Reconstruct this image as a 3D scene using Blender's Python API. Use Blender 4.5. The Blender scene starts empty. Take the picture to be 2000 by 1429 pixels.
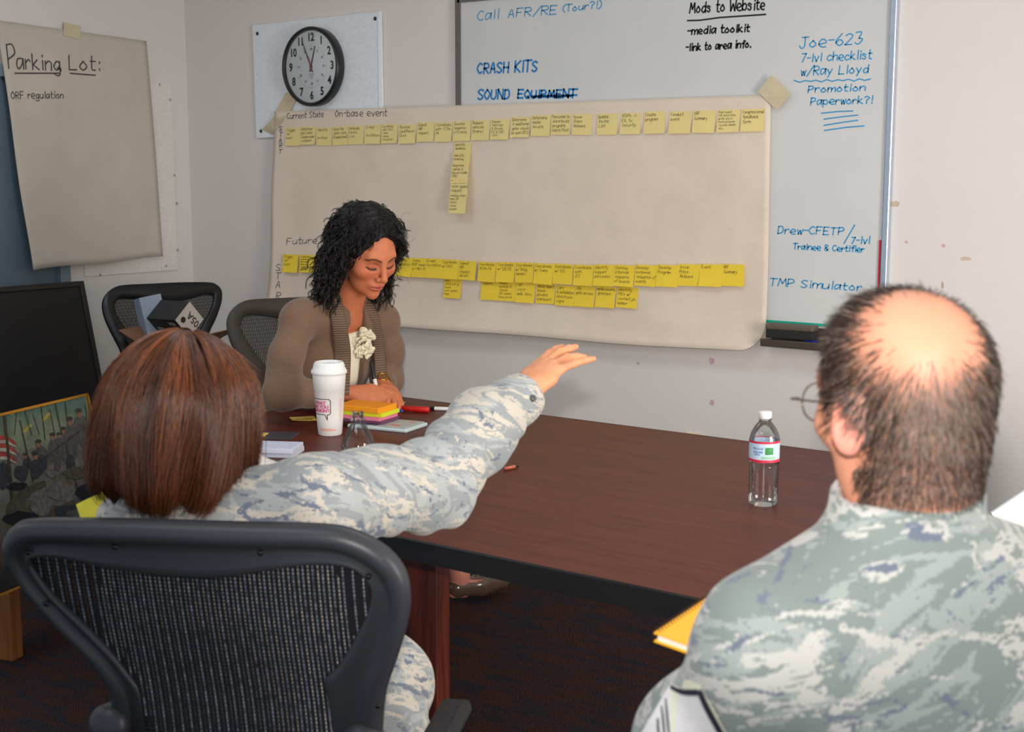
import bpy, bmesh, math, random
import numpy as np
from mathutils import Vector, Matrix, noise
random.seed(7)
SC = bpy.context.scene
COL = SC.collection
PI = math.pi

# ------------------------------------------------------------------ camera
FOC = 2670.0                      # focal length in pixels of the 2000 x 1429 frame
PITCH = math.atan(382 / FOC)
YAW = math.radians(36.3)
CAM = np.array([5.11, -4.34, 1.5])
RV = np.array([math.cos(YAW), math.sin(YAW), 0.0])
FV = np.array([-math.sin(YAW), math.cos(YAW), 0.0])
ZV = np.array([0.0, 0.0, 1.0])
cd = bpy.data.cameras.new('camera')
cam = bpy.data.objects.new('camera', cd)
COL.objects.link(cam)
cam.location = CAM
cam.rotation_euler = (PI / 2 - PITCH, 0, YAW)
cd.sensor_width = 36.0
cd.lens = FOC / 2000 * 36
cd.clip_start = 0.05
cd.dof.use_dof = True
cd.dof.focus_distance = 4.5
cd.dof.aperture_fstop = 9.0
SC.camera = cam

# ------------------------------------------------------------------ world, lights, exposure
SC.view_settings.view_transform = 'Standard'
SC.view_settings.look = 'None'
SC.view_settings.exposure = 0.0
SC.view_settings.gamma = 1.0
SC.view_settings.use_curve_mapping = False
wd = bpy.data.worlds.new('world')
SC.world = wd
wd.use_nodes = True
wd.node_tree.nodes['Background'].inputs[0].default_value = (0.80, 0.90, 1.0, 1)
wd.node_tree.nodes['Background'].inputs[1].default_value = 0.56


def add_light(name, kind, loc, target, energy, color, size=0.1, size_y=None):
    ld = bpy.data.lights.new(name, kind)
    ld.energy = energy
    ld.color = color
    if kind == 'AREA':
        ld.size = size
        if size_y:
            ld.shape = 'RECTANGLE'
            ld.size_y = size_y
    else:
        ld.shadow_soft_size = size
    o = bpy.data.objects.new(name, ld)
    COL.objects.link(o)
    o.location = loc
    o.rotation_euler = (Vector(target) - Vector(loc)).to_track_quat('-Z', 'Y').to_euler()
    return o


# the camera's own flash, just above the lens
fl = add_light('camera_flash', 'SPOT', tuple(CAM + ZV * 0.12 + FV * 0.02), (2.6, 0.0, 1.15), 190, (1.0, 0.94, 0.88), 0.022)
fl.data.spot_size = math.radians(60)
fl.data.spot_blend = 1.0
# ceiling fluorescent troffers of the room
for i, (lx, ly) in enumerate(((1.3, -1.7), (3.6, -1.7), (3.6, -3.9), (1.3, -3.9))):
    add_light('ceiling_lamp', 'AREA', (lx, ly, 2.66), (lx, ly, 0), 9, (0.90, 0.95, 1.0), 1.2, 0.6)

# daylight from the window on the room's far side, beyond the frame
add_light('window_daylight', 'AREA', (6.3, -2.1, 1.2), (2.6, -0.1, 1.0), 72, (1.0, 0.92, 0.84), 1.0, 1.3)


# ------------------------------------------------------------------ pixel / frame helpers
def ray(px, py):
    x = (px - 1000) / FOC
    y = -(py - 714.5) / FOC
    return RV * x + (FV * math.sin(PITCH) + ZV * math.cos(PITCH)) * y + FV * math.cos(PITCH) - ZV * math.sin(PITCH)


def on_back(px, py, Y=0.0):
    d = ray(px, py)
    return CAM + d * ((Y - CAM[1]) / d[1])


def on_left(px, py, X=0.04):
    d = ray(px, py)
    return CAM + d * ((X - CAM[0]) / d[0])


def on_level(px, py, z):
    d = ray(px, py)
    return CAM + d * ((z - CAM[2]) / d[2])


def at(px, py, depth):
    """the world point seen at a photo position, depth metres ahead of the camera"""
    d = ray(px, py)
    return CAM + d * (depth / float(d @ FV))


def cf(a, d, z):
    """room point from (metres right of, metres ahead of the camera, height)"""
    p = CAM + RV * a + FV * d
    return np.array([p[0], p[1], z])


# ------------------------------------------------------------------ object helpers
def tag(o, label=None, cat=None, group=None, kind=None):
    if label: o['label'] = label
    if cat: o['category'] = cat
    if group: o['group'] = group
    if kind: o['kind'] = kind
    return o


def empty(name, loc=(0, 0, 0), rotz=0.0, label=None, cat=None, group=None):
    o = bpy.data.objects.new(name, None)
    COL.objects.link(o)
    o.location = loc
    o.rotation_euler = (0, 0, rotz)
    o.empty_display_size = 0.05
    return tag(o, label, cat, group)


def mesh_obj(name, verts, faces, mats, parent=None, smooth=False, midx=None):
    me = bpy.data.meshes.new(name)
    me.from_pydata([tuple(map(float, v)) for v in verts], [], [tuple(map(int, f)) for f in faces])
    return finish(name, me, mats, parent, smooth, midx)


def finish(name, me, mats, parent=None, smooth=False, midx=None):
    if not isinstance(mats, (list, tuple)):
        mats = [mats]
    for m in mats:
        me.materials.append(m)
    if midx is not None:
        me.polygons.foreach_set('material_index', np.asarray(midx, dtype=np.int32))
    if smooth:
        me.polygons.foreach_set('use_smooth', np.ones(len(me.polygons), dtype=bool))
    me.update()
    o = bpy.data.objects.new(name, me)
    COL.objects.link(o)
    if parent is not None:
        o.parent = parent
    return o


class MB:
    """collects shapes in one mesh"""
    def __init__(self):
        self.v = []; self.f = []; self.m = []; self.s = []

    def add(self, verts, faces, mi=0):
        n = len(self.v)
        self.v.extend([tuple(map(float, p)) for p in verts])
        self.f.extend([tuple(int(i) + n for i in f) for f in faces])
        self.m.extend([mi] * len(faces))
        return self

    def box(self, c, s, mi=0, M=None):
        x, y, z = s[0] / 2, s[1] / 2, s[2] / 2
        vs = [(-x, -y, -z), (x, -y, -z), (x, y, -z), (-x, y, -z), (-x, -y, z), (x, -y, z), (x, y, z), (-x, y, z)]
        if M is not None:
            vs = [M @ Vector(v) for v in vs]
        vs = [(v[0] + c[0], v[1] + c[1], v[2] + c[2]) for v in vs]
        return self.add(vs, [(0, 3, 2, 1), (4, 5, 6, 7), (0, 1, 5, 4), (1, 2, 6, 5), (2, 3, 7, 6), (3, 0, 4, 7)], mi)

    def bbox(self, c, s, b=0.003, mi=0, M=None, seg=2):
        bm = bmesh.new()
        bmesh.ops.create_cube(bm, size=1.0)
        bmesh.ops.scale(bm, vec=s, verts=bm.verts)
        bmesh.ops.bevel(bm, geom=bm.edges[:], offset=b, segments=seg, affect='EDGES', profile=0.5)
        if M is not None:
            bmesh.ops.transform(bm, matrix=M.to_4x4(), verts=bm.verts)
        bmesh.ops.translate(bm, vec=c, verts=bm.verts)
        return self.take(bm, mi)

    def take(self, bm, mi=0):
        bm.verts.index_update()
        self.add([v.co[:] for v in bm.verts], [[v.index for v in f.verts] for f in bm.faces], mi)
        bm.free()
        return self

    def lathe(self, prof, c=(0, 0, 0), n=32, mi=0, M=None, a0=0.0, a1=2 * PI):
        full = abs(a1 - a0 - 2 * PI) < 1e-6
        k = n if full else n + 1
        vs = []; fs = []
        for (r, z) in prof:
            for i in range(k):
                a = a0 + (a1 - a0) * i / n
                p = Vector((r * math.cos(a), r * math.sin(a), z))
                if M is not None: p = M @ p
                vs.append((p[0] + c[0], p[1] + c[1], p[2] + c[2]))
        for j in range(len(prof) - 1):
            for i in range(n):
                i2 = (i + 1) % k
                fs.append((j * k + i, j * k + i2, (j + 1) * k + i2, (j + 1) * k + i))
        return self.add(vs, fs, mi)

    def tube(self, pts, r, n=8, mi=0, caps=True, flat=None):
        """a tube along pts; r a number or one radius per point; flat=(normal, ratio) squashes it along a normal"""
        P = [np.array(p, float) for p in pts]
        m = len(P)
        rr = [r] * m if not hasattr(r, '__len__') else list(r)
        vs = []; fs = []
        u = None
        for i in range(m):
            t = P[min(i + 1, m - 1)] - P[max(i - 1, 0)]
            t = t / (np.linalg.norm(t) + 1e-12)
            if flat is not None:
                nn = np.array(flat[0], float)
                w = np.cross(t, nn); w /= np.linalg.norm(w) + 1e-12
                nn = np.cross(w, t)
                e1, e2 = w, nn * flat[1]
            else:
                if u is None:
                    u = np.cross(t, [0.31, 0.17, 0.93])
                    if np.linalg.norm(u) < 1e-3: u = np.cross(t, [1, 0, 0])
                u = u - t * (u @ t)
                u /= np.linalg.norm(u) + 1e-12
                e1, e2 = u, np.cross(t, u)
            for k in range(n):
                a = 2 * PI * k / n
                vs.append(P[i] + (e1 * math.cos(a) + e2 * math.sin(a)) * rr[i])
        for i in range(m - 1):
            for k in range(n):
                k2 = (k + 1) % n
                fs.append((i * n + k, i * n + k2, (i + 1) * n + k2, (i + 1) * n + k))
        if caps:
            fs.append(tuple(range(n - 1, -1, -1)))
            fs.append(tuple((m - 1) * n + k for k in range(n)))
        return self.add(vs, fs, mi)

    def build(self, name, mats, parent=None, smooth=False):
        return mesh_obj(name, self.v, self.f, mats, parent, smooth, self.m)


def autosmooth(o, deg=35):
    me = o.data
    me.polygons.foreach_set('use_smooth', np.ones(len(me.polygons), dtype=bool))
    bm = bmesh.new(); bm.from_mesh(me)
    lim = math.radians(deg)
    for e in bm.edges:
        if len(e.link_faces) == 2 and e.calc_face_angle(0) > lim:
            e.smooth = False
    bm.to_mesh(me); bm.free()
    return o


# ------------------------------------------------------------------ materials
def lin(c):
    return tuple(((x / 255) / 12.92 if x / 255 <= 0.04045 else ((x / 255 + 0.055) / 1.055) ** 2.4) for x in c)


class NT:
    def __init__(self, name):
        self.mat = bpy.data.materials.new(name)
        self.mat.use_nodes = True
        self.t = self.mat.node_tree
        self.b = self.t.nodes['Principled BSDF']

    def n(self, typ, **kw):
        nd = self.t.nodes.new(typ)
        for k, v in kw.items():
            if k.startswith('i_'):
                key = k[2:]
                key = int(key) if key.isdigit() else key
                nd.inputs[key].default_value = v
            else:
                setattr(nd, k, v)
        return nd

    def l(self, a, b):
        self.t.links.new(a, b)

    def set(self, **kw):
        for k, v in kw.items():
            self.b.inputs[k.replace('_', ' ')].default_value = v
        return self

    def coord(self, kind='Object', scale=(1, 1, 1), rot=(0, 0, 0)):
        tc = self.n('ShaderNodeTexCoord')
        mp = self.n('ShaderNodeMapping')
        mp.inputs['Scale'].default_value = scale
        mp.inputs['Rotation'].default_value = rot
        self.l(tc.outputs[kind], mp.inputs[0])
        return mp.outputs[0]

    def noise(self, vec, scale, detail=3, rough=0.5, dist=0.0):
        nd = self.n('ShaderNodeTexNoise')
        nd.inputs['Scale'].default_value = scale
        nd.inputs['Detail'].default_value = detail
        nd.inputs['Roughness'].default_value = rough
        nd.inputs['Distortion'].default_value = dist
        if vec is not None: self.l(vec, nd.inputs['Vector'])
        return nd.outputs['Fac']

    def ramp(self, fac, stops, interp='LINEAR'):
        nd = self.n('ShaderNodeValToRGB')
        cr = nd.color_ramp
        cr.interpolation = interp
        while len(cr.elements) < len(stops): cr.elements.new(0.5)
        for e, (p, c) in zip(cr.elements, stops):
            e.position = p
            e.color = (*c, 1) if len(c) == 3 else c
        self.l(fac, nd.inputs[0])
        return nd.outputs[0]

    def mix(self, fac, a, b, mode='MIX'):
        nd = self.n('ShaderNodeMix', data_type='RGBA', blend_type=mode)
        for sock, v in ((nd.inputs[0], fac), (nd.inputs[6], a), (nd.inputs[7], b)):
            if hasattr(v, 'is_linked') or isinstance(v, bpy.types.NodeSocket): self.l(v, sock)
            elif isinstance(v, (int, float)): sock.default_value = v
            else: sock.default_value = (*v, 1) if len(v) == 3 else v
        return nd.outputs[2]

    def math(self, op, a, b=0.0):
        nd = self.n('ShaderNodeMath', operation=op)
        for sock, v in ((nd.inputs[0], a), (nd.inputs[1], b)):
            if isinstance(v, bpy.types.NodeSocket): self.l(v, sock)
            else: sock.default_value = v
        return nd.outputs[0]

    def base(self, c):
        self.l(c, self.b.inputs['Base Color'])
        return self

    def bump(self, h, strength=0.2, dist=0.002):
        nd = self.n('ShaderNodeBump')
        nd.inputs['Strength'].default_value = strength
        nd.inputs['Distance'].default_value = dist
        self.l(h, nd.inputs['Height'])
        self.l(nd.outputs[0], self.b.inputs['Normal'])
        return self


_mc = {}
def flat(name, rgb, rough=0.5, metal=0.0, spec=0.5, var=0.06, scale=60.0, bump=0.0, **kw):
    """a plain material: slight procedural mottling round one colour (sRGB 0-255)"""
    key = name
    if key in _mc: return _mc[key]
    t = NT(name)
    c = lin(rgb)
    if var > 0:
        f = t.noise(t.coord(), scale, 3)
        t.base(t.ramp(f, [(0.25, tuple(x * (1 - var) for x in c)), (0.75, tuple(min(1, x * (1 + var)) for x in c))]))
        if bump > 0: t.bump(f, bump)
    else:
        t.b.inputs['Base Color'].default_value = (*c, 1)
    t.set(Roughness=rough, Metallic=metal, **{'Specular_IOR_Level': spec})
    t.set(**kw)
    _mc[key] = t.mat
    return t.mat


def glass(name, tint=(0.96, 0.97, 0.97), alpha=0.08, rough=0.04):
    t = NT(name)
    fr = t.n('ShaderNodeFresnel', i_IOR=1.45)
    tr_ = t.n('ShaderNodeBsdfTransparent'); tr_.inputs[0].default_value = (*tint, 1)
    gl_ = t.n('ShaderNodeBsdfGlossy'); gl_.inputs['Roughness'].default_value = rough
    mx = t.n('ShaderNodeMixShader')
    t.l(t.math('ADD', t.math('MULTIPLY', fr.outputs[0], 0.8), 0.035), mx.inputs[0]); t.l(tr_.outputs[0], mx.inputs[1]); t.l(gl_.outputs[0], mx.inputs[2])
    t.t.nodes.remove(t.b); t.l(mx.outputs[0], t.t.nodes['Material Output'].inputs[0])
    return t.mat
# ------------------------------------------------------------------ hand lettering: strokes on a 3..b grid (x digit, y hex digit, baseline 3)
GL = {
'A':"03 2b 43;16 36",'B':"0b 03;0b 3b 39 07;07 38 44 03",'C':"4a 2b 08 06 23 44",'D':"0b 03;0b 3b 47 34 03",'E':"0b 4b;0b 03;03 43;07 37",
'F':"0b 4b;0b 03;07 37",'G':"4a 2b 08 06 23 44 46;26 46",'H':"0b 03;4b 43;07 47",'I':"13 1b",'J':"1b 5b;3b 34 13 05",'K':"0b 03;4b 07;07 43",
'L':"0b 03;03 43",'M':"03 1b;1b 36;36 5b;5b 63",'N':"03 0b;0b 43;43 4b",'O':"2b 08 06 23 46 48 2b",'P':"0b 03;0b 3b 48 06",'Q':"2b 08 06 23 46 48 2b;25 43",
'R':"0b 03;0b 3b 48 07;17 43",'S':"4a 2b 09 27 45 23 04",'T':"0b 5b;2b 23",'U':"0b 05 23 45 4b",'V':"0b 23;23 4b",'W':"0b 13;13 38;38 53;53 6b",
'X':"0b 43;4b 03",'Y':"0b 27;4b 27;27 23",'Z':"0b 4b;4b 03;03 43",
'a':"48 18 05 13 35 48;48 43",'b':"0b 03;06 28 46 33 04",'c':"47 28 05 23 44",'d':"47 28 05 23 45;4b 43",'e':"05 46 38 18 05 23 43",'f':"4a 3b 2a 23;08 38",
'g':"47 28 05 23 46;48 41 20 01",'h':"0b 03;06 28 47 43",'i':"18 13;1a 1b",'j':"28 21 00;2a 2b",'k':"0b 03;38 05;15 43",'l':"1b 13",
'm':"08 03;06 18 37 33;36 58 67 63",'n':"08 03;06 28 47 43",'o':"28 05 23 45 28",'p':"08 00;07 28 46 33 04",'q':"47 28 05 23 45;48 40",'r':"08 03;06 28 37",
's':"37 18 07 35 23 04",'t':"1b 14 23 33;08 38",'u':"08 04 23 45;48 43",'v':"08 23;23 48",'w':"08 13;13 27;27 33;33 48",'x':"08 43;48 03",
'y':"08 24;48 10",'z':"08 48;48 03;03 43",
'0':"2b 08 06 23 46 48 2b",'1':"19 2b 23",'2':"0a 2b 49 03;03 43",'3':"0b 3b 27;27 46 23 04",'4':"3b 06;06 46;3b 33",'5':"4b 0b;0b 07;07 37 45 23 04",
'6':"3b 06 23 45 27 05",'7':"0b 4b;4b 13",'8':"27 09 2b 49 27 05 23 45 27",'9':"47 08 2b 49 43",
'-':"07 37",':':"17 18;13 14",'/':"02 5c",'(':"2c 09 05 22",')':"0c 29 25 02",'?':"0a 2b 49 27 25;23 24",'!':"1b 16;13 14",'.':"13 14",'&':"43 09 2b 39 05 23 46",
'>':"09 46;46 03",',':"14 02","'":"1b 19",'+':"06 46;28 24",'"':"0b 09;2b 29",'~':"06 18 36 48"}
WID = {'M': 7, 'W': 7, 'm': 7, 'w': 5, 'i': 2.6, 'l': 2.6, 'I': 2.6, '.': 2.4, ',': 2.4, ':': 2.6, '!': 2.6, "'": 2.2, '1': 3.6, 't': 4.2, 'r': 4.4, 'f': 4.4, 'j': 3.6,
       '-': 4.4, '(': 3, ')': 3, 'J': 6, 'T': 6, '/': 5.5, ' ': 4.0}


def smooth_line(p, k=4):
    """Catmull-Rom through the points"""
    if len(p) < 3: return [np.array(q, float) for q in p]
    P = [np.array(q, float) for q in p]
    P = [2 * P[0] - P[1]] + P + [2 * P[-1] - P[-2]]
    out = []
    for i in range(1, len(P) - 2):
        for j in range(k):
            t = j / k
            a, b, c, d = P[i - 1], P[i], P[i + 1], P[i + 2]
            out.append(0.5 * (2 * b + (c - a) * t + (2 * a - 5 * b + 4 * c - d) * t * t + (3 * b - a - 3 * c + d) * t ** 3))
    out.append(P[-2])
    return out


_strokes = {}
def glyph(ch):
    if ch not in _strokes:
        out = []
        for s in GL.get(ch, '').split(';'):
            pts = [(int(t[0]), int(t[1], 16) - 3) for t in s.split()]
            if len(pts) > 1: out.append(smooth_line(pts))
        _strokes[ch] = out
    return _strokes[ch]


def write(text, x, y, h, w=None, slope=0.0, rng=None, shear=0.08, track=1.0, jit=0.25):
    """stroke polylines (list of 2-D point lists) for a line of handwriting; h = cap height; w = width to fit"""
    rng = rng or random
    u = h / 8.0
    lines = []; cx = 0.0
    for ch in text:
        dy = rng.uniform(-jit, jit); sc = 1 + rng.uniform(-0.07, 0.07)
        for st in glyph(ch):
            lines.append([((cx + p[0] * sc + shear * p[1]), p[1] * sc + dy) for p in st])
        cx += (WID.get(ch, 5.6)) * track
    fx = (w / (cx * u)) if w else 1.0
    return [[(x + q[0] * u * fx, y + q[1] * u + q[0] * u * fx * slope) for q in l] for l in lines]


def ribbons(mb, lines, width, to3, mi=0):
    """flat ink ribbons along 2-D polylines, mapped to the surface by to3(x, y)"""
    hw = width / 2
    for l in lines:
        P = [np.array(q, float) for q in l]
        # butt ends pushed out a little so that strokes read as pen strokes
        n = len(P)
        if n < 2: continue
        t0 = P[0] - P[1]; t0 /= np.linalg.norm(t0) + 1e-9
        t1 = P[-1] - P[-2]; t1 /= np.linalg.norm(t1) + 1e-9
        P[0] = P[0] + t0 * hw * 0.8; P[-1] = P[-1] + t1 * hw * 0.8
        vs = []
        for i in range(n):
            t = P[min(i + 1, n - 1)] - P[max(i - 1, 0)]
            t /= np.linalg.norm(t) + 1e-9
            nn = np.array([-t[1], t[0]]) * hw
            vs.append(to3(*(P[i] + nn))); vs.append(to3(*(P[i] - nn)))
        mb.add(vs, [(2 * i, 2 * i + 1, 2 * i + 3, 2 * i + 2) for i in range(n - 1)], mi)


def print_text(text, size, mat, name, parent, M, align='CENTER', bold=0.0, depth=0.0):
    """printed lettering from Blender's own font, as a mesh; M takes it from its xy plane to its place"""
    cu = bpy.data.curves.new('tmp_font', 'FONT')
    cu.body = text; cu.size = size; cu.align_x = align; cu.align_y = 'CENTER'; cu.offset = bold; cu.extrude = depth
    cu.resolution_u = 3
    o = bpy.data.objects.new('tmp_font', cu)
    COL.objects.link(o)
    dg = bpy.context.evaluated_depsgraph_get()
    me = bpy.data.meshes.new_from_object(o.evaluated_get(dg))
    bpy.data.objects.remove(o); bpy.data.curves.remove(cu)
    me.transform(M) if isinstance(M, Matrix) else None
    if callable(M) and not isinstance(M, Matrix):
        for v in me.vertices: v.co = M(v.co.x, v.co.y)
    me.materials.clear()
    if name is None: return me
    return finish(name, me, mat, parent)
# ------------------------------------------------------------------ room shell
LX = 0.04                                      # the left wall's face
def wall_mat(name, rgb, stains=()):
    t = NT(name)
    co = t.coord()
    f = t.noise(co, 1.3, 4, 0.6)
    c = lin(rgb)
    col = t.ramp(f, [(0.3, tuple(x * 0.965 for x in c)), (0.7, tuple(min(1, x * 1.02) for x in c))])
    for (p, r, rgb2, sq) in stains:               # old tape residue and pen spots on the paint
        tc = t.n('ShaderNodeTexCoord')
        mp = t.n('ShaderNodeMapping', vector_type='POINT')
        mp.inputs['Location'].default_value = (-p[0] / r, 0, -p[2] * sq / r)
        mp.inputs['Scale'].default_value = (1 / r, 0.0, sq / r)
        t.l(tc.outputs['Object'], mp.inputs[0])
        ln = t.n('ShaderNodeVectorMath', operation='LENGTH'); t.l(mp.outputs[0], ln.inputs[0])
        nz = t.noise(co, 70, 2)
        d = t.math('ADD', ln.outputs['Value'], t.math('MULTIPLY', nz, 1.1))
        m = t.math('LESS_THAN', d, 1.25)
        col = t.mix(t.math('MULTIPLY', m, 0.55), col, lin(rgb2))
    t.base(col).bump(t.noise(co, 260, 2), 0.12, 0.001)
    t.set(Roughness=0.6, Specular_IOR_Level=0.3)
    return t.mat

stains = []
for px, py, r, c, q in ((1748, 398, 0.022, (175, 135, 85), 1.6), (1885, 505, 0.026, (190, 150, 95), 3.0), (1841, 556, 0.008, (150, 110, 60), 0.6),
                        (1390, 705, 0.016, (190, 120, 160), 0.9), (1390, 786, 0.014, (180, 100, 150), 1.0), (1246, 709, 0.008, (150, 120, 130), 1), (1770, 472, 0.008, (190, 120, 110), 1), (1843, 480, 0.009, (190, 120, 110), 1)):
    stains.append((on_back(px, py), r, c, q))
W_WALL = wall_mat('painted_wall_off_white', (222, 216, 212), stains)
W_WALL2 = wall_mat('painted_side_wall', (222, 217, 213))

def slab(name, lo, hi, mat):
    c = [(a + b) / 2 for a, b in zip(lo, hi)]; s = [b - a for a, b in zip(lo, hi)]
    return tag(MB().box(c, s).build(name, mat), kind='structure')
slab('wall_back', (LX - 0.1, 0, 0), (6.6, 0.1, 2.7), W_WALL)
DOOR_Y = -0.697                                # door edge on the left wall
slab('wall_left', (LX - 0.1, DOOR_Y, 0), (LX, 0, 2.7), W_WALL2)
slab('wall_left', (LX - 0.1, -4.2, 1.93), (LX, DOOR_Y, 2.7), W_WALL2)
slab('wall_left', (LX - 0.1, -4.2, 0), (LX, DOOR_Y - 0.94, 1.93), W_WALL2)
slab('ceiling', (LX - 0.1, -5.2, 2.7), (6.6, 0.1, 2.76), flat('ceiling_tile_white', (225, 225, 220), 0.9))

# carpet: dark mix of charcoal, navy and rust flecks
t = NT('carpet_flecked_brown')
co = t.coord()
co2 = t.coord('Object', (190, 620, 190), (0, 0, 0.63))
f1 = t.noise(co2, 1.0, 2, 0.7)
f2 = t.noise(co, 420, 2, 0.7)
f3 = t.noise(t.coord('Object', (6, 22, 6), (0, 0, 0.63)), 1.0, 3, 0.6)
col = t.ramp(f1, [(0.30, lin((14, 16, 26))), (0.42, lin((34, 32, 38))), (0.50, lin((52, 40, 36))), (0.58, lin((140, 80, 52))), (0.66, lin((92, 88, 100))), (0.76, lin((170, 116, 82)))])
col2 = t.ramp(f1, [(0.30, lin((10, 14, 26))), (0.45, lin((30, 34, 46))), (0.55, lin((64, 64, 80))), (0.68, lin((112, 98, 100)))])
col = t.mix(t.ramp(f3, [(0.42, (0, 0, 0)), (0.6, (1, 1, 1))]), col, col2)
t.base(t.mix(t.math('MULTIPLY', f2, 0.5), col, lin((16, 14, 16)), 'MIX'))
t.bump(t.math('ADD', f1, f2), 0.8, 0.006).set(Roughness=0.95, Specular_IOR_Level=0.1)
slab('floor', (LX - 0.1, -5.2, -0.05), (6.6, 0.1, 0.0), t.mat)
BASE = flat('baseboard_dark_rubber', (52, 44, 42), 0.5)
slab('baseboard_back', (LX, -0.012, 0), (6.6, 0.0, 0.1), BASE)
slab('baseboard_left', (LX, DOOR_Y, 0), (LX + 0.012, -0.012, 0.1), BASE)
DOORB = flat('door_blue_grey_paint', (92, 110, 124), 0.4, var=0.04, scale=8)
dm = MB().box((LX - 0.03, DOOR_Y - 0.47, 0.95), (0.05, 0.84, 1.90))
door = tag(dm.build('door_1', DOORB), kind='structure')
fm = MB().box((LX + 0.004, DOOR_Y - 0.025, 0.965), (0.03, 0.05, 1.93)).box((LX + 0.004, DOOR_Y - 0.47, 1.905), (0.03, 0.94, 0.05)).box((LX + 0.004, DOOR_Y - 0.915, 0.965), (0.03, 0.05, 1.93))
fm.build('door_frame', flat('door_frame_blue_grey', (112, 128, 140), 0.4, var=0.04), door)
MB().lathe([(0.0, 0.05), (0.024, 0.046), (0.028, 0.03), (0.012, 0.012), (0.03, 0.0)], (LX - 0.005, DOOR_Y - 0.84, 0.98), 20, 0, Matrix.Rotation(PI / 2, 3, 'Y')).build('door_handle', flat('brushed_steel', (190, 190, 195), 0.3, 1.0), door, True)

# ------------------------------------------------------------------ things on the back wall
INK_BLACK = flat('black_marker_ink', (22, 22, 26), 0.5, var=0)
INK_BLUE = flat('blue_marker_ink', (30, 122, 190), 0.5, var=0.1)
INK_BLUE2 = flat('light_blue_marker_ink', (52, 148, 200), 0.5, var=0.1)
INK_PENCIL = flat('thin_dark_pen_ink', (70, 64, 66), 0.6, var=0)
SCREW = flat('screw_head', (70, 70, 72), 0.35, 0.9)

def wall_lines(text, x0, y0, x1, y1, hpx, **k):
    a = on_back(x0, y0); b = on_back(x1, y1); c = on_back(x0, y0 - hpx)
    w = b[0] - a[0]
    return write(text, a[0], a[2], c[2] - a[2], w, (b[2] - a[2]) / w, **k)
def px_line(*pts):
    return [tuple(on_back(*p)[[0, 2]]) for p in pts]

# whiteboard
BX0, BX1, BZ0, BZ1 = 1.672, 3.437, 0.985, 2.155
bt = NT('whiteboard_enamel')
bf = bt.noise(bt.coord(), 2.2, 4, 0.6)
bt.base(bt.ramp(bf, [(0.3, lin((204, 206, 206))), (0.7, lin((214, 214, 212)))]))
bt.set(Roughness=0.34, Specular_IOR_Level=0.35)
board = empty('whiteboard', ((BX0 + BX1) / 2, 0, BZ0), 0, 'wall whiteboard with blue and black handwriting, half covered by the brown paper', 'whiteboard')
def child_world(o, parent):
    """keep an object's coordinates in room space under a parent placed in the room"""
    bpy.context.view_layer.update()
    o.parent = parent
    o.matrix_parent_inverse = parent.matrix_world.inverted()
    return o
child_world(MB().box(((BX0 + BX1) / 2, -0.008, (BZ0 + BZ1) / 2), (BX1 - BX0, 0.014, BZ1 - BZ0)).build('writing_surface', bt.mat), board)
FR_D = flat('board_frame_taupe', (112, 104, 98), 0.45, 0.3)
FR_S = flat('board_frame_silver', (196, 206, 220), 0.28, 0.85)
child_world(MB().box((BX0, -0.012, (BZ0 + BZ1) / 2), (0.022, 0.024, BZ1 - BZ0 + 0.03)).box(((BX0 + BX1) / 2, -0.012, BZ1 + 0.006), (BX1 - BX0, 0.024, 0.02)).build('dark_frame', FR_D), board)
child_world(MB().bbox((BX1 + 0.008, -0.013, (BZ0 + BZ1) / 2), (0.024, 0.026, BZ1 - BZ0 + 0.03), 0.004).build('silver_frame', FR_S), board)['label'] = 'shiny silver frame'
child_world(MB().box(((BX0 + BX1) / 2, -0.012, BZ0 - 0.002), (BX1 - BX0, 0.022, 0.008)).build('green_strip', flat('green_edge_strip', (20, 168, 140), 0.4)), board)
r0 = on_back(1716, 468)[2]
child_world(MB().box((BX1 - 0.009, -0.018, (r0 + BZ0) / 2), (0.006, 0.006, r0 - BZ0)).build('red_strip', flat('red_edge_strip', (196, 40, 62), 0.4)), board)
tr = MB()
tr.box((3.245, -0.004, 0.938), (0.40, 0.008, 0.062)).box((3.245, -0.044, 0.910), (0.40, 0.088, 0.008)).bbox((3.245, -0.09, 0.918), (0.40, 0.012, 0.026), 0.004)
child_world(tr.build('marker_tray', flat('tray_dark_bronze', (82, 72, 62), 0.5, 0.35)), board)
INKY = -0.0157
rg = random.Random(3)
def board_text(name, mat, specs, wid, extra=()):
    mb = MB()
    L = []
    for s in specs: L += wall_lines(*s, rng=rg)
    L += list(extra)
    ribbons(mb, L, wid, lambda x, z: (x, INKY, z))
    return child_world(mb.build(name, mat), board)
board_text('blue_writing', INK_BLUE2, [('Call', 937, 41, 982, 36, 18), ('AFR/RE', 997, 35, 1095, 28, 16), ('(Tour?!)', 1104, 24, 1180, 16, 13)], 0.0042)
strike = [px_line((1043, 188), (1080, 187), (1131, 186)), px_line((1046, 190), (1090, 189), (1120, 188))]
board_text('bold_blue_writing', INK_BLUE, [('CRASH KITS', 937, 144, 1057, 140, 20), ('SOUND', 938, 195, 1003, 193, 18), ('EQUIPMENT', 1016, 192, 1132, 191, 15)], 0.0075, strike)
board_text('black_writing', INK_BLACK, [('Mods to Website', 1351, 26, 1500, 19, 20), ('-media toolkit', 1347, 68, 1470, 62, 14), ('-link to area info.', 1344, 100, 1472, 93, 14)], 0.0056,
           [px_line((1347, 41), (1370, 40.5), (1410, 35), (1499, 29))])
sq = []
for i in range(15): sq.append((1555 + i * 10.6, 159 - i * 0.27 + (3 if i % 2 else -1.5) * (0.4 + 0.6 * math.cos(i * .55) ** 2)))
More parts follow.
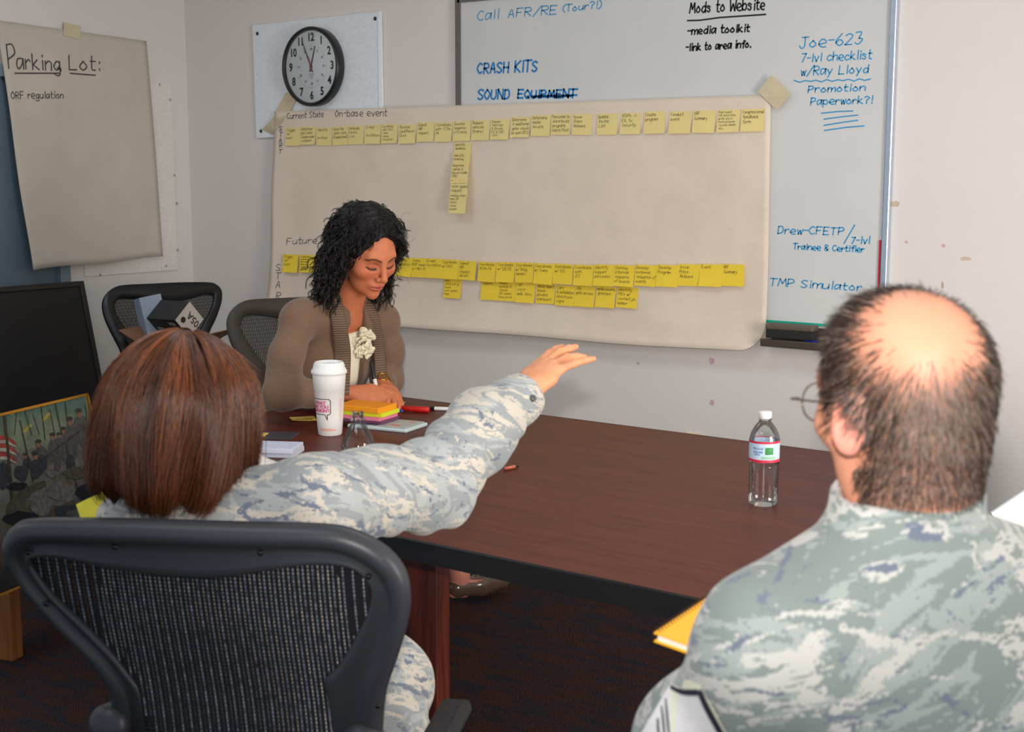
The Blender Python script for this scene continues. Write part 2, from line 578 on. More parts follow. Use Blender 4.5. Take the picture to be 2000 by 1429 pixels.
lines4 = [px_line((1608, 221.5), (1640, 218), (1669, 217)), px_line((1613, 233), (1650, 228), (1679, 225)), px_line((1613, 245), (1650, 239), (1679, 235)), px_line((1614, 255), (1655, 249), (1691, 246))]
board_text('note_writing', INK_BLUE2, [('Joe-623', 1565, 95, 1692, 86, 21), ('7-lvl checklist', 1569, 122, 1708, 115, 16), ('w/Ray Lloyd', 1568, 148, 1703, 142, 16), ('Promotion', 1582, 181, 1697, 177, 13),
           ('Paperwork?!', 1587, 205, 1710, 202, 14), ('Drew-CFETP', 1523, 456, 1655, 458, 14), ('7-lvl', 1666, 475, 1704, 475, 13), ('Trainee & Certifier', 1553, 486, 1693, 492, 11),
           ('TMP Simulator', 1507, 557, 1690, 567, 14)], 0.0042, [px_line(*sq), px_line((1673, 439), (1652, 475))] + lines4)
board_text('hidden_writing', INK_BLUE2, [('Press kits', 958, 290, 1090, 292, 16), ('Banner update', 970, 352, 1200, 362, 18), ('Base tour', 1258, 384, 1345, 386, 14), ('dtw ruitnest', 1262, 500, 1440, 502, 18), ('Web story', 1080, 640, 1200, 646, 16)], 0.005)

# white backing board with the clock
PX0, PX1, PZ0, PZ1 = 0.505, 1.262, 1.648, 2.142
pan = empty('backing_board', ((PX0 + PX1) / 2, 0, PZ0), 0, 'white rectangular board screwed to the wall behind the round clock', 'board')
pm = MB().bbox(((PX0 + PX1) / 2, -0.007, (PZ0 + PZ1) / 2), (PX1 - PX0, 0.012, PZ1 - PZ0), 0.002, M=Matrix.Rotation(math.radians(-0.8), 3, 'Y'))
child_world(pm.build('panel', flat('white_board_paint', (228, 234, 240), 0.35)), pan)
child_world(MB().box((PX1 - 0.004, -0.0145, (PZ0 + PZ1) / 2), (0.018, 0.004, PZ1 - PZ0 - 0.01)).build('edge_highlight', flat('white_edge_highlight', (240, 246, 250), 0.25)), pan)  # brighter strip: a highlight painted along the board's edge
for q in ((507, 66), (737, 37), (514, 256)):
    p = on_back(*q)
    child_world(MB().lathe([(0, 0.005), (0.006, 0.004), (0.0085, 0)], (p[0], -0.0128, p[2]), 14, 0, Matrix.Rotation(PI / 2, 3, 'X')).build('screw', SCREW, smooth=True), pan)

CLK = Vector((0.893, -0.014, 1.938)); CR = 0.166; CD = 0.046
clk = empty('wall_clock', CLK, 0, 'round black rimmed wall clock with twelve and twenty four hour numerals', 'clock')
MX = Matrix.Rotation(PI / 2, 3, 'X')           # lathe axis towards the room
BLK = flat('black_plastic', (26, 26, 28), 0.35)
MB().lathe([(CR - 0.004, 0), (CR, 0.004), (CR + 0.001, CD - 0.008), (CR - 0.003, CD), (CR - 0.010, CD + 0.001), (CR - 0.014, CD - 0.004), (CR - 0.015, CD - 0.014)], (0, 0, 0), 72, 0, MX).build('rim', BLK, clk, True)
FACE = flat('clock_face_white', (236, 238, 238), 0.5, var=0.01)
MB().lathe([(0.0, CD - 0.014), (CR - 0.012, CD - 0.014)], (0, 0, 0), 64, 0, MX).build('dial', FACE, clk)
NUM = flat('numeral_black', (16, 16, 18), 0.5, var=0)
zf = -(CD - 0.0132)
nm = []
def clock_txt(s, r, ang, size, bold):
    x, z = r * math.sin(ang), r * math.cos(ang)
    return print_text(s, size, NUM, None, None, lambda u, v: Vector((x + u * 0.86, zf, z + v)), bold=bold)
bm = bmesh.new()
for h in range(1, 13):
    a = h * PI / 6
    bm.from_mesh(clock_txt(str(h), 0.122, a, 0.047, 0.0017))
me = bpy.data.meshes.new('hour_numerals'); bm.to_mesh(me); bm.free()
finish('hour_numerals', me, NUM, clk)
bm = bmesh.new()
for h in range(13, 25):
    bm.from_mesh(clock_txt(str(h), 0.0725, (h - 12) * PI / 6, 0.0165, 0.0001))
bm.from_mesh(print_text('QUARTZ', 0.006, NUM, None, None, lambda u, v: Vector((u, zf, v - 0.034)))) if False else None
me = bpy.data.meshes.new('inner_numerals'); bm.to_mesh(me); bm.free()
finish('inner_numerals', me, NUM, clk)
tk = MB()
for i in range(60):
    a = i * PI / 30; s = 0.0022 if i % 5 == 0 else 0.0011
    tk.box((0.0885 * math.sin(a), zf, 0.0885 * math.cos(a)), (s, 0.0004, s * 1.7), 0, Matrix.Rotation(a, 3, 'Y'))
for k, w in enumerate((0.028, 0.030, 0.018, 0.014)):
    tk.box((0, zf, -0.030 - k * 0.0062), (w, 0.0004, 0.0012))
tk.build('minute_dots', NUM, clk)
def hand(name, ang, ln, tail, w, mat, y):
    m = MB()
    c, s = math.cos(ang), math.sin(ang)
    P = [(-w, -tail), (w, -tail), (w * 0.6, ln), (-w * 0.6, ln)]
    vs = []
    for yy in (y, y - 0.001):
        for (u, v) in P: vs.append((u * c + v * s, yy, -u * s + v * c))
    m.add(vs, [(3, 2, 1, 0), (4, 5, 6, 7), (0, 1, 5, 4), (1, 2, 6, 5), (2, 3, 7, 6), (3, 0, 4, 7)])
    m.build(name, mat, clk)
hand('hour_hand', math.radians(17), 0.088, 0.022, 0.0032, NUM, zf - 0.002)
hand('minute_hand', math.radians(-24), 0.122, 0.026, 0.0026, NUM, zf - 0.0035)
hand('second_hand', math.radians(-17), 0.046, 0.012, 0.0022, flat('clock_red', (190, 60, 46), 0.4), zf - 0.005)
MB().lathe([(0, 0.007), (0.006, 0.006), (0.007, 0)], (0, zf, 0), 16, 0, MX).build('hub', flat('hub_brown', (120, 60, 40), 0.4), clk, True)
MB().lathe([(CR - 0.012, CD - 0.003), (0.11, CD + 0.002), (0.06, CD + 0.0048), (0.0, CD + 0.006)], (0, 0, 0), 64, 0, MX).build('crystal', glass('clock_crystal'), clk, True)

# masking tape
TAPE = flat('masking_tape_tan', (206, 192, 160), 0.55, var=0.08, scale=25)
def strip(name, pts, half, label, group=None, parent=None, thick=0.0006):
    """a tape strip: centre points, half-width vectors"""
    vs = []; fs = []
    for p, h in zip(pts, half):
        p = np.array(p); h = np.array(h)
        vs += [p + h, p - h, p + h + [0, -thick, 0], p - h + [0, -thick, 0]]
    n = len(pts)
    for i in range(n - 1):
        a = i * 4; b = a + 4
        fs += [(a, b, b + 1, a + 1), (a + 2, a + 3, b + 3, b + 2), (a, a + 2, b + 2, b), (a + 1, b + 1, b + 3, a + 3)]
    fs += [(0, 1, 3, 2), (4 * n - 4, 4 * n - 2, 4 * n - 1, 4 * n - 3)]
    return tag(mesh_obj(name, vs, fs, TAPE), label, 'tape', group)
P = []; H = []
for i, (x, y, hw, off) in enumerate(((570, 185, 11, .0145), (556, 210, 11, .02), (543, 232, 8, .03), (531, 248, 10, .026), (524, 259, 12, .0148))):
    q = on_back(x, y, -off); q2 = on_back(x + hw, y + 0.5 * hw, -off - (0.004 if i in (1, 2, 3) else 0)); P.append(q); H.append(q2 - q)
strip('masking_tape', P, H, 'twisted strip of tan masking tape hanging below the clock')

# ------------------------------------------------------------------ brown paper banner
def paper_mat(name, rgb, alpha):
    t = NT(name)
    co = t.coord()
    f = t.noise(co, 4.5, 6, 0.65)
    g = t.noise(co, 180, 2, 0.6)
    c = lin(rgb)
    t.base(t.ramp(t.math('ADD', t.math('MULTIPLY', f, 0.7), t.math('MULTIPLY', g, 0.3)), [(0.32, tuple(x * 0.90 for x in c)), (0.68, tuple(min(1, x * 1.05) for x in c))]))
    t.bump(g, 0.15, 0.001)
    t.set(Roughness=0.8, Specular_IOR_Level=0.2, Alpha=alpha)
    return t.mat
KRAFT = paper_mat('brown_wrapping_paper', (232, 217, 199), 0.94)
UL = np.array([0.642, 1.757]); UR = np.array([3.030, 1.752]); LL = np.array([0.61, 0.868]); LR = np.array([3.04, 0.880])
def paper_off(u, v):
    """how far the sheet stands off the wall; v runs 0 at the top to 1 at the bottom"""
    o = 0.029 + 0.004 * v
    o += 0.030 * max(0, (v - 0.55) / 0.45) ** 2 * (0.6 + 0.4 * math.sin(u * 5 + 0.6))
    o += 0.0022 * math.sin(u * 23 + 3 * v) * v + 0.0016 * math.sin(u * 9 - 6 * v)
    o += 0.035 * max(0, (v - 0.86) / 0.14) ** 2 * (0.35 + 0.65 * u)
    o += 0.012 * math.exp(-((u - 0.84) / 0.07) ** 2 - ((v - 0.90) / 0.05) ** 2)
    o += 0.05 * max(0, (0.05 - u) / 0.05) * max(0, v - 0.1) ** 0.5 * 0.4
    return o
def paper_pt(u, v, lift=0.0):
    p = (UL * (1 - u) + UR * u) * (1 - v) + (LL * (1 - u) + LR * u) * v
    z = p[1] + 0.006 * math.sin(u * 14) * v * 0.5 - 0.012 * math.sin(PI * u) * v
    x = p[0] + 0.004 * math.sin(v * 9 + 1) * (1 - u)
    return np.array([x, -paper_off(u, v) - lift, z])
NU, NV = 110, 44
vs = []; fs = []; keep = {}
for j in range(NV + 1):
    for i in range(NU + 1):
        u, v = i / NU, j / NV
        # rounded lower corner on the whiteboard side
        if u > 0.965 and v > 0.9:
            cu_, cv_ = (u - 0.965) / 0.035, (v - 0.9) / 0.1
            r = math.hypot(cu_, cv_)
            m = max(cu_, cv_)
            if r > 1e-6: u, v = 0.965 + 0.035 * cu_ * m / r, 0.9 + 0.1 * cv_ * m / r
        vs.append(paper_pt(u, v))
for j in range(NV):
    for i in range(NU):
        a = j * (NU + 1) + i
        fs.append((a, a + NU + 1, a + NU + 2, a + 1))
banner = mesh_obj('paper_banner', vs, fs, KRAFT, smooth=True)
tag(banner, 'long sheet of brown paper taped across the whiteboard, lined with yellow notes', 'paper')
sm = banner.modifiers.new('thickness', 'SOLIDIFY'); sm.thickness = 0.0012; sm.offset = 0
def banner_uv(x, z):
    u = (x - 0.6) / 2.436
    for _ in range(4):
        v = (1.778 - z) / 0.905
        a = UL[0] * (1 - v) + LL[0] * v; b = UR[0] * (1 - v) + LR[0] * v
        u = (x - a) / (b - a)
    return u, v
def on_paper(px, py):
    """a photo position on the banner sheet"""
    Y = -0.03
    for _ in range(3):
        p = on_back(px, py, Y); u, v = banner_uv(p[0], p[2]); Y = -paper_off(min(1, max(0, u)), min(1, max(0, v)))
    return on_back(px, py, Y)
def paper_lift(x, z, lift):
    u, v = banner_uv(x, z)
    return (x, -paper_off(u, v) - lift, z)
def paper_text(specs, wid, name, mat):
    mb = MB(); L = []
    for (s, x0, y0, x1, y1, h) in specs:
        a = on_paper(x0, y0); b = on_paper(x1, y1); c = on_paper(x0, y0 - h)
        w = b[0] - a[0]
        L += write(s, a[0], a[2], c[2] - a[2], w, (b[2] - a[2]) / w, rng=rg)
    ribbons(mb, L, wid, lambda x, z: paper_lift(x, z, 0.0016))
    return mb.build(name, mat, banner)
V1 = [(c, 545 + (i % 2), y, 553, y, 8) for i, (c, y) in enumerate(zip('START', (255, 267, 278.5, 288, 299)))]
V2 = [(c, 539, y, 550, y, 13) for c, y in zip('START', (528, 545, 562, 584, 604))]
paper_text([('Current State', 561, 232, 634, 228, 11), ('On-base event', 655, 228, 758, 226, 13), ('Future State', 560, 477, 680, 472, 12)] + V1 + V2, 0.0028, 'pen_writing', INK_PENCIL)
def tape_square(q, hw, hh, rot, plane, label):
    c, s = math.cos(rot), math.sin(rot)
    mb = MB()
    vs = []
    for lift in (0.0, 0.0008):
        for (u, v) in ((-hw, -hh), (hw, -hh), (hw, hh), (-hw, hh)):
            vs.append(plane(q, u * c - v * s, u * s + v * c, lift))
    mb.add(vs, [(0, 1, 2, 3), (7, 6, 5, 4), (0, 4, 5, 1), (1, 5, 6, 2), (2, 6, 7, 3), (3, 7, 4, 0)])
    return tag(mb.build('masking_tape', TAPE), label, 'tape')
q = on_back(1513, 181, -0.033)
tape_square(q, 0.048, 0.036, math.radians(-42), lambda q, u, v, l: (q[0] + u, -0.037 - l, q[2] + v), 'tan masking tape square holding the brown banner to the whiteboard')

# ------------------------------------------------------------------ sticky notes
PALE = flat('pale_yellow_note', (232, 212, 142), 0.7, var=0.03, scale=14)
BRIGHT = flat('bright_yellow_note', (240, 208, 58), 0.7, var=0.03, scale=14)
NOTE_INK = flat('note_pen_ink', (60, 46, 30), 0.6, var=0)
INKS = {'pale yellow': PALE, 'bright yellow': BRIGHT}
rn = random.Random(11)
def sticky(px, py, text, kind, label, group, layer, size=0.0875, lines_scale=1.0):
    """px, py: the note's upper corner nearest the room corner, in the photo"""
    p = on_paper(px, py)
    ang = rn.uniform(-0.02, 0.02); lift = rn.uniform(0.003, 0.011)
    W = size * rn.uniform(0.98, 1.03); Hh = 0.0765 * rn.uniform(0.99, 1.03)
    o0 = 0.0016 + layer
    base = paper_lift(p[0] + W / 2, p[2] - 0.01, 0)[1]
    slope_u = (paper_lift(p[0] + W, p[2] - 0.01, 0)[1] - paper_lift(p[0], p[2] - 0.01, 0)[1]) / W
    slope_v = (paper_lift(p[0], p[2] - Hh, 0)[1] - paper_lift(p[0], p[2], 0)[1]) / Hh
    c, s = math.cos(ang), math.sin(ang)
    def pt(x, y, up=0.0):                 # x to the right, y downwards from the glued edge
        k = y / Hh
        yy = base + slope_u * (x - W / 2) + slope_v * y - o0 - lift * k * k - up
        return (p[0] + x * c + y * s, yy, p[2] - y * c + x * s)
    m = MB(); n = 6
    vs = [pt(W * i / 1, Hh * j / n, th) for th in (0.0, 0.0006) for j in range(n + 1) for i in (0, 1)]
    k0 = 2 * (n + 1)
    f = []
    for j in range(n):
        a = 2 * j
        f += [(a, a + 1, a + 3, a + 2), (k0 + a, k0 + a + 2, k0 + a + 3, k0 + a + 1), (a, a + 2, k0 + a + 2, k0 + a), (a + 1, k0 + a + 1, k0 + a + 3, a + 3)]
    f += [(0, k0, k0 + 1, 1), (2 * n, 2 * n + 1, k0 + 2 * n + 1, k0 + 2 * n)]
    m.add(vs, f, 0)
    rows = text.split('|')
    lh = min(0.0165, 0.066 / len(rows)) * lines_scale
    cap = lh * 0.66
    y = 0.004 + cap
    for r in rows:
        if r:
            w = min(0.080, len(r) * cap * 0.70)
            L = write(r, 0.004 + rn.uniform(0, 0.004), -y, cap, w, rng=rn, jit=0.5)
            ribbons(m, L, 0.00125 if len(rows) < 5 else 0.001, lambda a, b: pt(a, -b, 0.0009), 1)
        y += lh
    o = m.build('sticky_note', [INKS[kind], NOTE_INK])
    return tag(o, label, 'sticky note', group)

ROW1 = [(559, 250, 'Trigger|for|event'), (588, 248, 'Determine|best date|Congressman|schedule'), (619, 249, 'Identify||Invitees'), (650, 248, 'Save the|date calls|(Congressional)'), (681, 246, 'Generate|Distro|List'),
        (714, 244, 'E-mail||Invitations'), (746, 243, 'Coordinate|with SVCS|-menu|-venue|-reception'), (780, 244, 'Receive|Card/Person|(Svcs'), (816, 239, 'Submit|ORF|request'), (851, 239, 'Coordinate|with 177th|PA'),
        (886, 237, 'Develop|Sequence|of Events'), (922, 235, 'Request|vehicles|(trans)'), (960, 233, 'Request|hard hats|& Shovels|(CE & CDE)|-Dirt'), (999, 229, 'Determine|if additional|gates should|be open (SFS)'),
        (1039, 225, 'Determine|media|escorts'), (1078, 223, 'Personnel to|distribute|programs|identified'), (1119, 223, 'Issue|Press|Release'), (1167, 223, 'Update|Invite|List'), (1213, 221, 'RSVPs ->|ESL to|Security'),
        (1259, 219, 'Create|program'), (1308, 218, 'Conduct|event'), (1355, 216, 'ORF|Summary'), (1402, 215, 'Post event|PA activities|write story|Post pictures|-social media|etc.'), (1449, 213, 'Congressional|feedback|form')]
def words_of(s):
    return ' '.join(s.replace('|', ' ').replace('-', ' ').replace('(', ' ').replace(')', ' ').replace('>', ' ').split())
def short(s, n):
    return ' '.join(words_of(s).split()[:n])
for i, (x, y, s) in enumerate(ROW1):
    sticky(x, y, s, 'pale yellow', 'pale yellow sticky note in the top row, reading ' + short(s, 5), 'pale notes in the top row', 0.0007 * (i % 2))
COLN = [(888, 278, 'Identify|Speakers'), (888, 299, 'Identify|timeline'), (888, 319, 'Determine|caster &|Shovel holder|(PR)'), (889, 350, 'Determine|color guard|request'), (889, 377, 'seating chart|mark DV|chairs|sound|podium')]
for i, (x, y, s) in enumerate(COLN):
    sticky(x, y, s, 'pale yellow', 'pale yellow sticky note in the hanging column, reading ' + short(s, 5), 'pale notes in the hanging column', 0.0085 * (i + 0.2), lines_scale=0.86 if i < 3 else 1.0)
ROW3 = [(557, 496, 'Trigger|for|event'), (590, 497, 'If applicable|determine|best date|based on|Congressional|calendar'), (623, 498, 'Identify|Invitees'), (777, 502, 'Confirm|invitation|list'), (807, 503, 'Create|RSVP tracker|on Mkt file'), (836, 504, 'E-mail|Invitation'),
        (867, 506, 'Coordinate|w/ SVCS'), (901, 508, 'Submit|ORF|request|AW API'), (939, 510, 'Coordinate|107th PA'), (974, 511, 'Coordinate|w/ CDE/CE'), (1010, 512, 'Coordinate|w/ Bldg|Owners'), (1048, 513, 'Coordinate|w/ Trans'),
        (1085, 514, 'Coordinate|w/ SSI'), (1125, 516, 'Coordinate|with|SFS'), (1164, 516, 'Identify|support|personnel'), (1204, 516, 'Develop|internal|sequence|of events'), (1245, 516, 'Develop|external|sequence of|events'),
        (1287, 516, 'Develop|Program'), (1329, 515, 'Issue|Press|Release'), (1371, 515, 'Event'), (1414, 515, 'ORF|Summary')]
ROW4 = [(869, 543, 'menu|venue set up|Sound|color guard|flags'), (941, 547, 'support'), (974, 548, 'Request|hardhats &|Shovels|XXX cement|blue prints'), (1010, 551, 'VIP|visit|walk thru'), (1048, 553, 'vehicle request|buses|drivers|transport'),
        (1087, 556, 'Cart|& installation|directions|signs'), (1125, 557, 'EAL|gate access'), (1166, 558, 'media escorts|greeters'), (1207, 559, 'Identify|POCs w/|contact ph.|number')]
for i, (x, y, s) in enumerate(ROW4):
    sticky(x, y, s, 'bright yellow', 'bright yellow sticky note under the long bright row, reading ' + short(s, 5), 'bright notes below the long row', 0.0007 * (i % 2))
for i, (x, y, s) in enumerate(ROW3):
    sticky(x, y, s, 'bright yellow', 'bright yellow sticky note in the long bright row, reading ' + short(s, 5), 'bright notes in the long row', 0.011 + 0.0007 * (i % 2))

# ------------------------------------------------------------------ left wall: clear plate and the Parking Lot sheet
def LP(px, py, off=0.0):
    return on_left(px, py, LX + off)
pa = LP(346, 522); pb = LP(332, 163); pc = LP(165, 545)
y0, y1, z0, z1 = pc[1], pa[1], (pa[2] + pc[2]) / 2, pb[2]
plate = empty('wall_plate', (LX, (y0 + y1) / 2, z0), 0, 'thin white plate screwed to the side wall behind the taped sheet', 'wall plate')
child_world(MB().bbox((LX + 0.003, (y0 + y1) / 2, (z0 + z1) / 2), (0.006, y1 - y0, z1 - z0), 0.0015).build('panel', flat('plate_white', (226, 222, 216), 0.4)), plate)
for q in ((331, 195), (339, 342), (344, 397), (345, 488), (323, 519), (194, 536), (310, 165)):
    p = LP(*q)
    child_world(MB().lathe([(0, 0.004), (0.004, 0.003), (0.006, 0)], (LX + 0.006, p[1], p[2]), 12, 0, Matrix.Rotation(PI / 2, 3, 'Y')).build('screw', flat('screw_steel', (170, 165, 160), 0.4, 0.7), smooth=True), plate)
SHEET = paper_mat('brown_flipchart_sheet', (212, 202, 188), 0.86)
C00, C10, C01, C11 = LP(-8, 39, .012), LP(286, 80, .012), LP(55, 527, .05), LP(320, 501, .03)
vs = []; fs = []
NA, NB = 26, 34
def sheet_pt(u, v, lift=0):
    p = (C00 * (1 - u) + C10 * u) * (1 - v) + (C01 * (1 - u) + C11 * u) * v
    q = p.copy(); q[0] += 0.006 * math.sin(u * 7 + v * 4) * v + 0.03 * (1 - u) ** 3 * v + lift
    q[1] += 0.008 * math.sin(v * 8) * (1 - u) * v
    q[2] += 0.004 * math.sin(u * 9) * v
    return q
for j in range(NB + 1):
    for i in range(NA + 1): vs.append(sheet_pt(i / NA, j / NB))
for j in range(NB):
    for i in range(NA):
        a = j * (NA + 1) + i; fs.append((a, a + 1, a + NA + 2, a + NA + 1))
sheet = tag(mesh_obj('flipchart_sheet', vs, fs, SHEET, smooth=True), 'large brown sheet taped to the side wall, headed Parking Lot', 'paper')
sm = sheet.modifiers.new('thickness', 'SOLIDIFY'); sm.thickness = 0.0008; sm.offset = 0
def sheet_uv(px, py):
    u = v = 0.3
    for _ in range(12):
        p = sheet_pt(u, v); r = CAM + ray(px, py) * ((p[0] - CAM[0]) / ray(px, py)[0])
        du = (r[1] - p[1]) / (C10[1] - C00[1]); dv = (p[2] - r[2]) / (C00[2] - C01[2])
        u += du * 0.9; v += dv * 0.9
    return u, v
SU, SV = C10[1] - C00[1], C00[2] - C01[2]
def sheet_lines(s, x0, y0, x1, y1, h):
    a = sheet_uv(x0, y0); b = sheet_uv(x1, y1); c = sheet_uv(x0, y0 - h)
    w = (b[0] - a[0]) * SU
    return write(s, a[0] * SU, -a[1] * SV, (a[1] - c[1]) * SV, w, -(b[1] - a[1]) * SV / w, rng=rg, jit=0.15)
def sl(*pts):
    return [(u * SU, -v * SV) for u, v in (sheet_uv(*p) for p in pts)]
mb = MB()
to3 = lambda x, z: sheet_pt(x / SU, -z / SV, 0.0016)
ribbons(mb, sheet_lines('P', 17, 134, 37, 133, 46) + sheet_lines('arking', 33, 134, 122, 138, 30) + sheet_lines('Lot:', 135, 136, 200, 137, 29) + [sl((29, 143), (70, 143), (115, 143)), sl((137, 143), (160, 145), (186, 147))], 0.0058, to3)
mb.build('heading', INK_PENCIL, sheet)
mb = MB()
ribbons(mb, sheet_lines('ORF regulation', 22, 193, 126, 192, 14), 0.0036, to3)
mb.build('pen_writing', INK_PENCIL, sheet)
q = LP(141, 60, 0.016)
tape_square(q, 0.042, 0.028, math.radians(-6), lambda q, u, v, l: (q[0] + l - 0.0006, q[1] + u, q[2] + v), 'tan masking tape at the head of the Parking Lot sheet')

# outlet plates low on the back wall
IV = flat('ivory_plastic', (224, 200, 150), 0.45)
for i, (px, py, lab) in enumerate(((1357, 847, 'ivory outlet plate on the wall behind the water bottle end of the table'), (1044, 811, 'ivory outlet plate on the wall behind the pointing arm'))):
    p = on_back(px, py)
    o = empty('wall_outlet', (p[0], 0, p[2] - 0.055), 0, lab, 'outlet', 'outlets on the back wall')
    MB().bbox((0, -0.004, 0), (0.072, 0.008, 0.115), 0.003).build('cover_plate', IV, o)
    for dz in (-0.021, 0.021):
        MB().bbox((0, -0.009, dz), (0.034, 0.006, 0.028), 0.002).build('socket', flat('ivory_socket', (214, 196, 150), 0.4), o)

# eraser and marker on the tray
er = empty('board_eraser', (3.02, -0.055, 0.928), 0, 'worn black whiteboard eraser lying at the end of the marker tray', 'eraser')
q = on_back(1546, 668, -0.075)
er.location = (q[0], -0.075, 0.9318)
er.rotation_euler = (0, 0, math.radians(3))
MB().bbox((0, 0, 0.019), (0.17, 0.052, 0.030), 0.005).build('felt_pad', flat('eraser_felt', (34, 32, 32), 0.9, bump=0.4, scale=300), er)
MB().bbox((0, 0, 0.043), (0.172, 0.054, 0.020), 0.006).build('grip', flat('eraser_grip', (92, 82, 70), 0.6), er)
q = on_back(1592, 680, -0.075)
mk = empty('dry_erase_marker', (q[0] + 0.03, -0.062, 0.924), 0, 'dark marker with a blue cap lying on the marker tray', 'marker')
RY = Matrix.Rotation(PI / 2, 3, 'Y')
MB().lathe([(0, -0.03), (0.0085, -0.03), (0.0095, -0.025), (0.0095, 0.075), (0.0, 0.078)], (0, 0, 0), 16, 0, RY).build('barrel', flat('marker_barrel', (60, 50, 50), 0.4), mk, True)
MB().lathe([(0, -0.075), (0.009, -0.074), (0.0102, -0.07), (0.0102, -0.028)], (0, 0, 0), 16, 0, RY).build('cap', flat('marker_cap_blue', (40, 70, 210), 0.4), mk, True)
# ------------------------------------------------------------------ conference table
TZ = 0.76
wt = NT('table_mahogany_laminate')
co = wt.coord('Object', (1.6, 26, 26))
g1 = wt.noise(co, 2.2, 5, 0.62, 0.6)
g2 = wt.noise(wt.coord('Object', (3, 120, 120)), 2.0, 2, 0.6)
wt.base(wt.ramp(wt.math('ADD', wt.math('MULTIPLY', g1, 0.75), wt.math('MULTIPLY', g2, 0.25)), [(0.32, lin((66, 22, 13))), (0.5, lin((88, 33, 20))), (0.68, lin((102, 43, 28)))]))
wt.set(Roughness=0.45, Specular_IOR_Level=0.3)
wd2 = NT('pedestal_red_wood')
g1 = wd2.noise(wd2.coord('Object', (40, 40, 2.0)), 1.5, 5, 0.62, 0.5)
wd2.base(wd2.ramp(g1, [(0.3, lin((58, 22, 16))), (0.55, lin((92, 38, 26))), (0.75, lin((110, 52, 34)))])).set(Roughness=0.35)
EDGE = flat('table_edge_black', (16, 16, 20), 0.4)
tx0, tx1, ty0, ty1 = 2.03, 4.05, -2.29, -0.965
table = empty('conference_table', ((tx0 + tx1) / 2, (ty0 + ty1) / 2, 0), 0, 'long dark mahogany conference table with a black edge', 'table')
def rrect(x0, x1, y0, y1, r, n=8, big=0.5):
    out = []; b = big + (r - 0.04)
    for (cx, cy, a, r) in ((x1 - r, y1 - r, 0, r), (x0 + r, y1 - r, PI / 2, r), (x0 + b, y0 + b, PI, b), (x1 - r, y0 + r, 1.5 * PI, r)):
        for i in range(n + 1):
            t = a + i / n * PI / 2
            out.append((cx + r * math.cos(t), cy + r * math.sin(t)))
    return out
def prism(mb, pts, z0, z1, mi=0):
    n = len(pts)
    vs = [(x, y, z0) for x, y in pts] + [(x, y, z1) for x, y in pts]
    fs = [tuple(range(n - 1, -1, -1)), tuple(range(n, 2 * n))] + [(i, (i + 1) % n, n + (i + 1) % n, n + i) for i in range(n)]
    return mb.add(vs, fs, mi)
child_world(prism(MB(), rrect(tx0 + .003, tx1 - .003, ty0 + .003, ty1 - .003, 0.04), TZ - 0.028, TZ).build('table_top', wt.mat), table)
em = MB()
out = rrect(tx0, tx1, ty0, ty1, 0.043); inn = rrect(tx0 + .012, tx1 - .012, ty0 + .012, ty1 - .012, 0.031)
n = len(out)
prof = [(inn, TZ - 0.045), (out, TZ - 0.045), (out, TZ - 0.003), ([(0.75 * a + .25 * c, .75 * b + .25 * d) for (a, b), (c, d) in zip(out, inn)], TZ + 0.0006)]
vs = [(x, y, z) for ring, z in prof for x, y in ring]
em.add(vs, [(k * n + i, k * n + (i + 1) % n, (k + 1) * n + (i + 1) % n, (k + 1) * n + i) for k in range(len(prof) - 1) for i in range(n)])
child_world(em.build('edge_band', EDGE), table)
PY = -2.02
px1 = on_back(852, 1160, PY)[0]
child_world(MB().bbox((px1 - 0.30, PY + 0.025, 0.372), (0.60, 0.05, 0.684), 0.004).build('pedestal', wd2.mat), table)
child_world(MB().bbox((px1 - 0.85, -1.42, 0.372), (0.05, 0.60, 0.684), 0.004).build('pedestal', wd2.mat), table)
child_world(MB().bbox((px1 - 0.30, PY + 0.025, 0.02), (0.64, 0.12, 0.04), 0.006).build('plinth', EDGE), table)
child_world(MB().bbox((px1 - 0.85, -1.42, 0.02), (0.12, 0.66, 0.04), 0.006).build('plinth', EDGE), table)

# ------------------------------------------------------------------ things on the table
def T(px, py, z=TZ):
    return on_level(px, py, z)
WHITE_FOAM = flat('white_foam', (240, 238, 234), 0.6, var=0.015, scale=200)
# foam coffee cup
p = T(645, 848)
cup = empty('coffee_cup', p, 0, 'tall white foam coffee cup with a lid and pink lettering in a speech bubble', 'cup')
hh = 0.184
MB().lathe([(0, 0.002), (0.031, 0.0), (0.0335, 0.003), (0.0375, 0.05), (0.043, 0.130), (0.0435, 0.1305), (0.0475, hh - 0.004), (0.046, hh)], (0, 0, 0), 48).build('cup_body', WHITE_FOAM, cup, True)
LID = flat('white_plastic_lid', (240, 240, 238), 0.35, var=0.01)
lm = MB().lathe([(0.0485, hh - 0.010), (0.0505, hh - 0.008), (0.0508, hh - 0.002), (0.049, hh + 0.001), (0.0475, hh + 0.004), (0.0455, hh + 0.006), (0.043, hh + 0.018), (0.039, hh + 0.024), (0.036, hh + 0.024), (0.034, hh + 0.019), (0.02, hh + 0.0175), (0, hh + 0.017)], (0, 0, 0), 56)
lm.build('lid', LID, cup, True)
toward = math.atan2(*(CAM - p)[[1, 0]])
MB().bbox((0, 0, 0), (0.020, 0.014, 0.005), 0.002, M=Matrix.Rotation(toward, 3, 'Z')).build('lid_tab', LID, cup).location = (0.026 * math.cos(toward), 0.026 * math.sin(toward), hh + 0.0205)
def cup_r(z):
    return 0.0335 + (0.043 - 0.0335) * max(0, min(z, 0.13)) / 0.13 + 0.0004
def on_cup(u, v, lift=0.0004):
    """u metres round from the side facing the camera, v height"""
    r = cup_r(v) + lift
    a = toward + u / r
    return Vector((r * math.cos(a), r * math.sin(a), v))
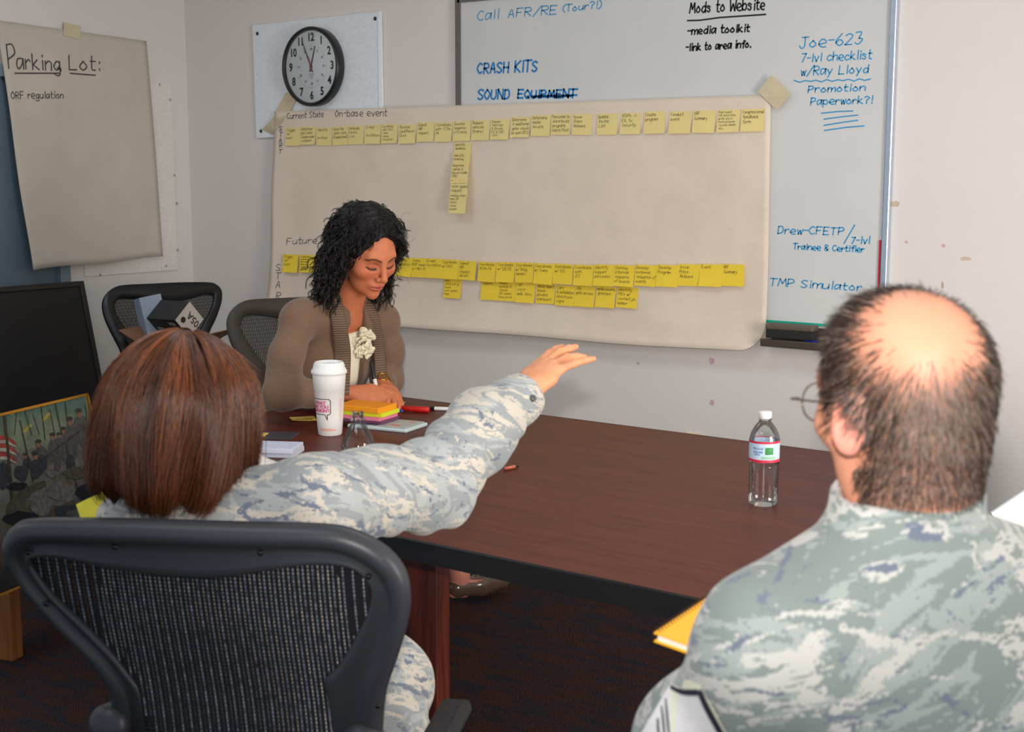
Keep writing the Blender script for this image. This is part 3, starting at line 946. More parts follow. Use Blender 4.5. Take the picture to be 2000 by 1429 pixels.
PINK = flat('pink_print', (222, 40, 130), 0.5, var=0); BROWN = flat('brown_print', (88, 52, 40), 0.5, var=0); ORNG = flat('orange_print', (238, 120, 50), 0.5, var=0)
bub = [(0.004, 0.107), (-0.056, 0.107), (-0.060, 0.103), (-0.060, 0.067), (-0.056, 0.063), (-0.008, 0.063), (-0.001, 0.047), (-0.0015, 0.063), (0.004, 0.063), (0.008, 0.067), (0.008, 0.103), (0.004, 0.107)]
bub = [(u - 0.006, v) for u, v in bub]
den = []
for a, b in zip(bub[:-1], bub[1:]):
    den += [tuple(np.array(a) * (1 - t) + np.array(b) * t) for t in np.linspace(0, 1, 6)[:-1]]
mb = MB(); ribbons(mb, [den + [bub[-1]]], 0.0022, lambda u, v: on_cup(u, v)); mb.build('speech_bubble', BROWN, cup)
bm = bmesh.new()
for s, v in (('WHAT', 0.0955), ('ARE YOU', 0.0845), ("DRINKIN'?", 0.0735)):
    bm.from_mesh(print_text(s, 0.0132, PINK, None, None, lambda a, b, v=v: on_cup(a - 0.031, b + v, 0.0006), bold=0.0004))
me = bpy.data.meshes.new('pink_lettering'); bm.to_mesh(me); bm.free(); finish('pink_lettering', me, PINK, cup)
mb = MB(); L = []
for i in range(14):
    v = 0.045 + i * 0.0046
    L.append([(0.030 + 0.001 * math.sin(i), v), (0.034, v), (0.038 - 0.001 * (i % 3), v)])
for v in (0.0195, 0.0170, 0.0225):
    L.append([(-0.030 + k * 0.006, v) for k in range(9 if v != .0225 else 7)])
ribbons(mb, L, 0.0011, lambda u, v: on_cup(u, v)); mb.build('small_print', ORNG, cup)

# clear water bottle
CLEAR = glass('clear_plastic')
p = T(1490, 984)
wb = empty('water_bottle', p, 0, 'clear water bottle with a white cap and red edged label, standing alone on the table', 'bottle')
R0 = 0.0335
pr = [(0, 0.003), (0.02, 0.003), (0.028, 0.0), (0.0325, 0.006), (R0, 0.014)]
for i in range(9):
    z = 0.018 + i * 0.0085
    pr += [(R0, z), (R0 - 0.0024, z + 0.0042)]
pr += [(R0, 0.096), (R0, 0.150), (0.0325, 0.156), (0.030, 0.164), (0.0235, 0.176), (0.0165, 0.185), (0.0135, 0.189), (0.0135, 0.192), (0.0155, 0.193), (0.0155, 0.195), (0.0125, 0.196), (0.0125, 0.206)]
MB().lathe(pr, (0, 0, 0), 40).build('bottle_body', CLEAR, wb, True)
MB().lathe([(0.0138, 0.196), (0.0145, 0.197), (0.0145, 0.209), (0.0132, 0.211), (0, 0.211)], (0, 0, 0), 28).build('cap', flat('white_cap', (238, 236, 232), 0.4), wb, True)
tw2 = math.atan2(*(CAM - p)[[1, 0]])
lab = MB()
LT = flat('bottle_label_pale_blue', (190, 212, 232), 0.4, var=0.08, scale=30); LRd = flat('bottle_label_red', (206, 40, 70), 0.4, var=0); LG = flat('bottle_label_green', (50, 140, 70), 0.4, var=0.3, scale=160); LBl = flat('bottle_label_blue', (70, 110, 170), 0.5, var=0)
lab.lathe([(R0 + .0004, 0.102), (R0 + .0004, 0.146)], n=40)
lab.lathe([(R0 + .0007, 0.101), (R0 + .0007, 0.107)], n=40, mi=1).lathe([(R0 + .0007, 0.143), (R0 + .0007, 0.148)], n=40, mi=1)
def on_bot(u, v, r=R0 + 0.0009, tw=tw2):
    a = tw + u / r
    return Vector((r * math.cos(a), r * math.sin(a), v))
def patch(mb, u0, u1, v0, v1, mi, n=6, **k):
    vs = [on_bot(u0 + (u1 - u0) * i / n, v, **k) for v in (v0, v1) for i in range(n + 1)]
    mb.add(vs, [(i, i + 1, n + 2 + i, n + 1 + i) for i in range(n)], mi)
patch(lab, 0.002, 0.021, 0.119, 0.135, 2); patch(lab, -0.006, 0.026, 0.1085, 0.115, 3)
lab.build('label', [LT, LRd, LG, flat('bottle_label_pale_green', (150, 190, 160), 0.5)], wb)
mb = MB(); L = write('Natural', -0.026, 0.130, 0.006, 0.024) + write('spring water', -0.026, 0.123, 0.004, 0.024) + write('500 ml', -0.022, 0.117, 0.004, 0.012)
ribbons(mb, L, 0.0007, lambda u, v: on_bot(u, v, R0 + 0.001)); mb.build('label_text', LBl, wb)

# open cola bottle close to the pointing sleeve
p = T(702, 1012)
cb = empty('soda_bottle', p, 0, 'open clear soda bottle with a red and white label, behind the camouflage sleeve', 'bottle')
RB = 0.0365
MB().lathe([(0, 0.006), (0.022, 0.002), (0.031, 0.0), (0.035, 0.012), (0.0355, 0.05), (0.034, 0.075), (RB, 0.095), (RB, 0.145), (0.0355, 0.158), (0.031, 0.176), (0.0235, 0.193), (0.0165, 0.205), (0.0135, 0.210), (0.0132, 0.214), (0.0165, 0.215), (0.0165, 0.2175), (0.0128, 0.2185), (0.0122, 0.222), (0.0135, 0.223), (0.0122, 0.225), (0.0135, 0.2265), (0.0122, 0.2285), (0.013, 0.230), (0.0128, 0.233), (0.0105, 0.233), (0.0105, 0.21)], (0, 0, 0), 40).build('bottle_body', CLEAR, cb, True)
col_ = NT('cola'); col_.b.inputs['Base Color'].default_value = (*lin((40, 16, 8)), 1); col_.set(Roughness=0.1)
MB().lathe([(0, 0.008), (0.030, 0.004), (0.034, 0.013), (0.0345, 0.05), (0.033, 0.075), (0.0355, 0.096), (0.0355, 0.142), (0, 0.1425)], (0, 0, 0), 32).build('soda', col_.mat, cb, True)
tw3 = math.atan2(*(CAM - p)[[1, 0]])
lab = MB().lathe([(RB + .0004, 0.085), (RB + .0004, 0.142)], n=40)
kb = dict(r=RB + 0.0008, tw=tw3)
patch(lab, -0.022, 0.004, 0.087, 0.141, 1, **kb); patch(lab, 0.004, 0.036, 0.087, 0.141, 2, **kb)
lab.build('label', [flat('soda_label_white', (226, 222, 220), 0.4), flat('soda_label_red', (212, 40, 36), 0.4, var=0.02), flat('soda_label_pale_blue', (190, 205, 228), 0.4)], cb)
kb = dict(r=RB + 0.0011, tw=tw3)
dm = MB()
vs = [on_bot(-0.030 + 0.011 * math.cos(a), 0.128 + 0.011 * math.sin(a), **kb) for a in np.linspace(0, 2 * PI, 24, endpoint=False)]
dm.add(vs, [tuple(range(24))])
dm.build('label_disc', flat('soda_disc_red', (220, 30, 30), 0.4, var=0), cb)
mb = MB(); L = []
for i, (v, s) in enumerate(((0.134, 'diet facts'), (0.127, '20 fl oz'), (0.120, 'calories 0'), (0.113, 'sodium'))):
    L += write(s, 0.008, v, 0.004, 0.022)
ribbons(mb, L, 0.0006, lambda u, v: on_bot(u, v, **kb)); mb.build('label_text', flat('soda_text_blue', (60, 90, 160), 0.5, var=0), cb)
mb = MB(); ribbons(mb, write('Cola', -0.019, 0.118, 0.014, 0.02), 0.0016, lambda u, v: on_bot(u, v, **kb)); mb.build('script_text', flat('soda_text_pale', (240, 220, 210), 0.5, var=0), cb)

# pads, notebooks, paper
def flat_box(name, quad, z0, h, mat, label=None, cat=None, group=None, parent=None, bev=0.0015):
    """a flat rectangular slab from a photo position, its size and heading: quad=(px,py, length, width, world angle)"""
    px, py, ln, wd_, ang = quad
    p = T(px, py, z0 + h)
    o = MB().bbox((0, 0, h / 2), (ln, wd_, h), bev).build(name, mat)
    o.location = (p[0], p[1], z0); o.rotation_euler = (0, 0, ang)
    if label: tag(o, label, cat, group)
    return o
A0 = math.radians(10)
MINT = flat('notepad_mint_cover', (196, 214, 214), 0.3, var=0.03)
nb = flat_box('notepad', (757, 826, 0.20, 0.125, A0), TZ, 0.011, MINT, 'flat mint and white packet lying under the stack of colored note pads', 'notepad', bev=0.004)
cv = MB().bbox((0.03, 0, 0.0125), (0.12, 0.115, 0.002), 0.0005).build('cover_print', flat('cover_grey_print', (176, 180, 176), 0.35), nb)
cv2 = MB().box((-0.02, 0.0, 0.0137), (0.035, 0.112, 0.0006)).build('cover_band', flat('cover_charcoal', (74, 72, 84), 0.4), nb)
cv3 = MB().box((0.064, 0.035, 0.0138), (0.02, 0.006, 0.0006)).box((0.045, -0.03, 0.0138), (0.03, 0.014, 0.0006)).build('cover_mark', flat('cover_red_print', (206, 96, 90), 0.4), nb)
z = TZ + 0.0142
for nm_, h, rgb, lab_, dx in (('purple', 0.009, (110, 64, 96), 'dark purple sticky note pad at the bottom of the pad stack', 0.003), ('pink', 0.011, (236, 130, 160), 'pink sticky note pad second from the bottom of the pad stack', 0.0), ('lime', 0.012, (220, 228, 40), 'lime yellow sticky note pad under the orange one', 0.004), ('orange', 0.016, (250, 160, 20), 'thick lined orange sticky note pad on top of the pad stack', -0.002)):
    o = flat_box('note_pad', (719, 818, 0.150, 0.102, A0 + dx * 6), z, h, flat('pad_' + nm_, rgb, 0.6, var=0.03), lab_, 'note pad', 'stack of colored note pads')
    p = T(717, 829, TZ)
    o.location = (p[0] + dx, p[1] + dx, z)
    z += h
    if nm_ == 'orange':
        mb = MB()
        for i in range(13):
            y = -0.044 + i * 0.0073
            mb.box((0, y, h + 0.0002), (0.142, 0.0009, 0.0003))
        mb.build('ruled_lines', flat('pad_line_orange', (214, 120, 10), 0.6), o)
# flat sticky note with writing
def desk_note(px, py, ang, label, text=None, size=0.075, mat=None):
    p = T(px, py, TZ)
    mb = MB(); n = 5; W = size
    def pt(x, y, up=0.0):
        return (x, y, 0.0012 + 0.004 * ((x / W + 0.5) ** 2) * ((y / W + .5)) + up)
    vs = [pt(-W / 2 + W * i / n, -W / 2 + W * j / n) for j in range(n + 1) for i in range(n + 1)]
    mb.add(vs, [(j * (n + 1) + i, j * (n + 1) + i + 1, (j + 1) * (n + 1) + i + 1, (j + 1) * (n + 1) + i) for j in range(n) for i in range(n)])
    if text:
        y = 0.02
        for r in text.split('|'):
            ribbons(mb, write(r, -0.026, y, 0.009, min(0.055, 0.006 * len(r)), rng=rn), 0.0011, lambda a, b: pt(a, b, 0.0006), 1); y -= 0.014
    o = mb.build('sticky_note', [mat or flat('gold_note', (236, 198, 92), 0.7, var=0.03), NOTE_INK])
    o.location = (p[0], p[1], TZ); o.rotation_euler = (0, 0, ang)
    sm = o.modifiers.new('thickness', 'SOLIDIFY'); sm.thickness = 0.0006
    return tag(o, label, 'sticky note')
desk_note(592, 818, math.radians(-128), 'yellow sticky note lying alone on the table beside the foam cup', 'Web list|to PA')
desk_note(762, 790, math.radians(14), 'yellow sticky note under the hands of the woman in the cardigan')
def pen(name, pts, rads, label, cat='pen', ring=14):
    """a pen along a straight line: stations (t along the length, radius, material index)"""
    a, b = np.array(pts[0]), np.array(pts[1])
    root = empty(name, tuple((a + b) / 2), 0, label, cat)
    ax = Vector(b - a); Mx = Vector((0, 0, 1)).rotation_difference(ax.normalized()).to_matrix()
    L = ax.length
    for pname, prof, m in rads:
        MB().lathe([(r, (t - 0.5) * L) for t, r in prof], (0, 0, 0), ring, 0, Mx).build(pname, m, root, True)
    return root
RED = flat('red_marker_plastic', (206, 30, 26), 0.35); WHT = flat('white_barrel', (226, 226, 224), 0.4); BLKP = flat('black_pen_plastic', (20, 20, 22), 0.3)
def tz(px, py, z): return T(px, py, z)
a, b = tz(783, 797, TZ + 0.009), tz(838, 800, TZ + 0.009)
pen('marker_pen', (a, b), [('barrel', [(0, 0), (0.0, 0.008), (0.45, 0.008)], RED), ('cap', [(0.45, 0.009), (0.46, 0.0095), (0.97, 0.009), (1.0, 0.007), (1, 0)], RED)], 'thick red marker lying behind the stack of note pads', 'marker')
a, b = tz(840, 797, TZ + 0.0065), tz(896, 799, TZ + 0.0065)
sp = pen('marker_pen', (a, b), [('cap', [(0, 0), (0, 0.0052), (0.02, 0.006), (0.16, 0.0064)], BLKP), ('barrel', [(0.16, 0.006), (0.95, 0.006), (1.0, 0.004), (1, 0)], WHT)], 'white marker with a black cap lying end to end with the red marker', 'marker')
a, b = tz(764, 796, TZ + 0.016), tz(786, 803, TZ + 0.016)
pen('ballpoint_pen', (a, b), [('barrel', [(0, 0), (0, 0.004), (0.5, 0.0048), (0.5, 0.0048)], flat('pen_white', (220, 224, 230), 0.3)), ('grip', [(0.5, 0.0048), (0.95, 0.0048), (1.0, 0.002), (1, 0)], flat('pen_blue', (40, 80, 180), 0.3))], 'small blue and white pen between the note pads and the red marker')
a, b = tz(600, 893, TZ + 0.008), tz(652, 905, TZ + 0.006)
bp = pen('ballpoint_pen', (a, b), [('barrel', [(0, 0), (0, 0.0045), (0.04, 0.0062), (0.6, 0.006), (0.62, 0.0066), (0.72, 0.006)], BLKP), ('tip', [(0.72, 0.0055), (0.95, 0.002), (1, 0.0008), (1, 0)], flat('pen_silver', (190, 180, 170), 0.3, 0.9))], 'black pen lying on the white papers beside the soda bottle')
a, b = tz(985, 915, TZ + 0.005), tz(1014, 909, TZ + 0.005)
pen('ballpoint_pen', (a, b), [('barrel', [(0, 0), (0, 0.0042), (0.7, 0.0042)], flat('pen_salmon', (206, 110, 80), 0.4)), ('tip', [(0.7, 0.004), (0.9, 0.0032), (1, 0.001), (1, 0)], BLKP)], 'salmon pen with a black tip, half hidden under the pointing sleeve')
# spiral pads and the dark folder
A1 = math.radians(28)
PAPERW = flat('ruled_paper_white', (206, 210, 226), 0.6, var=0.02)
for k, (zz, h, px, py, lab_) in enumerate(((TZ, 0.013, 528, 876, 'lower of two white ruled notepads beside the brown bob of hair'), (TZ + 0.0135, 0.013, 526, 868, 'upper of two white ruled notepads, under the dark folder'))):
    o = flat_box('ruled_notepad', (px, py, 0.155, 0.10, A1), zz, h, PAPERW, lab_, 'notepad', 'two ruled notepads')
    mb = MB()
    for i in range(12): mb.box((-0.07 + i * 0.0125, 0, h + 0.0002), (0.0008, 0.095, 0.0003))
    mb.build('ruled_lines', flat('ruled_blue_line', (150, 160, 200), 0.6), o)
fo = flat_box('folder', (524, 849, 0.15, 0.10, A1 + 0.06), TZ + 0.0275, 0.003, flat('folder_navy_black', (40, 42, 56), 0.35), 'dark navy folder lying on the white ruled notepads', 'folder')
MB().box((-0.03, 0.0, 0.0035), (0.05, 0.05, 0.0006)).build('yellow_tab', flat('gold_note', (236, 198, 92), 0.7), fo)
# white sheets near the front of the table
def sheet_on_table(px, py, ln, wd_, ang, label, curl, z=TZ):
    p = T(px, py)
    n = 12
    vs = []; fs = []
    for j in range(n + 1):
        for i in range(n + 1):
            x = (i / n - 0.5) * ln; y = (j / n - 0.5) * wd_
            vs.append((x, y, 0.0012 + curl * max(0, (0.45 - i / n)) ** 2 * 4))
    for j in range(n):
        for i in range(n):
            a = j * (n + 1) + i; fs.append((a, a + 1, a + n + 2, a + n + 1))
    o = mesh_obj('paper_sheet', vs, fs, flat('paper_warm_white', (226, 218, 210), 0.7, var=0.02), smooth=True)
    sm = o.modifiers.new('thickness', 'SOLIDIFY'); sm.thickness = 0.0008
    o.location = (p[0], p[1], z); o.rotation_euler = (0, 0, ang)
    return tag(o, label, 'paper')
s1 = sheet_on_table(545, 925, 0.28, 0.215, math.radians(22), 'white paper with a curled corner lying on the table behind the bob haircut', 0.06)
mb = MB(); 
for i in range(5): ribbons(mb, write('memo text line for review', -0.02, 0.07 - i * 0.02, 0.004, 0.11, rng=rn), 0.0007, lambda a, b: (a, b, 0.0024))
mb.build('printed_lines', flat('print_grey', (140, 130, 126), 0.6, var=0), s1)
# ------------------------------------------------------------------ mesh office chairs
CT = math.radians(15); CAZ = math.radians(10)
_fwd = RV * math.sin(CAZ) + FV * math.cos(CAZ); _rt = RV * math.cos(CAZ) - FV * math.sin(CAZ)
_up = ZV * math.cos(CT) - _fwd * math.sin(CT); _nn = np.cross(_rt, _up)
CP0 = at(400, 1030, 1.75)
def _loc(px, py):
    d = ray(px, py); s = ((CP0 - CAM) @ _nn) / (d @ _nn); p = CAM + d * s - CP0
    return (float(p @ _rt), float(p @ _up))
O_PX = [(742, 1429), (750, 1360), (770, 1300), (790, 1232), (796, 1180), (786, 1128), (752, 1083), (692, 1048), (620, 1033), (450, 1027), (250, 1022), (60, 1025), (14, 1040), (-2, 1066), (6, 1098), (32, 1142), (100, 1220), (160, 1278), (200, 1332), (215, 1368), (222, 1429)]
I_PX = [(648, 1429), (640, 1370), (634, 1330), (660, 1302), (692, 1250), (716, 1200), (724, 1162), (712, 1132), (680, 1110), (620, 1104), (540, 1112), (450, 1126), (370, 1129), (290, 1122), (200, 1110), (120, 1093), (72, 1092), (54, 1100), (65, 1122), (100, 1167), (160, 1222), (215, 1277), (250, 1320), (272, 1352), (290, 1429)]
OUTL = [(0.165, -0.56), (0.185, -0.46), (0.205, -0.37)] + [_loc(*q) for q in O_PX] + [(-0.186, -0.40), (-0.175, -0.48), (-0.155, -0.56)]
INL = [(0.115, -0.53), (0.13, -0.46), (0.148, -0.38)] + [_loc(*q) for q in I_PX] + [(-0.128, -0.40), (-0.12, -0.46), (-0.108, -0.53)]
def resample(pts, n, closed=False):
    P = np.array(smooth_line(pts, 6))
    s = np.r_[0, np.cumsum(np.linalg.norm(np.diff(P, axis=0), axis=1))]
    t = np.linspace(0, s[-1], n)
    return np.c_[np.interp(t, s, P[:, 0]), np.interp(t, s, P[:, 1])]
FRAME = flat('chair_graphite_frame', (52, 54, 60), 0.42, spec=0.4, var=0.05, scale=300, bump=0.05)
FRAME_D = flat('chair_black_frame', (22, 22, 25), 0.42, var=0.05)
FRAME_B = flat('chair_flash_lit_frame', (66, 58, 52), 0.6, var=0.05)  # black chair's brown grey look under the flash, put into the colour
def weave(name, base, glint, a, k=1.0):
    t = NT(name)
    co = t.coord('UV')
    f = t.noise(co, 260, 2, 0.7)
    t.base(t.ramp(f, [(0.4, lin(base)), (0.72, lin(glint))]))
    t.set(Roughness=0.35, Alpha=a)
    return t.mat
BANDS = {'graphite': (flat('mesh_band_navy', (24, 27, 34), 0.55, var=0.2, scale=400), flat('mesh_filament', (132, 138, 150), 0.22, 0.0, 0.9, var=0.9, scale=90)),  # pale patchy filament colour paints in the flash glints
         'black': (flat('mesh_band_black', (14, 14, 16), 0.6, var=0.2, scale=300), flat('mesh_filament_dark', (40, 42, 46), 0.3, var=0.3, scale=220)),
         'smoke': (flat('mesh_band_flash_lit', (50, 44, 40), 0.6, var=0.2, scale=300), flat('mesh_filament_flash_lit', (64, 58, 54), 0.4, var=0.3, scale=220))}  # mesh lightened in colour as if lit by the flash
def office_chair(style, label, loc, rotz, ztop, group='mesh office chairs'):
    fr = {'graphite': FRAME, 'black': FRAME_D, 'smoke': FRAME_B}[style]
    band, fil = BANDS[style]
    root = empty('office_chair', loc, rotz, label, 'chair', group)
    def bp(u, v, w=0.0):
        """back plane point; w stands off it away from the sitter"""
        w = w - 0.10 * u * u
        return np.array([u, -0.30 - v * math.sin(CT) - w * math.cos(CT), ztop + v * math.cos(CT) - w * math.sin(CT)])
    n = 150
    A = resample(OUTL, n); B = resample(INL, n)
    # match inner points to the outer ones by proportion
    prof = [(0.0, -0.014, 0), (0.0, -0.006, -.0), (0.002, 0.004, 0), (0.009, 0.011, 0), (0.019, 0.012, 0), (0.027, 0.008, 0), (0.032, 0.002, 0)]
    rows = []
    for i in range(n):
        a, b = A[i], B[i]; w = np.linalg.norm(b - a) + 1e-9; d = (b - a) / w
        row = []
        for s, h, _ in prof:
            s = min(s, w * 0.8); row.append(bp(*(a + d * s), h))
        for tt, h in ((0.70, 0.001), (0.86, 0.005), (0.95, 0.006), (1.0, 0.0), (1.0, -0.014)):
            s = 0.032 + (w - 0.032) * (tt - 0.6) / 0.4 if w > 0.034 else w * tt
            row.append(bp(*(a + d * s), h))
        rows.append(row)
    m = len(rows[0]); mb = MB()
    vs = [p for r in rows for p in r]
    fs = [(i * m + k, i * m + k + 1, (i + 1) * m + k + 1, (i + 1) * m + k) for i in range(n - 1) for k in range(m - 1)]
    fs += [(i * m + m - 1, i * m, (i + 1) * m, (i + 1) * m + m - 1) for i in range(n - 1)]
    mb.add(vs, fs)
    mb.add([bp(*A[0], .006), bp(*B[0], .006), bp(*B[-1], .006), bp(*A[-1], .006), bp(*A[0], -.014), bp(*B[0], -.014), bp(*B[-1], -.014), bp(*A[-1], -.014)],
           [(0, 1, 2, 3), (7, 6, 5, 4), (0, 4, 5, 1), (1, 5, 6, 2), (2, 6, 7, 3), (3, 7, 4, 0)])
    mb.build('back_frame', fr, root, True)
    # woven back: upright bands with shiny filaments between
    import bisect
    def spans(u):
        ys = []
        Q = np.vstack([B, B[:1]])
        for p, q in zip(Q[:-1], Q[1:]):
            if (p[0] - u) * (q[0] - u) < 0:
                ys.append(p[1] + (q[1] - p[1]) * (u - p[0]) / (q[0] - p[0]))
        ys.sort(); return list(zip(ys[::2], ys[1::2]))
    wb_ = MB(); us = np.arange(B[:, 0].min() + 0.003, B[:, 0].max() - 0.002, 0.0068)
    for k, u in enumerate(us):
        for (v0, v1) in spans(u):
            if v1 - v0 < 0.01: continue
            K = max(2, int((v1 - v0) / 0.03))
            vv = np.linspace(v1 + 0.012, v0 - 0.012, K + 1)
            if True:
                hw = 0.0027
                f = lambda v, x: bp(x + 0.004 * math.sin(v * 11), v, -0.006 + 0.022 * math.exp(-((v + 0.40) / 0.1) ** 2))
                pts = []
                for v in vv: pts += [f(v, u - hw), f(v, u + hw)]
                wb_.add(pts, [(2 * i, 2 * i + 1, 2 * i + 3, 2 * i + 2) for i in range(K)], 0)
                if style == 'graphite' and k % 2:
                    wb_.tube([f(v, u + 0.0034) + np.array([0, -0.0008, 0]) for v in vv], 0.0011, 4, 1, caps=False)
    for v in np.arange(B[:, 1].min() + 0.01, B[:, 1].max(), 0.013 if style != 'graphite' else 0.006):       # cross threads
        xs = []
        Q = np.vstack([B, B[:1]])
        for p, q in zip(Q[:-1], Q[1:]):
            if (p[1] - v) * (q[1] - v) < 0: xs.append(p[0] + (q[0] - p[0]) * (v - p[1]) / (q[1] - p[1]))
        xs.sort()
        for x0, x1 in zip(xs[::2], xs[1::2]):
            xx = np.linspace(x0, x1, 14)
            wb_.tube([bp(x, v, -0.0045 + 0.022 * math.exp(-((v + 0.40) / 0.1) ** 2)) for x in xx], 0.0009, 4, 0, caps=False)
    wb_.build('woven_back', [band, fil], root)
    for (u, v) in ((-0.262, -0.052), (-0.13, -0.033), (0.075, -0.03), (0.218, -0.06), (0.243, -0.165), (0.213, -0.265), (-0.250, -0.133), (-0.172, -0.268)):
        MB().lathe([(0, 0.003), (0.003, 0.0026), (0.0042, 0)], tuple(bp(u, v, 0.007)), 12, 0, Matrix.Rotation(PI / 2 - CT, 3, 'X')).build('screw', flat('chair_screw', (30, 30, 34), 0.3, 0.6), root, True)
    MB().bbox(tuple(bp(-0.035, -0.062, 0.0015)), (0.055, 0.002, 0.010), 0.0008, M=Matrix.Rotation(-CT, 3, 'X')).build('badge', flat('chair_badge', (34, 34, 38), 0.5), root)
    for sx, u in ((1, 0.185), (-1, -0.185)):
        kx = MB().lathe([(0, 0.035), (0.012, 0.034), (0.024, 0.028), (0.029, 0.018), (0.030, 0), (0.026, -0.02)], tuple(bp(u, -0.33, 0.002)), 24, 0, Matrix.Rotation(PI / 2 - CT, 3, 'X'))
        kx.build('pivot_cap', fr, root, True)
        MB().lathe([(0, 0.004), (0.005, 0.0035), (0.0065, 0)], tuple(bp(u, -0.33, 0.036)), 12, 0, Matrix.Rotation(PI / 2 - CT, 3, 'X')).build('bolt', flat('bolt_dark_steel', (120, 110, 96), 0.25, 1.0), root, True)
    zs = 0.455
    # seat: framed woven pan with a waterfall front
    sm_ = MB(); NX, NY = 16, 14; vs = []
    for j in range(NY + 1):
        for i in range(NX + 1):
            x = (i / NX - .5) * 2; y = j / NY
            hw = 0.245 - 0.03 * (1 - y) ** 2
            vs.append((x * hw, -0.17 + 0.45 * y, zs - 0.02 + 0.022 * abs(x) ** 3 - 0.05 * max(0, y - 0.75) ** 2 * 12 * 0.3))
    sm_.add(vs, [(j * (NX + 1) + i, j * (NX + 1) + i + 1, (j + 1) * (NX + 1) + i + 1, (j + 1) * (NX + 1) + i) for j in range(NY) for i in range(NX)])
    so = sm_.build('seat', band, root, True); md = so.modifiers.new('thickness', 'SOLIDIFY'); md.thickness = 0.008
    ring = [(-0.215, -0.17), (0.215, -0.17), (0.25, 0.0), (0.25, 0.22), (0.20, 0.28), (-0.20, 0.28), (-0.25, 0.22), (-0.25, 0.0), (-0.215, -0.17)]
    MB().tube([(x, y, zs - 0.012) for x, y in smooth_line(ring, 5)], 0.014, 10).build('seat_frame', fr, root, True)
    MB().bbox((0, 0.02, zs - 0.075), (0.20, 0.26, 0.06), 0.02).build('tilt_housing', fr, root)
    for s in ((1, -1) if style != 'graphite' else (1,)):
        a = MB().tube(smooth_line([(s * 0.17, -0.13, zs - 0.07), (s * 0.26, -0.17, zs + 0.02), (s * 0.285, -0.17, zs + 0.12), (s * 0.285, -0.13, zs + 0.205)], 5), 0.019, 10)
        a.lathe([(0, 0.02), (0.022, 0.018), (0.026, 0.008), (0.026, -0.01)], (s * 0.305, -0.17, zs + 0.10), 18, 0, Matrix.Rotation(s * PI / 2, 3, 'Y'))
        ao = a.build('armrest', fr, root, True)
        MB().bbox((s * 0.262, -0.05, zs + 0.215), (0.05, 0.20, 0.028), 0.012).build('arm_pad', flat('arm_pad_black', (24, 24, 26), 0.7), ao)
    MB().lathe([(0.026, 0.10), (0.026, 0.26), (0.018, 0.26), (0.018, zs - 0.1)], (0, 0.02, 0), 18).build('column', fr, root, True)
    bs = MB()
    for k in range(5):
        a = k * 2 * PI / 5 + 0.3
        c, s = math.cos(a), math.sin(a)
        bs.tube([(0.02 * c, 0.02 + 0.02 * s, 0.125), (0.18 * c, 0.02 + 0.18 * s, 0.10), (0.30 * c, 0.02 + 0.30 * s, 0.075)], [0.026, 0.021, 0.015], 8)
    bs.build('star_base', fr, root, True)
    for k in range(5):
        a = k * 2 * PI / 5 + 0.3
        x, y = 0.30 * math.cos(a), 0.02 + 0.30 * math.sin(a)
        MB().lathe([(0, -0.022), (0.024, -0.022), (0.028, -0.018), (0.028, -0.004), (0.018, 0), (0.028, 0.004), (0.028, 0.018), (0.024, 0.022), (0, 0.022)], (x, y, 0.0285), 18, 0, Matrix.Rotation(a, 3, 'Z') @ Matrix.Rotation(PI / 2, 3, 'X')).lathe([(0.007, 0.03), (0.007, 0.075)], (x, y, 0), 8).build('caster', BLKP, root, True)
    return root
_l = CP0 + _fwd * 0.30
office_chair('graphite', 'grey framed mesh office chair in front, its woven back towards us, seating the pointing woman', (_l[0], _l[1], 0), YAW - CAZ, CP0[2])
def chair_at(px, py, depth, fx, fy, style, label):
    p = at(px, py, depth)                              # top centre of the back
    f = np.array([fx, fy]) / math.hypot(fx, fy)
    o = p[:2] + f * 0.30
    return office_chair(style, label, (o[0], o[1], 0), math.atan2(-f[0], f[1]), p[2])
ch_a = chair_at(303, 556, 5.62, 0.99, -0.10, 'black', 'black mesh office chair in the room corner with printer boxes on its seat')
ch_b = chair_at(566, 584, 4.86, 0.97, -0.25, 'smoke', 'flash lit brown grey mesh office chair behind the woman in the cardigan')

# ------------------------------------------------------------------ boxes on the corner chair
bpy.context.view_layer.update()
CARD = flat('cardboard_brown', (132, 92, 68), 0.8, var=0.08, scale=20)
c0 = at(352, 655, 5.30)
cb_ = empty('cardboard_box', (c0[0], c0[1], 0.463), math.radians(20), 'open brown cardboard box on the corner chair, holding up the printer boxes', 'box')
hb = c0[2] - 0.463 - 0.02
m = MB()
for s in (-1, 1):
    m.box((s * 0.108, 0, hb / 2), (0.004, 0.24, hb)).box((0, s * 0.118, hb / 2), (0.212, 0.004, hb))
m.box((0, 0, 0.003), (0.212, 0.232, 0.004)).box((0, 0, hb - 0.03), (0.212, 0.232, 0.003))
m.build('box_walls', CARD, cb_)
for s in (-1, 1):
    MB().box((0, 0, 0.05), (0.003, 0.236, 0.1), 0, None).build('flap', CARD, cb_)
    o = COL.objects[-1] if False else cb_.children[-1]
    o.location = (s * 0.11, 0, hb); o.rotation_euler = (0, s * math.radians(62), 0)
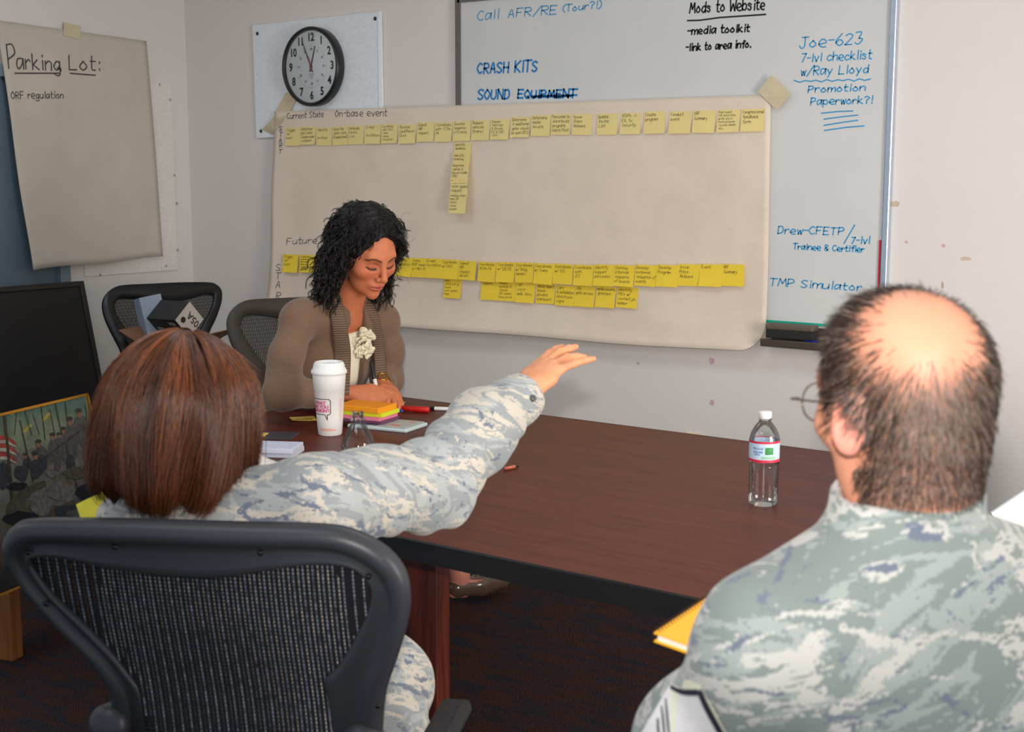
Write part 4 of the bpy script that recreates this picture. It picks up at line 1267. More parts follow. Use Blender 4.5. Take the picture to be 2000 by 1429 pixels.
def toner(center, ux, uy, size, mats, label):
    """a carton: ux, uy directions of its long and short horizontal edges (any tilt), centre given"""
    ux = np.array(ux, float); ux /= np.linalg.norm(ux); uy = np.array(uy, float); uy -= ux * (ux @ uy); uy /= np.linalg.norm(uy)
    uz = np.cross(ux, uy)
    o = empty('toner_box', tuple(center), 0, label, 'box', 'printer cartons on the corner chair')
    o.rotation_euler = Matrix((tuple(ux), tuple(uy), tuple(uz))).transposed().to_euler()
    x, y, z = [s / 2 for s in size]
    mb = MB()
    mb.add([(-x, -y, -z), (x, -y, -z), (x, y, -z), (-x, y, -z), (-x, -y, z), (x, -y, z), (x, y, z), (-x, y, z)], [(0, 3, 2, 1)], mats[0])
    mb.v = mb.v; base = 0
    for f, mi in (((4, 5, 6, 7), mats[1]), ((0, 1, 5, 4), mats[2]), ((1, 2, 6, 5), mats[3]), ((2, 3, 7, 6), mats[4]), ((3, 0, 4, 7), mats[5])):
        mb.f.append(f); mb.m.append(mi)
    mb.build('carton', [flat('carton_white', (216, 208, 198), 0.6, var=0.02), flat('carton_black', (30, 30, 34), 0.5, var=0.05), flat('carton_blue_grey', (150, 162, 180), 0.5, var=0.03), flat('carton_dark_blue', (40, 40, 96), 0.5, var=0.3)], o)
    return o
dn = CAM - at(350, 620, 5.35); dn /= np.linalg.norm(dn)
def corner_frame(pc, px_, py_, pz_, d):
    """directions of a box's edges from the photo positions of a corner and its three neighbours, for a box of equal-ish sides"""
    return None
# black and white carton: its long black side and its white end face the camera
w = lambda a, b, c: RV * a + FV * b + ZV * c
tb = toner(at(342, 622, 5.27), w(0.80, -0.60, 0.02), w(0.42, 0.62, 0.66), (0.17, 0.098, 0.098), [1, 1, 1, 0, 0, 1], 'black and white printer carton marked 05A lying tilted on the cardboard box')
ta = toner(at(296, 618, 5.36), w(-0.22, 0.05, 1.0), w(0.85, 0.45, 0.2), (0.16, 0.085, 0.12), [2, 0, 2, 0, 3, 0], 'open pale blue grey printer carton leaning beside the black and white one')
def face_text(o, text, size, face, du, dv, mat, name, rot=0.0, sz=(0.17, 0.098, 0.098)):
    x, y, z = [s / 2 for s in sz]
    c, s = math.cos(rot), math.sin(rot)
    def mp(u, v):
        u, v = u * c - v * s + du, u * s + v * c + dv
        if face == '+x': return Vector((x + 0.0006, u, v))
        if face == '+z': return Vector((u, v, z + 0.0006))
        if face == '-y': return Vector((u, -y - 0.0006, v))
    return print_text(text, size, mat, name, o, mp, bold=0.0004)
DK = flat('carton_print_dark', (40, 34, 34), 0.5, var=0); PLT = flat('carton_print_pale', (206, 196, 186), 0.5, var=0)
face_text(tb, '05A', 0.040, '+x', 0.012, -0.012, DK, 'printed_number', rot=math.radians(90))
face_text(tb, '05A', 0.024, '-y', 0.045, 0.025, PLT, 'printed_number', rot=PI)
face_text(tb, 'LaserJet', 0.012, '-y', -0.045, -0.005, PLT, 'printed_words', rot=PI)
def disc(o, c, r, face, mat, name, sz=(0.17, 0.098, 0.098)):
    x, y, z = [s / 2 for s in sz]
    vs = []
    for a in np.linspace(0, 2 * PI, 24, endpoint=False):
        u, v = c[0] + r * math.cos(a), c[1] + r * math.sin(a)
        vs.append((x + 0.0005, u, v) if face == '+x' else (u, -y - 0.0005, v))
    mesh_obj(name, vs, [tuple(range(24))], mat, o)
disc(tb, (-0.022, 0.022), 0.012, '+x', DK, 'printed_dot')
disc(tb, (0.048, -0.022), 0.014, '-y', flat('logo_blue', (120, 170, 220), 0.5, var=0), 'round_logo')
face_text(tb, 'hp', 0.02, '-y', 0.048, -0.022, flat('logo_white', (235, 240, 245), 0.5, var=0), 'logo_letters', rot=PI)

# ------------------------------------------------------------------ side of the room by the door
# black framed boards leaning against the side wall
def leaning(tr_xyz, foot_dx, width, label, offs, thick=0.03):
    X, Y, Zt = tr_xyz
    up = Vector((-foot_dx, 0, Zt)); Ln = up.length; up.normalize()
    o = empty('display_board', (X + foot_dx + offs, Y - width / 2, 0), 0, label, 'board', 'leaning boards')
    o.rotation_euler = (0, -math.atan2(foot_dx, Zt), 0)
    MB().box((0.0, 0, Ln / 2), (thick * 0.6, width - 0.02, Ln - 0.02)).build('panel', flat('board_black', (18, 17, 18), 0.55, var=0.3, scale=8), o)
    F = MB()
    for s in (-1, 1): F.bbox((0, s * (width / 2 - 0.012), Ln / 2), (thick, 0.024, Ln), 0.003)
    F.bbox((0, 0, Ln - 0.012), (thick, width - 0.04, 0.024), 0.003).bbox((0, 0, 0.012), (thick, width - 0.04, 0.024), 0.003)
    F.build('frame', flat('board_frame_black', (30, 25, 23), 0.4), o)
    return o
tp = on_left(160, 549, LX + 0.03)
ft = on_back(200, 760, tp[1])
k_ = (ft[0] - tp[0]) / (tp[2] - ft[2])
leaning((tp[0] + 0.0, tp[1], tp[2]), k_ * tp[2], 0.95, 'tall black framed board leaning on the side wall by the door', 0.0)
leaning((tp[0] - 0.02, tp[1] + 0.05, tp[2] + 0.015), k_ * tp[2], 0.95, 'second black board, mostly hidden behind the first leaning board', -0.05, 0.02)

# framed woodland battle print on a low wooden stand
TRp = at(167, 768, 4.45)
TLp = on_level(0, 807, TRp[2])
e1 = TLp - TRp; e1 /= np.linalg.norm(e1)
rb = ray(221, 1000)
tpar = ((TRp - CAM) @ e1) / (rb @ e1)
dn_ = CAM + rb * tpar - TRp; dn_ /= np.linalg.norm(dn_)
PW, PH = 0.80, 0.52
pic = empty('framed_print', tuple(TRp + e1 * PW / 2 + dn_ * PH), 0, 'gold framed woodland print standing on the low wooden stand', 'picture')
nrm = np.cross(e1, dn_); nrm /= np.linalg.norm(nrm)
if nrm @ (CAM - TRp) < 0: nrm = -nrm
def pp(u, v, w=0.0):
    """u from the right-hand corner towards the left, v downwards, w towards the room"""
    return TRp + e1 * u + dn_ * v + nrm * w
GOLD = flat('gold_frame', (214, 160, 74), 0.25, 1.0, var=0.05)
def pbox(mb, u0, u1, v0, v1, w0, w1, mi=0):
    vs = [pp(u, v, w) for w in (w0, w1) for (u, v) in ((u0, v0), (u1, v0), (u1, v1), (u0, v1))]
    return mb.add(vs, [(0, 1, 2, 3), (7, 6, 5, 4), (0, 4, 5, 1), (1, 5, 6, 2), (2, 6, 7, 3), (3, 7, 4, 0)], mi)
fb = MB()
pbox(fb, 0, PW, 0, 0.008, -0.012, 0.012); pbox(fb, 0, PW, PH - 0.008, PH, -0.012, 0.012); pbox(fb, 0, 0.008, 0, PH, -0.012, 0.012); pbox(fb, PW - 0.008, PW, 0, PH, -0.012, 0.012)
child_world(fb.build('gold_frame', GOLD), pic)
# the picture: painted shapes laid on the print surface
pt_ = NT('print_woodland')
nco = pt_.coord()
nf = pt_.noise(nco, 9, 6, 0.65, 0.6); nf2 = pt_.noise(nco, 34, 4, 0.6)
gz = pt_.n('ShaderNodeSeparateXYZ'); tcz = pt_.n('ShaderNodeTexCoord'); pt_.l(tcz.outputs['Object'], gz.inputs[0])
zz = pt_.n('ShaderNodeMapRange'); zz.inputs[1].default_value = float(TRp[2] - PH * 0.95); zz.inputs[2].default_value = float(TRp[2]); pt_.l(gz.outputs[2], zz.inputs[0])
mixf = pt_.math('ADD', pt_.math('MULTIPLY', pt_.math('ADD', nf, -0.5), 0.55), zz.outputs[0])
cc = pt_.ramp(mixf, [(0.05, lin((34, 36, 42))), (0.28, lin((84, 76, 70))), (0.45, lin((96, 95, 91))), (0.60, lin((112, 118, 110))), (0.80, lin((116, 128, 106))), (0.95, lin((84, 110, 102)))])
pt_.base(pt_.mix(pt_.ramp(nf2, [(0.45, (0, 0, 0)), (0.62, (0.55, 0.55, 0.55))]), cc, lin((150, 140, 84)), 'SOFT_LIGHT'))
pt_.set(Roughness=0.32, Specular_IOR_Level=0.4)
mats_p = [pt_.mat] + [flat('print_tone_' + n_, c_, 0.35, var=0.45, scale=70) for n_, c_ in (('trunk', (58, 50, 44)), ('grey_coat', (74, 75, 75)), ('blue_coat', (46, 52, 62)), ('dark_cap', (44, 45, 48)), ('flesh', (128, 88, 70)), ('red', (148, 56, 50)), ('pale', (158, 152, 146)), ('log', (74, 68, 62)), ('smoke', (104, 100, 96)), ('leaf', (150, 136, 66)), ('night', (24, 28, 36)))]
pm = MB()
pm.add([pp(0.008, 0.008, 0.004), pp(PW - 0.008, 0.008, 0.004), pp(PW - 0.008, PH - 0.008, 0.004), pp(0.008, PH - 0.008, 0.004)], [(0, 1, 2, 3)], 0)
def ppx(x, y):
    """photo position to (u, v) on the print"""
    d = ray(x, y); s = ((TRp - CAM) @ nrm) / (d @ nrm); q = CAM + d * s - TRp
    return (float(q @ e1), float(q @ dn_))
lay = [0.0042]
def paint(mi, pts, px=True):
    lay[0] += 0.00003
    U = [ppx(*p) for p in pts]
    U = [(min(PW - .009, max(.009, u)), min(PH - .009, max(.009, v))) for u, v in U]
    bm = bmesh.new()
    vs = [bm.verts.new(pp(u, v, lay[0])) for u, v in U]
    try:
        f = bm.faces.new(vs); bmesh.ops.triangulate(bm, faces=[f])
    except ValueError: pass
    pm.take(bm, mi)
def blobp(mi, x, y, rx, ry, n=14, rot=0.0, j=0.18):
    rp = random.Random(int(x * 7 + y))
    pts = []
    for i in range(n):
        a = 2 * PI * i / n; r = 1 + rp.uniform(-j, j)
        u, v = rx * r * math.cos(a), ry * r * math.sin(a)
        pts.append((x + u * math.cos(rot) - v * math.sin(rot), y + u * math.sin(rot) + v * math.cos(rot)))
    paint(mi, pts)
def stroke(mi, a, b, w0, w1):
    d = np.array(b, float) - np.array(a); d /= np.linalg.norm(d); nn = np.array([-d[1], d[0]])
    paint(mi, [np.array(a) + nn * w0, np.array(b) + nn * w1, np.array(b) - nn * w1, np.array(a) - nn * w0])
for x in range(26): blobp(10, 20 + (x * 37 % 75), 808 + (x * 23 % 45), 4, 3)
blobp(9, 60, 900, 40, 26); blobp(9, 120, 910, 34, 22); blobp(9, 100, 965, 60, 22); blobp(9, 160, 880, 18, 30)
for (a, b, w) in (((30, 805), (26, 850), .8), ((45, 800), (60, 850), .8), ((78, 795), (86, 860), 1), ((62, 810), (75, 850), .7), ((125, 785), (131, 840), 1), ((95, 800), (105, 850), .8)): stroke(1, a, b, w, w)
paint(11, [(163, 775), (168, 850), (192, 900), (205, 960), (212, 1000), (190, 1000), (185, 940), (172, 860)])
for (x, y, s, c) in ((152, 806, 1.5, 2), (134, 822, 1.4, 2), (122, 840, 1.1, 2), (101, 852, 1.2, 2), (73, 866, 1.35, 2), (66, 890, 1.3, 3), (113, 850, .9, 2), (48, 890, .9, 3)):      # a line of soldiers' heads and coats
    blobp(c, x + 3, y + 17 * s, 11 * s, 13 * s); blobp(5, x, y + 2 * s, 3.4 * s, 4.6 * s); blobp(4, x - 1, y - 3 * s, 4.6 * s, 3.0 * s, j=.1)
for (x, y, rx, ry, c) in ((120, 880, 16, 18, 2), (95, 890, 18, 14, 2), (140, 875, 12, 22, 2), (160, 850, 10, 22, 2), (80, 905, 10, 16, 3), (110, 905, 9, 16, 2), (135, 905, 8, 18, 3), (66, 925, 8, 10, 3), (98, 925, 10, 8, 9)): blobp(c, x, y, rx, ry)
stroke(4, (58, 914), (166, 832), 1.3, 1.0)
for i, (y0, y1) in enumerate(((850, 860), (866, 875), (882, 892))): paint(6, [(-6, y0), (10, y0 + 1), (26, y0 + 12), (30, y1 + 10), (8, y1), (-6, y1)])
for i, (y0, y1) in enumerate(((860, 866), (875, 882), (892, 898))): paint(7, [(-6, y0), (10, y0), (27, y0 + 10), (29, y1 + 8), (8, y1), (-6, y1)])
stroke(1, (5, 808), (21, 975), 2.6, 3.4); stroke(1, (36, 820), (62, 942), .9, 1.4); stroke(1, (105, 787), (118, 850), 1.0, 1.0); stroke(1, (124, 865), (163, 1010), 1.1, 1.1); stroke(1, (168, 850), (190, 950), 1, 1)
blobp(3, 38, 925, 14, 16); blobp(3, 0, 930, 14, 26); blobp(11, 30, 950, 20, 8)
paint(8, [(12, 985), (28, 965), (60, 945), (84, 938), (88, 948), (60, 962), (42, 985), (20, 1005), (8, 1010)])
blobp(8, 145, 925, 26, 12); blobp(5, 131, 950, 6, 4); blobp(11, 165, 960, 22, 16); blobp(3, 145, 1000, 40, 14); blobp(2, 155, 1005, 26, 10); blobp(9, 78, 985, 20, 22); blobp(9, 110, 960, 24, 18); blobp(11, 40, 1015, 34, 16)
child_world(pm.build('print_surface', mats_p), pic)
bk = MB(); pbox(bk, 0.006, PW - 0.006, 0.006, PH - 0.006, -0.010, 0.003); child_world(bk.build('backing', flat('print_backing', (60, 50, 40), 0.8)), pic)

OAK = NT('stand_oak')
OAK.base(OAK.ramp(OAK.noise(OAK.coord('Object', (30, 30, 2)), 1.5, 4, .6), [(0.3, lin((116, 66, 30))), (0.7, lin((156, 96, 48)))])).set(Roughness=0.5)
lg = on_level(22, 1285, 0.0)
h2 = np.array([e1[0], e1[1]]); h2 /= np.linalg.norm(h2); nn2 = np.array([nrm[0], nrm[1]]); nn2 /= np.linalg.norm(nn2)
bmid = TRp + e1 * PW / 2 + dn_ * PH
zl = float(bmid[2]) - 0.004
stand = empty('wooden_stand', (lg[0], lg[1], 0), math.atan2(-h2[1], -h2[0]), 'low orange brown wooden stand holding the framed print', 'stand')
# local x towards the room corner end of the print, local y away from the room
Ms = Matrix.Rotation(-math.atan2(-h2[1], -h2[0]), 3, 'Z')
bl = Ms @ Vector((bmid[0] - lg[0], bmid[1] - lg[1], 0))
xa, xb = 0.0, bl[0] + PW / 2 - 0.05
ya = 0.0; yb = bl[1] + 0.06
for (x, y, hgt) in ((xa, ya, zl + 0.12), (xb, ya, zl - 0.03), (xa, yb + 0.12, zl - 0.03), (xb, yb + 0.12, zl - 0.03)):
    MB().bbox((x, y, hgt / 2), (0.052, 0.052, hgt), 0.004).build('leg', OAK.mat, stand)
MB().bbox(((xa + xb) / 2, (ya + yb + .12) / 2, zl - 0.015), (xb - xa + 0.04, yb + .12 - ya + 0.04, 0.028), 0.004).build('shelf', OAK.mat, stand)
# yellow folder at the foot of the print
fp = at(240, 984, 2.02)
yf = MB().box((0, 0, 0), (0.13, 0.004, 0.075)).build('paper_folder', flat('folder_yellow', (206, 190, 40), 0.6, var=0.04))
yf.location = (fp[0], fp[1], fp[2])
yf.rotation_euler = (math.radians(-50), math.radians(-24), YAW + math.radians(14))
tag(yf, 'yellow folder corner tucked under the arm of the pointing woman', 'folder')

# white panel added in place of a blown-out bright shape, far right
q1 = at(1934, 1001, 3.5)
rt_ = RV * math.cos(0.61) + ZV * math.sin(0.61)
dnv = RV * math.sin(0.61) - ZV * math.cos(0.61)
bh = (q1[2] - 0.006) / math.cos(0.61)                         # its lowest corner stands on the floor
fb_ = MB().bbox((0, 0, 0), (0.50, 0.012, bh), 0.001).build('bright_shape_panel', flat('bright_shape_white', (246, 246, 246), 0.5, var=0.0))
cc_ = q1 + rt_ * 0.25 + dnv * bh / 2
fb_.location = cc_
fb_.rotation_euler = (0, 0, 0)
fb_.matrix_world = Matrix.Translation(cc_) @ Matrix((tuple(rt_), tuple(FV), tuple(-dnv))).transposed().to_4x4()
tag(fb_, 'white panel standing in for the bright shape behind the shoulder of the balding man', 'board')
# ------------------------------------------------------------------ organic shapes: distance fields turned into meshes
F4 = np.float32
def smin(a, b, k):
    h = np.clip(0.5 + 0.5 * (b - a) / k, 0, 1)
    return b * (1 - h) + a * h - k * h * (1 - h)
def smax(a, b, k):
    return -smin(-a, -b, k)
def s_ball(P, c, r):
    return np.linalg.norm(P - np.asarray(c, F4), axis=1) - r
def s_ell(P, c, r, R=None):
    q = P - np.asarray(c, F4)
    if R is not None: q = q @ np.asarray(R, F4)
    r = np.asarray(r, F4)
    k0 = np.linalg.norm(q / r, axis=1); k1 = np.linalg.norm(q / (r * r), axis=1)
    return k0 * (k0 - 1) / (k1 + 1e-9)
def s_cap(P, a, b, ra, rb=None):
    rb = ra if rb is None else rb
    a = np.asarray(a, F4); b = np.asarray(b, F4); ab = b - a; L = float(ab @ ab) + 1e-12
    h = np.clip(((P - a) @ ab) / L, 0, 1)
    return np.linalg.norm(P - a - h[:, None] * ab, axis=1) - (ra + (rb - ra) * h)
def s_chain(P, pts, rad, k=0.01):
    d = None
    for i in range(len(pts) - 1):
        e = s_cap(P, pts[i], pts[i + 1], rad[i], rad[i + 1])
        d = e if d is None else smin(d, e, k)
    return d
def s_plane(P, p, n):
    n = np.asarray(n, F4); n = n / np.linalg.norm(n)
    return (P - np.asarray(p, F4)) @ n

def rot_frame(yaw, pitch=0.0, roll=0.0):
    """columns: right, forward, up of a thing turned yaw to the left of the camera's heading, nodding pitch forward, rolling to its right"""
    f = -RV * math.sin(yaw) + FV * math.cos(yaw); r = RV * math.cos(yaw) + FV * math.sin(yaw); u = ZV.copy()
    f, u = f * math.cos(pitch) - u * math.sin(pitch), u * math.cos(pitch) + f * math.sin(pitch)
    r, u = r * math.cos(roll) - u * math.sin(roll), u * math.cos(roll) + r * math.sin(roll)
    return np.stack([r, f, u], axis=1)

def sdf_mesh(fn, lo, hi, h, B=12):
    """naive surface nets over a grid that is only filled near the surface"""
    lo = np.array(lo, float); hi = np.array(hi, float)
    nb = np.maximum(1, np.ceil((hi - lo) / (h * B)).astype(int)); N = nb * B + 1
    V = np.ones(N, F4)
    bi = np.stack(np.meshgrid(*[np.arange(k) for k in nb], indexing='ij'), -1).reshape(-1, 3)
    cen = lo + (bi + 0.5) * B * h
    cv = fn(cen.astype(F4))
    near = np.abs(cv) < B * h * 0.87 * 1.35 + 0.004
    r = np.arange(B + 1)
    g = np.stack(np.meshgrid(r, r, r, indexing='ij'), -1).reshape(-1, 3)
    for i in np.nonzero(~near & (cv < 0))[0]:
        a = bi[i] * B; V[a[0]:a[0] + B + 1, a[1]:a[1] + B + 1, a[2]:a[2] + B + 1] = -1
    idx = np.nonzero(near)[0]
    for c0 in range(0, len(idx), 200):
        ch = idx[c0:c0 + 200]
        pts = (bi[ch][:, None, :] * B + g[None]).reshape(-1, 3)
        v = fn((lo + pts * h).astype(F4)).reshape(len(ch), B + 1, B + 1, B + 1)
        for k, i in enumerate(ch):
            a = bi[i] * B; V[a[0]:a[0] + B + 1, a[1]:a[1] + B + 1, a[2]:a[2] + B + 1] = v[k]
    S = V < 0
    c = S[:-1, :-1, :-1].astype(np.int8)
    tot = np.zeros_like(c)
    offs = [(i, j, k) for i in (0, 1) for j in (0, 1) for k in (0, 1)]
    sl_ = lambda o: tuple(slice(o[d], N[d] - 1 + o[d]) for d in range(3))
    for o in offs: tot += S[sl_(o)].astype(np.int8)
    act = (tot > 0) & (tot < 8)
    ids = -np.ones(act.shape, np.int64); cells = np.argwhere(act); ids[act] = np.arange(len(cells))
    acc = np.zeros((len(cells), 3)); cnt = np.zeros(len(cells))
    for ax in range(3):
        for o in offs:
            if o[ax]: continue
            o2 = list(o); o2[ax] = 1
            a = V[tuple((cells + o).T)]; b = V[tuple((cells + o2).T)]
            m = (a < 0) != (b < 0)
            t = np.where(m, a / np.where(np.abs(a - b) < 1e-12, 1, a - b), 0)
            p = np.tile(np.array(o, float), (len(cells), 1)); p[:, ax] += t
            acc[m] += p[m]; cnt[m] += 1
    verts = lo + (cells + acc / np.maximum(cnt, 1)[:, None]) * h
    faces = []
    for ax in range(3):
        u, w = (ax + 1) % 3, (ax + 2) % 3
        a = [slice(1, N[d] - 1) for d in range(3)]; a[ax] = slice(0, N[ax] - 1)
        b = list(a); b[ax] = slice(1, N[ax])
        s0, s1 = S[tuple(a)], S[tuple(b)]
        for flip in (0, 1):
            e = np.argwhere((s0 & ~s1) if not flip else (~s0 & s1))
            if not len(e): continue
            base = e.copy(); base[:, u] += 1; base[:, w] += 1
            q = []
            for du, dw in ((0, 0), (1, 0), (1, 1), (0, 1)):
                cc_ = base.copy(); cc_[:, u] += du - 1; cc_[:, w] += dw - 1; q.append(ids[tuple(cc_.T)])
            q = np.stack(q, 1)
            if flip: q = q[:, ::-1]
            faces.append(q)
    faces = np.concatenate(faces)
    faces = faces[(faces >= 0).all(1)]
    for _ in range(2):
        p = verts.astype(F4); d = fn(p); e = 0.4 * h
        G_ = np.stack([(fn(p + np.eye(3, dtype=F4)[k] * F4(e)) - fn(p - np.eye(3, dtype=F4)[k] * F4(e))) / (2 * e) for k in range(3)], 1)
        gl = np.maximum((G_ * G_).sum(1), 0.2)
        verts = verts - np.clip(d / gl, -h * 0.6, h * 0.6)[:, None] * G_
    return verts, faces

def sdf_obj(name, fn, lo, hi, h, mats, parent=None, disp=None, relax=1):
    v, f = sdf_mesh(fn, lo, hi, h)
    me = bpy.data.meshes.new(name)
    me.vertices.add(len(v)); me.vertices.foreach_set('co', v.astype(np.float32).ravel())
    me.loops.add(f.size); me.loops.foreach_set('vertex_index', f.astype(np.int32).ravel())
    me.polygons.add(len(f)); me.polygons.foreach_set('loop_start', np.arange(0, f.size, 4, dtype=np.int32))
    me.polygons.foreach_set('loop_total', np.full(len(f), 4, dtype=np.int32))
    me.update(calc_edges=True); me.validate()
    if relax:
        bm = bmesh.new(); bm.from_mesh(me)
        for _ in range(relax): bmesh.ops.smooth_vert(bm, verts=bm.verts, factor=0.5, use_axis_x=True, use_axis_y=True, use_axis_z=True)
        bmesh.ops.recalc_face_normals(bm, faces=bm.faces)
        bm.to_mesh(me); bm.free(); me.update()
    if disp is not None:
        n = len(me.vertices); co = np.empty(n * 3, np.float32); no = np.empty(n * 3, np.float32)
        me.vertices.foreach_get('co', co); me.vertices.foreach_get('normal', no)
        co = co.reshape(-1, 3); no = no.reshape(-1, 3)
        co = co + no * disp(co.astype(float))[:, None]
        me.vertices.foreach_set('co', co.astype(np.float32).ravel()); me.update()
    o = finish(name, me, mats, None, True)
    if parent is not None: child_world(o, parent)
    return o
def verts_of(o):
    n = len(o.data.vertices); co = np.empty(n * 3, np.float32); o.data.vertices.foreach_get('co', co)
    return co.reshape(-1, 3).astype(float)
def paint_verts(o, rgb, name='Col'):
    """a colour of its own for every vertex (skin, lips, brows, shaved hair)"""
    at_ = o.data.color_attributes.new(name, 'FLOAT_COLOR', 'POINT')
    a = np.ones((len(o.data.vertices), 4), np.float32); a[:, :3] = rgb
    at_.data.foreach_set('color', a.ravel())
def vnoise(P, s, seed=0.0):
    """smooth value noise, vectorised"""
    q = np.asarray(P, float) * s + seed * 17.13
    i = np.floor(q).astype(np.int64); f = q - i; f = f * f * (3 - 2 * f)
    def hsh(a):
        n = (a[:, 0] * 374761393 + a[:, 1] * 668265263 + a[:, 2] * 2147483647) & 0x7fffffff
        n = ((n ^ (n >> 13)) * 1274126177) & 0x7fffffff
        return ((n ^ (n >> 16)) & 0xffff) / 65535.0
    r = 0
    for o in ((0, 0, 0), (1, 0, 0), (0, 1, 0), (1, 1, 0), (0, 0, 1), (1, 0, 1), (0, 1, 1), (1, 1, 1)):
        w = np.prod(np.where(np.array(o) == 1, f, 1 - f), axis=1)
        r = r + w * hsh(i + np.array(o))
    return r
def mixc(a, b, t):
    t = np.clip(np.asarray(t), 0, 1)[:, None]
    return np.asarray(a) * (1 - t) + np.asarray(b) * t
def sstep(a, b, x):
    t = np.clip((x - a) / (b - a), 0, 1)
    return t * t * (3 - 2 * t)

def attr_mat(name, rough=0.5, spec=0.4, sss=0.0, bump=0.0, bscale=900):
    t = NT(name)
    a = t.n('ShaderNodeAttribute'); a.attribute_name = 'Col'
    t.l(a.outputs['Color'], t.b.inputs['Base Color'])
    t.set(Roughness=rough, Specular_IOR_Level=spec)
    if sss > 0:
        t.set(Subsurface_Weight=sss, Subsurface_Radius=(0.012, 0.004, 0.002), Subsurface_Scale=0.6)
    if bump > 0: t.bump(t.noise(t.coord(), bscale, 2), bump, 0.0006)
    return t.mat
SKIN = attr_mat('skin', 0.52, 0.3, 0.12, 0.1)

# heads: x right, y forward, z up, origin in the middle of the skull
def head_sdf(q, fem=0.0, ears=True, lids=0.0):
    m = 1 - fem
    ax = np.abs(q[:, 0]); qs = np.stack([ax, q[:, 1], q[:, 2]], 1)
    d = s_ell(q, (0, -0.008, 0.018), (0.0755, 0.097, 0.090))
    d = smin(d, s_ell(q, (0, 0.040, -0.030), (0.060, 0.054, 0.078)), 0.03)
    d = smin(d, s_ell(q, (0, 0.038, -0.085), (0.050 - 0.004 * fem, 0.046, 0.034)), 0.025)
    d = smin(d, s_ball(q, (0, 0.080, -0.104), 0.018 - 0.002 * fem), 0.022)
    d = smin(d, s_cap(qs, (0.0, 0.082, 0.017), (0.036, 0.074, 0.019), 0.010 + 0.002 * m, 0.010), 0.018)
    d = smin(d, s_ell(qs, (0.045, 0.058, -0.030), (0.020, 0.024, 0.018)), 0.022)
    d = smax(d, -s_ell(qs, (0.031, 0.098, -0.003), (0.018, 0.017, 0.011)), 0.014)
    d = smin(d, s_ball(qs, (0.031, 0.0725, -0.005), 0.0135), 0.006)
    d = smin(d, s_cap(q, (0, 0.092, 0.006), (0, 0.1135, -0.034), 0.0075, 0.0095), 0.010)
    d = smin(d, s_ball(q, (0, 0.1135, -0.036), 0.0095), 0.006)
    d = smin(d, s_ball(qs, (0.0115, 0.103, -0.041), 0.0072), 0.007)
    d = smin(d, s_ell(q, (0, 0.086, -0.066), (0.026, 0.014, 0.016)), 0.014)
    d = smin(d, s_ell(q, (0, 0.0955, -0.0655), (0.020, 0.0075, 0.0048)), 0.006)
    d = smin(d, s_ell(q, (0, 0.0945, -0.0755), (0.017, 0.0078, 0.0062)), 0.006)
    d = smax(d, -s_cap(qs, (0, 0.105, -0.0705), (0.021, 0.0945, -0.0712), 0.0016), 0.004)
    if lids:
        d = smax(d, -s_cap(qs, (0.019, 0.0875, -0.0125), (0.043, 0.080, -0.0115), 0.0012), 0.003)
    if ears:
        c, s = math.cos(0.35), math.sin(0.35)
        Re = np.array([[c, s, 0], [-s, c, 0], [0, 0, 1]]) @ np.array([[1, 0, 0], [0, .97, -.24], [0, .24, .97]])
        e = s_ell(qs, (0.083, -0.006, -0.022), (0.0065, 0.021, 0.034), Re)
        e = smax(e, -s_ell(qs, (0.093, 0.0, -0.018), (0.008, 0.011, 0.020), Re), 0.006)
        e = smin(e, s_ell(qs, (0.076, 0.004, -0.045), (0.008, 0.010, 0.012)), 0.008)
        d = smin(d, e, 0.008)
    return d

# hands: x to the thumb side, y along the fingers, z out of the back of the hand; origin at the wrist
def hand_chains(spread, curl, thumb, mirror=1, size=1.0):
    """spread: degrees per finger index..little; curl: (knuckle, middle, end) degrees per finger; thumb: list of 3 points"""
    kn = [(0.027, 0.088, 0.0), (0.008, 0.092, 0.003), (-0.011, 0.088, 0.001), (-0.028, 0.080, -0.003)]
    ln = [(0.042, 0.025, 0.021), (0.046, 0.029, 0.022), (0.042, 0.027, 0.021), (0.033, 0.020, 0.019)]
    out = {'palm': [], 'fingers': []}
    for i in range(4):
        k = np.array(kn[i]); a = math.radians(spread[i]); b = 0.0
        pts = [k]
        for L, c in zip(ln[i], curl[i]):
            b += math.radians(c)
            dr = np.array([math.sin(a) * math.cos(b), math.cos(a) * math.cos(b), -math.sin(b)])
            pts.append(pts[-1] + dr * L)
        out['fingers'].append((pts, [0.0098, 0.0088, 0.008, 0.0066] if i < 3 else [0.0086, 0.0076, 0.007, 0.0058]))
        out['palm'].append(([np.array([0.012 - 0.011 * i * 0.8, 0.004, 0]), k * np.array([1, .62, 1]) + np.array([0, 0, 0.001]), k], [0.0165, 0.0135, 0.0108]))
    out['fingers'].append(([np.array(t) for t in thumb], [0.0155, 0.0115, 0.0095, 0.0078][:len(thumb)]))
    for key in out:
        out[key] = [([p * np.array([mirror, 1, 1]) * size for p in pts], [r * size for r in rr]) for pts, rr in out[key]]
    return out
def hand_sdf(P, hc, org, M):
    q = (P - np.asarray(org, F4)) @ np.asarray(M, F4)
    d = None
    for pts, r in hc['palm']:
        e = s_chain(q, pts, r, 0.006); d = e if d is None else smin(d, e, 0.014)
    for pts, r in hc['fingers']:
        d = smin(d, s_chain(q, pts, r, 0.004), 0.0055)
    return d
def axes(y, z):
    """matrix with columns x, y, z from the finger direction and the back-of-hand normal"""
    y = np.array(y, float); y /= np.linalg.norm(y); z = np.array(z, float); z -= y * (y @ z); z /= np.linalg.norm(z)
    return np.stack([np.cross(y, z), y, z], 1)

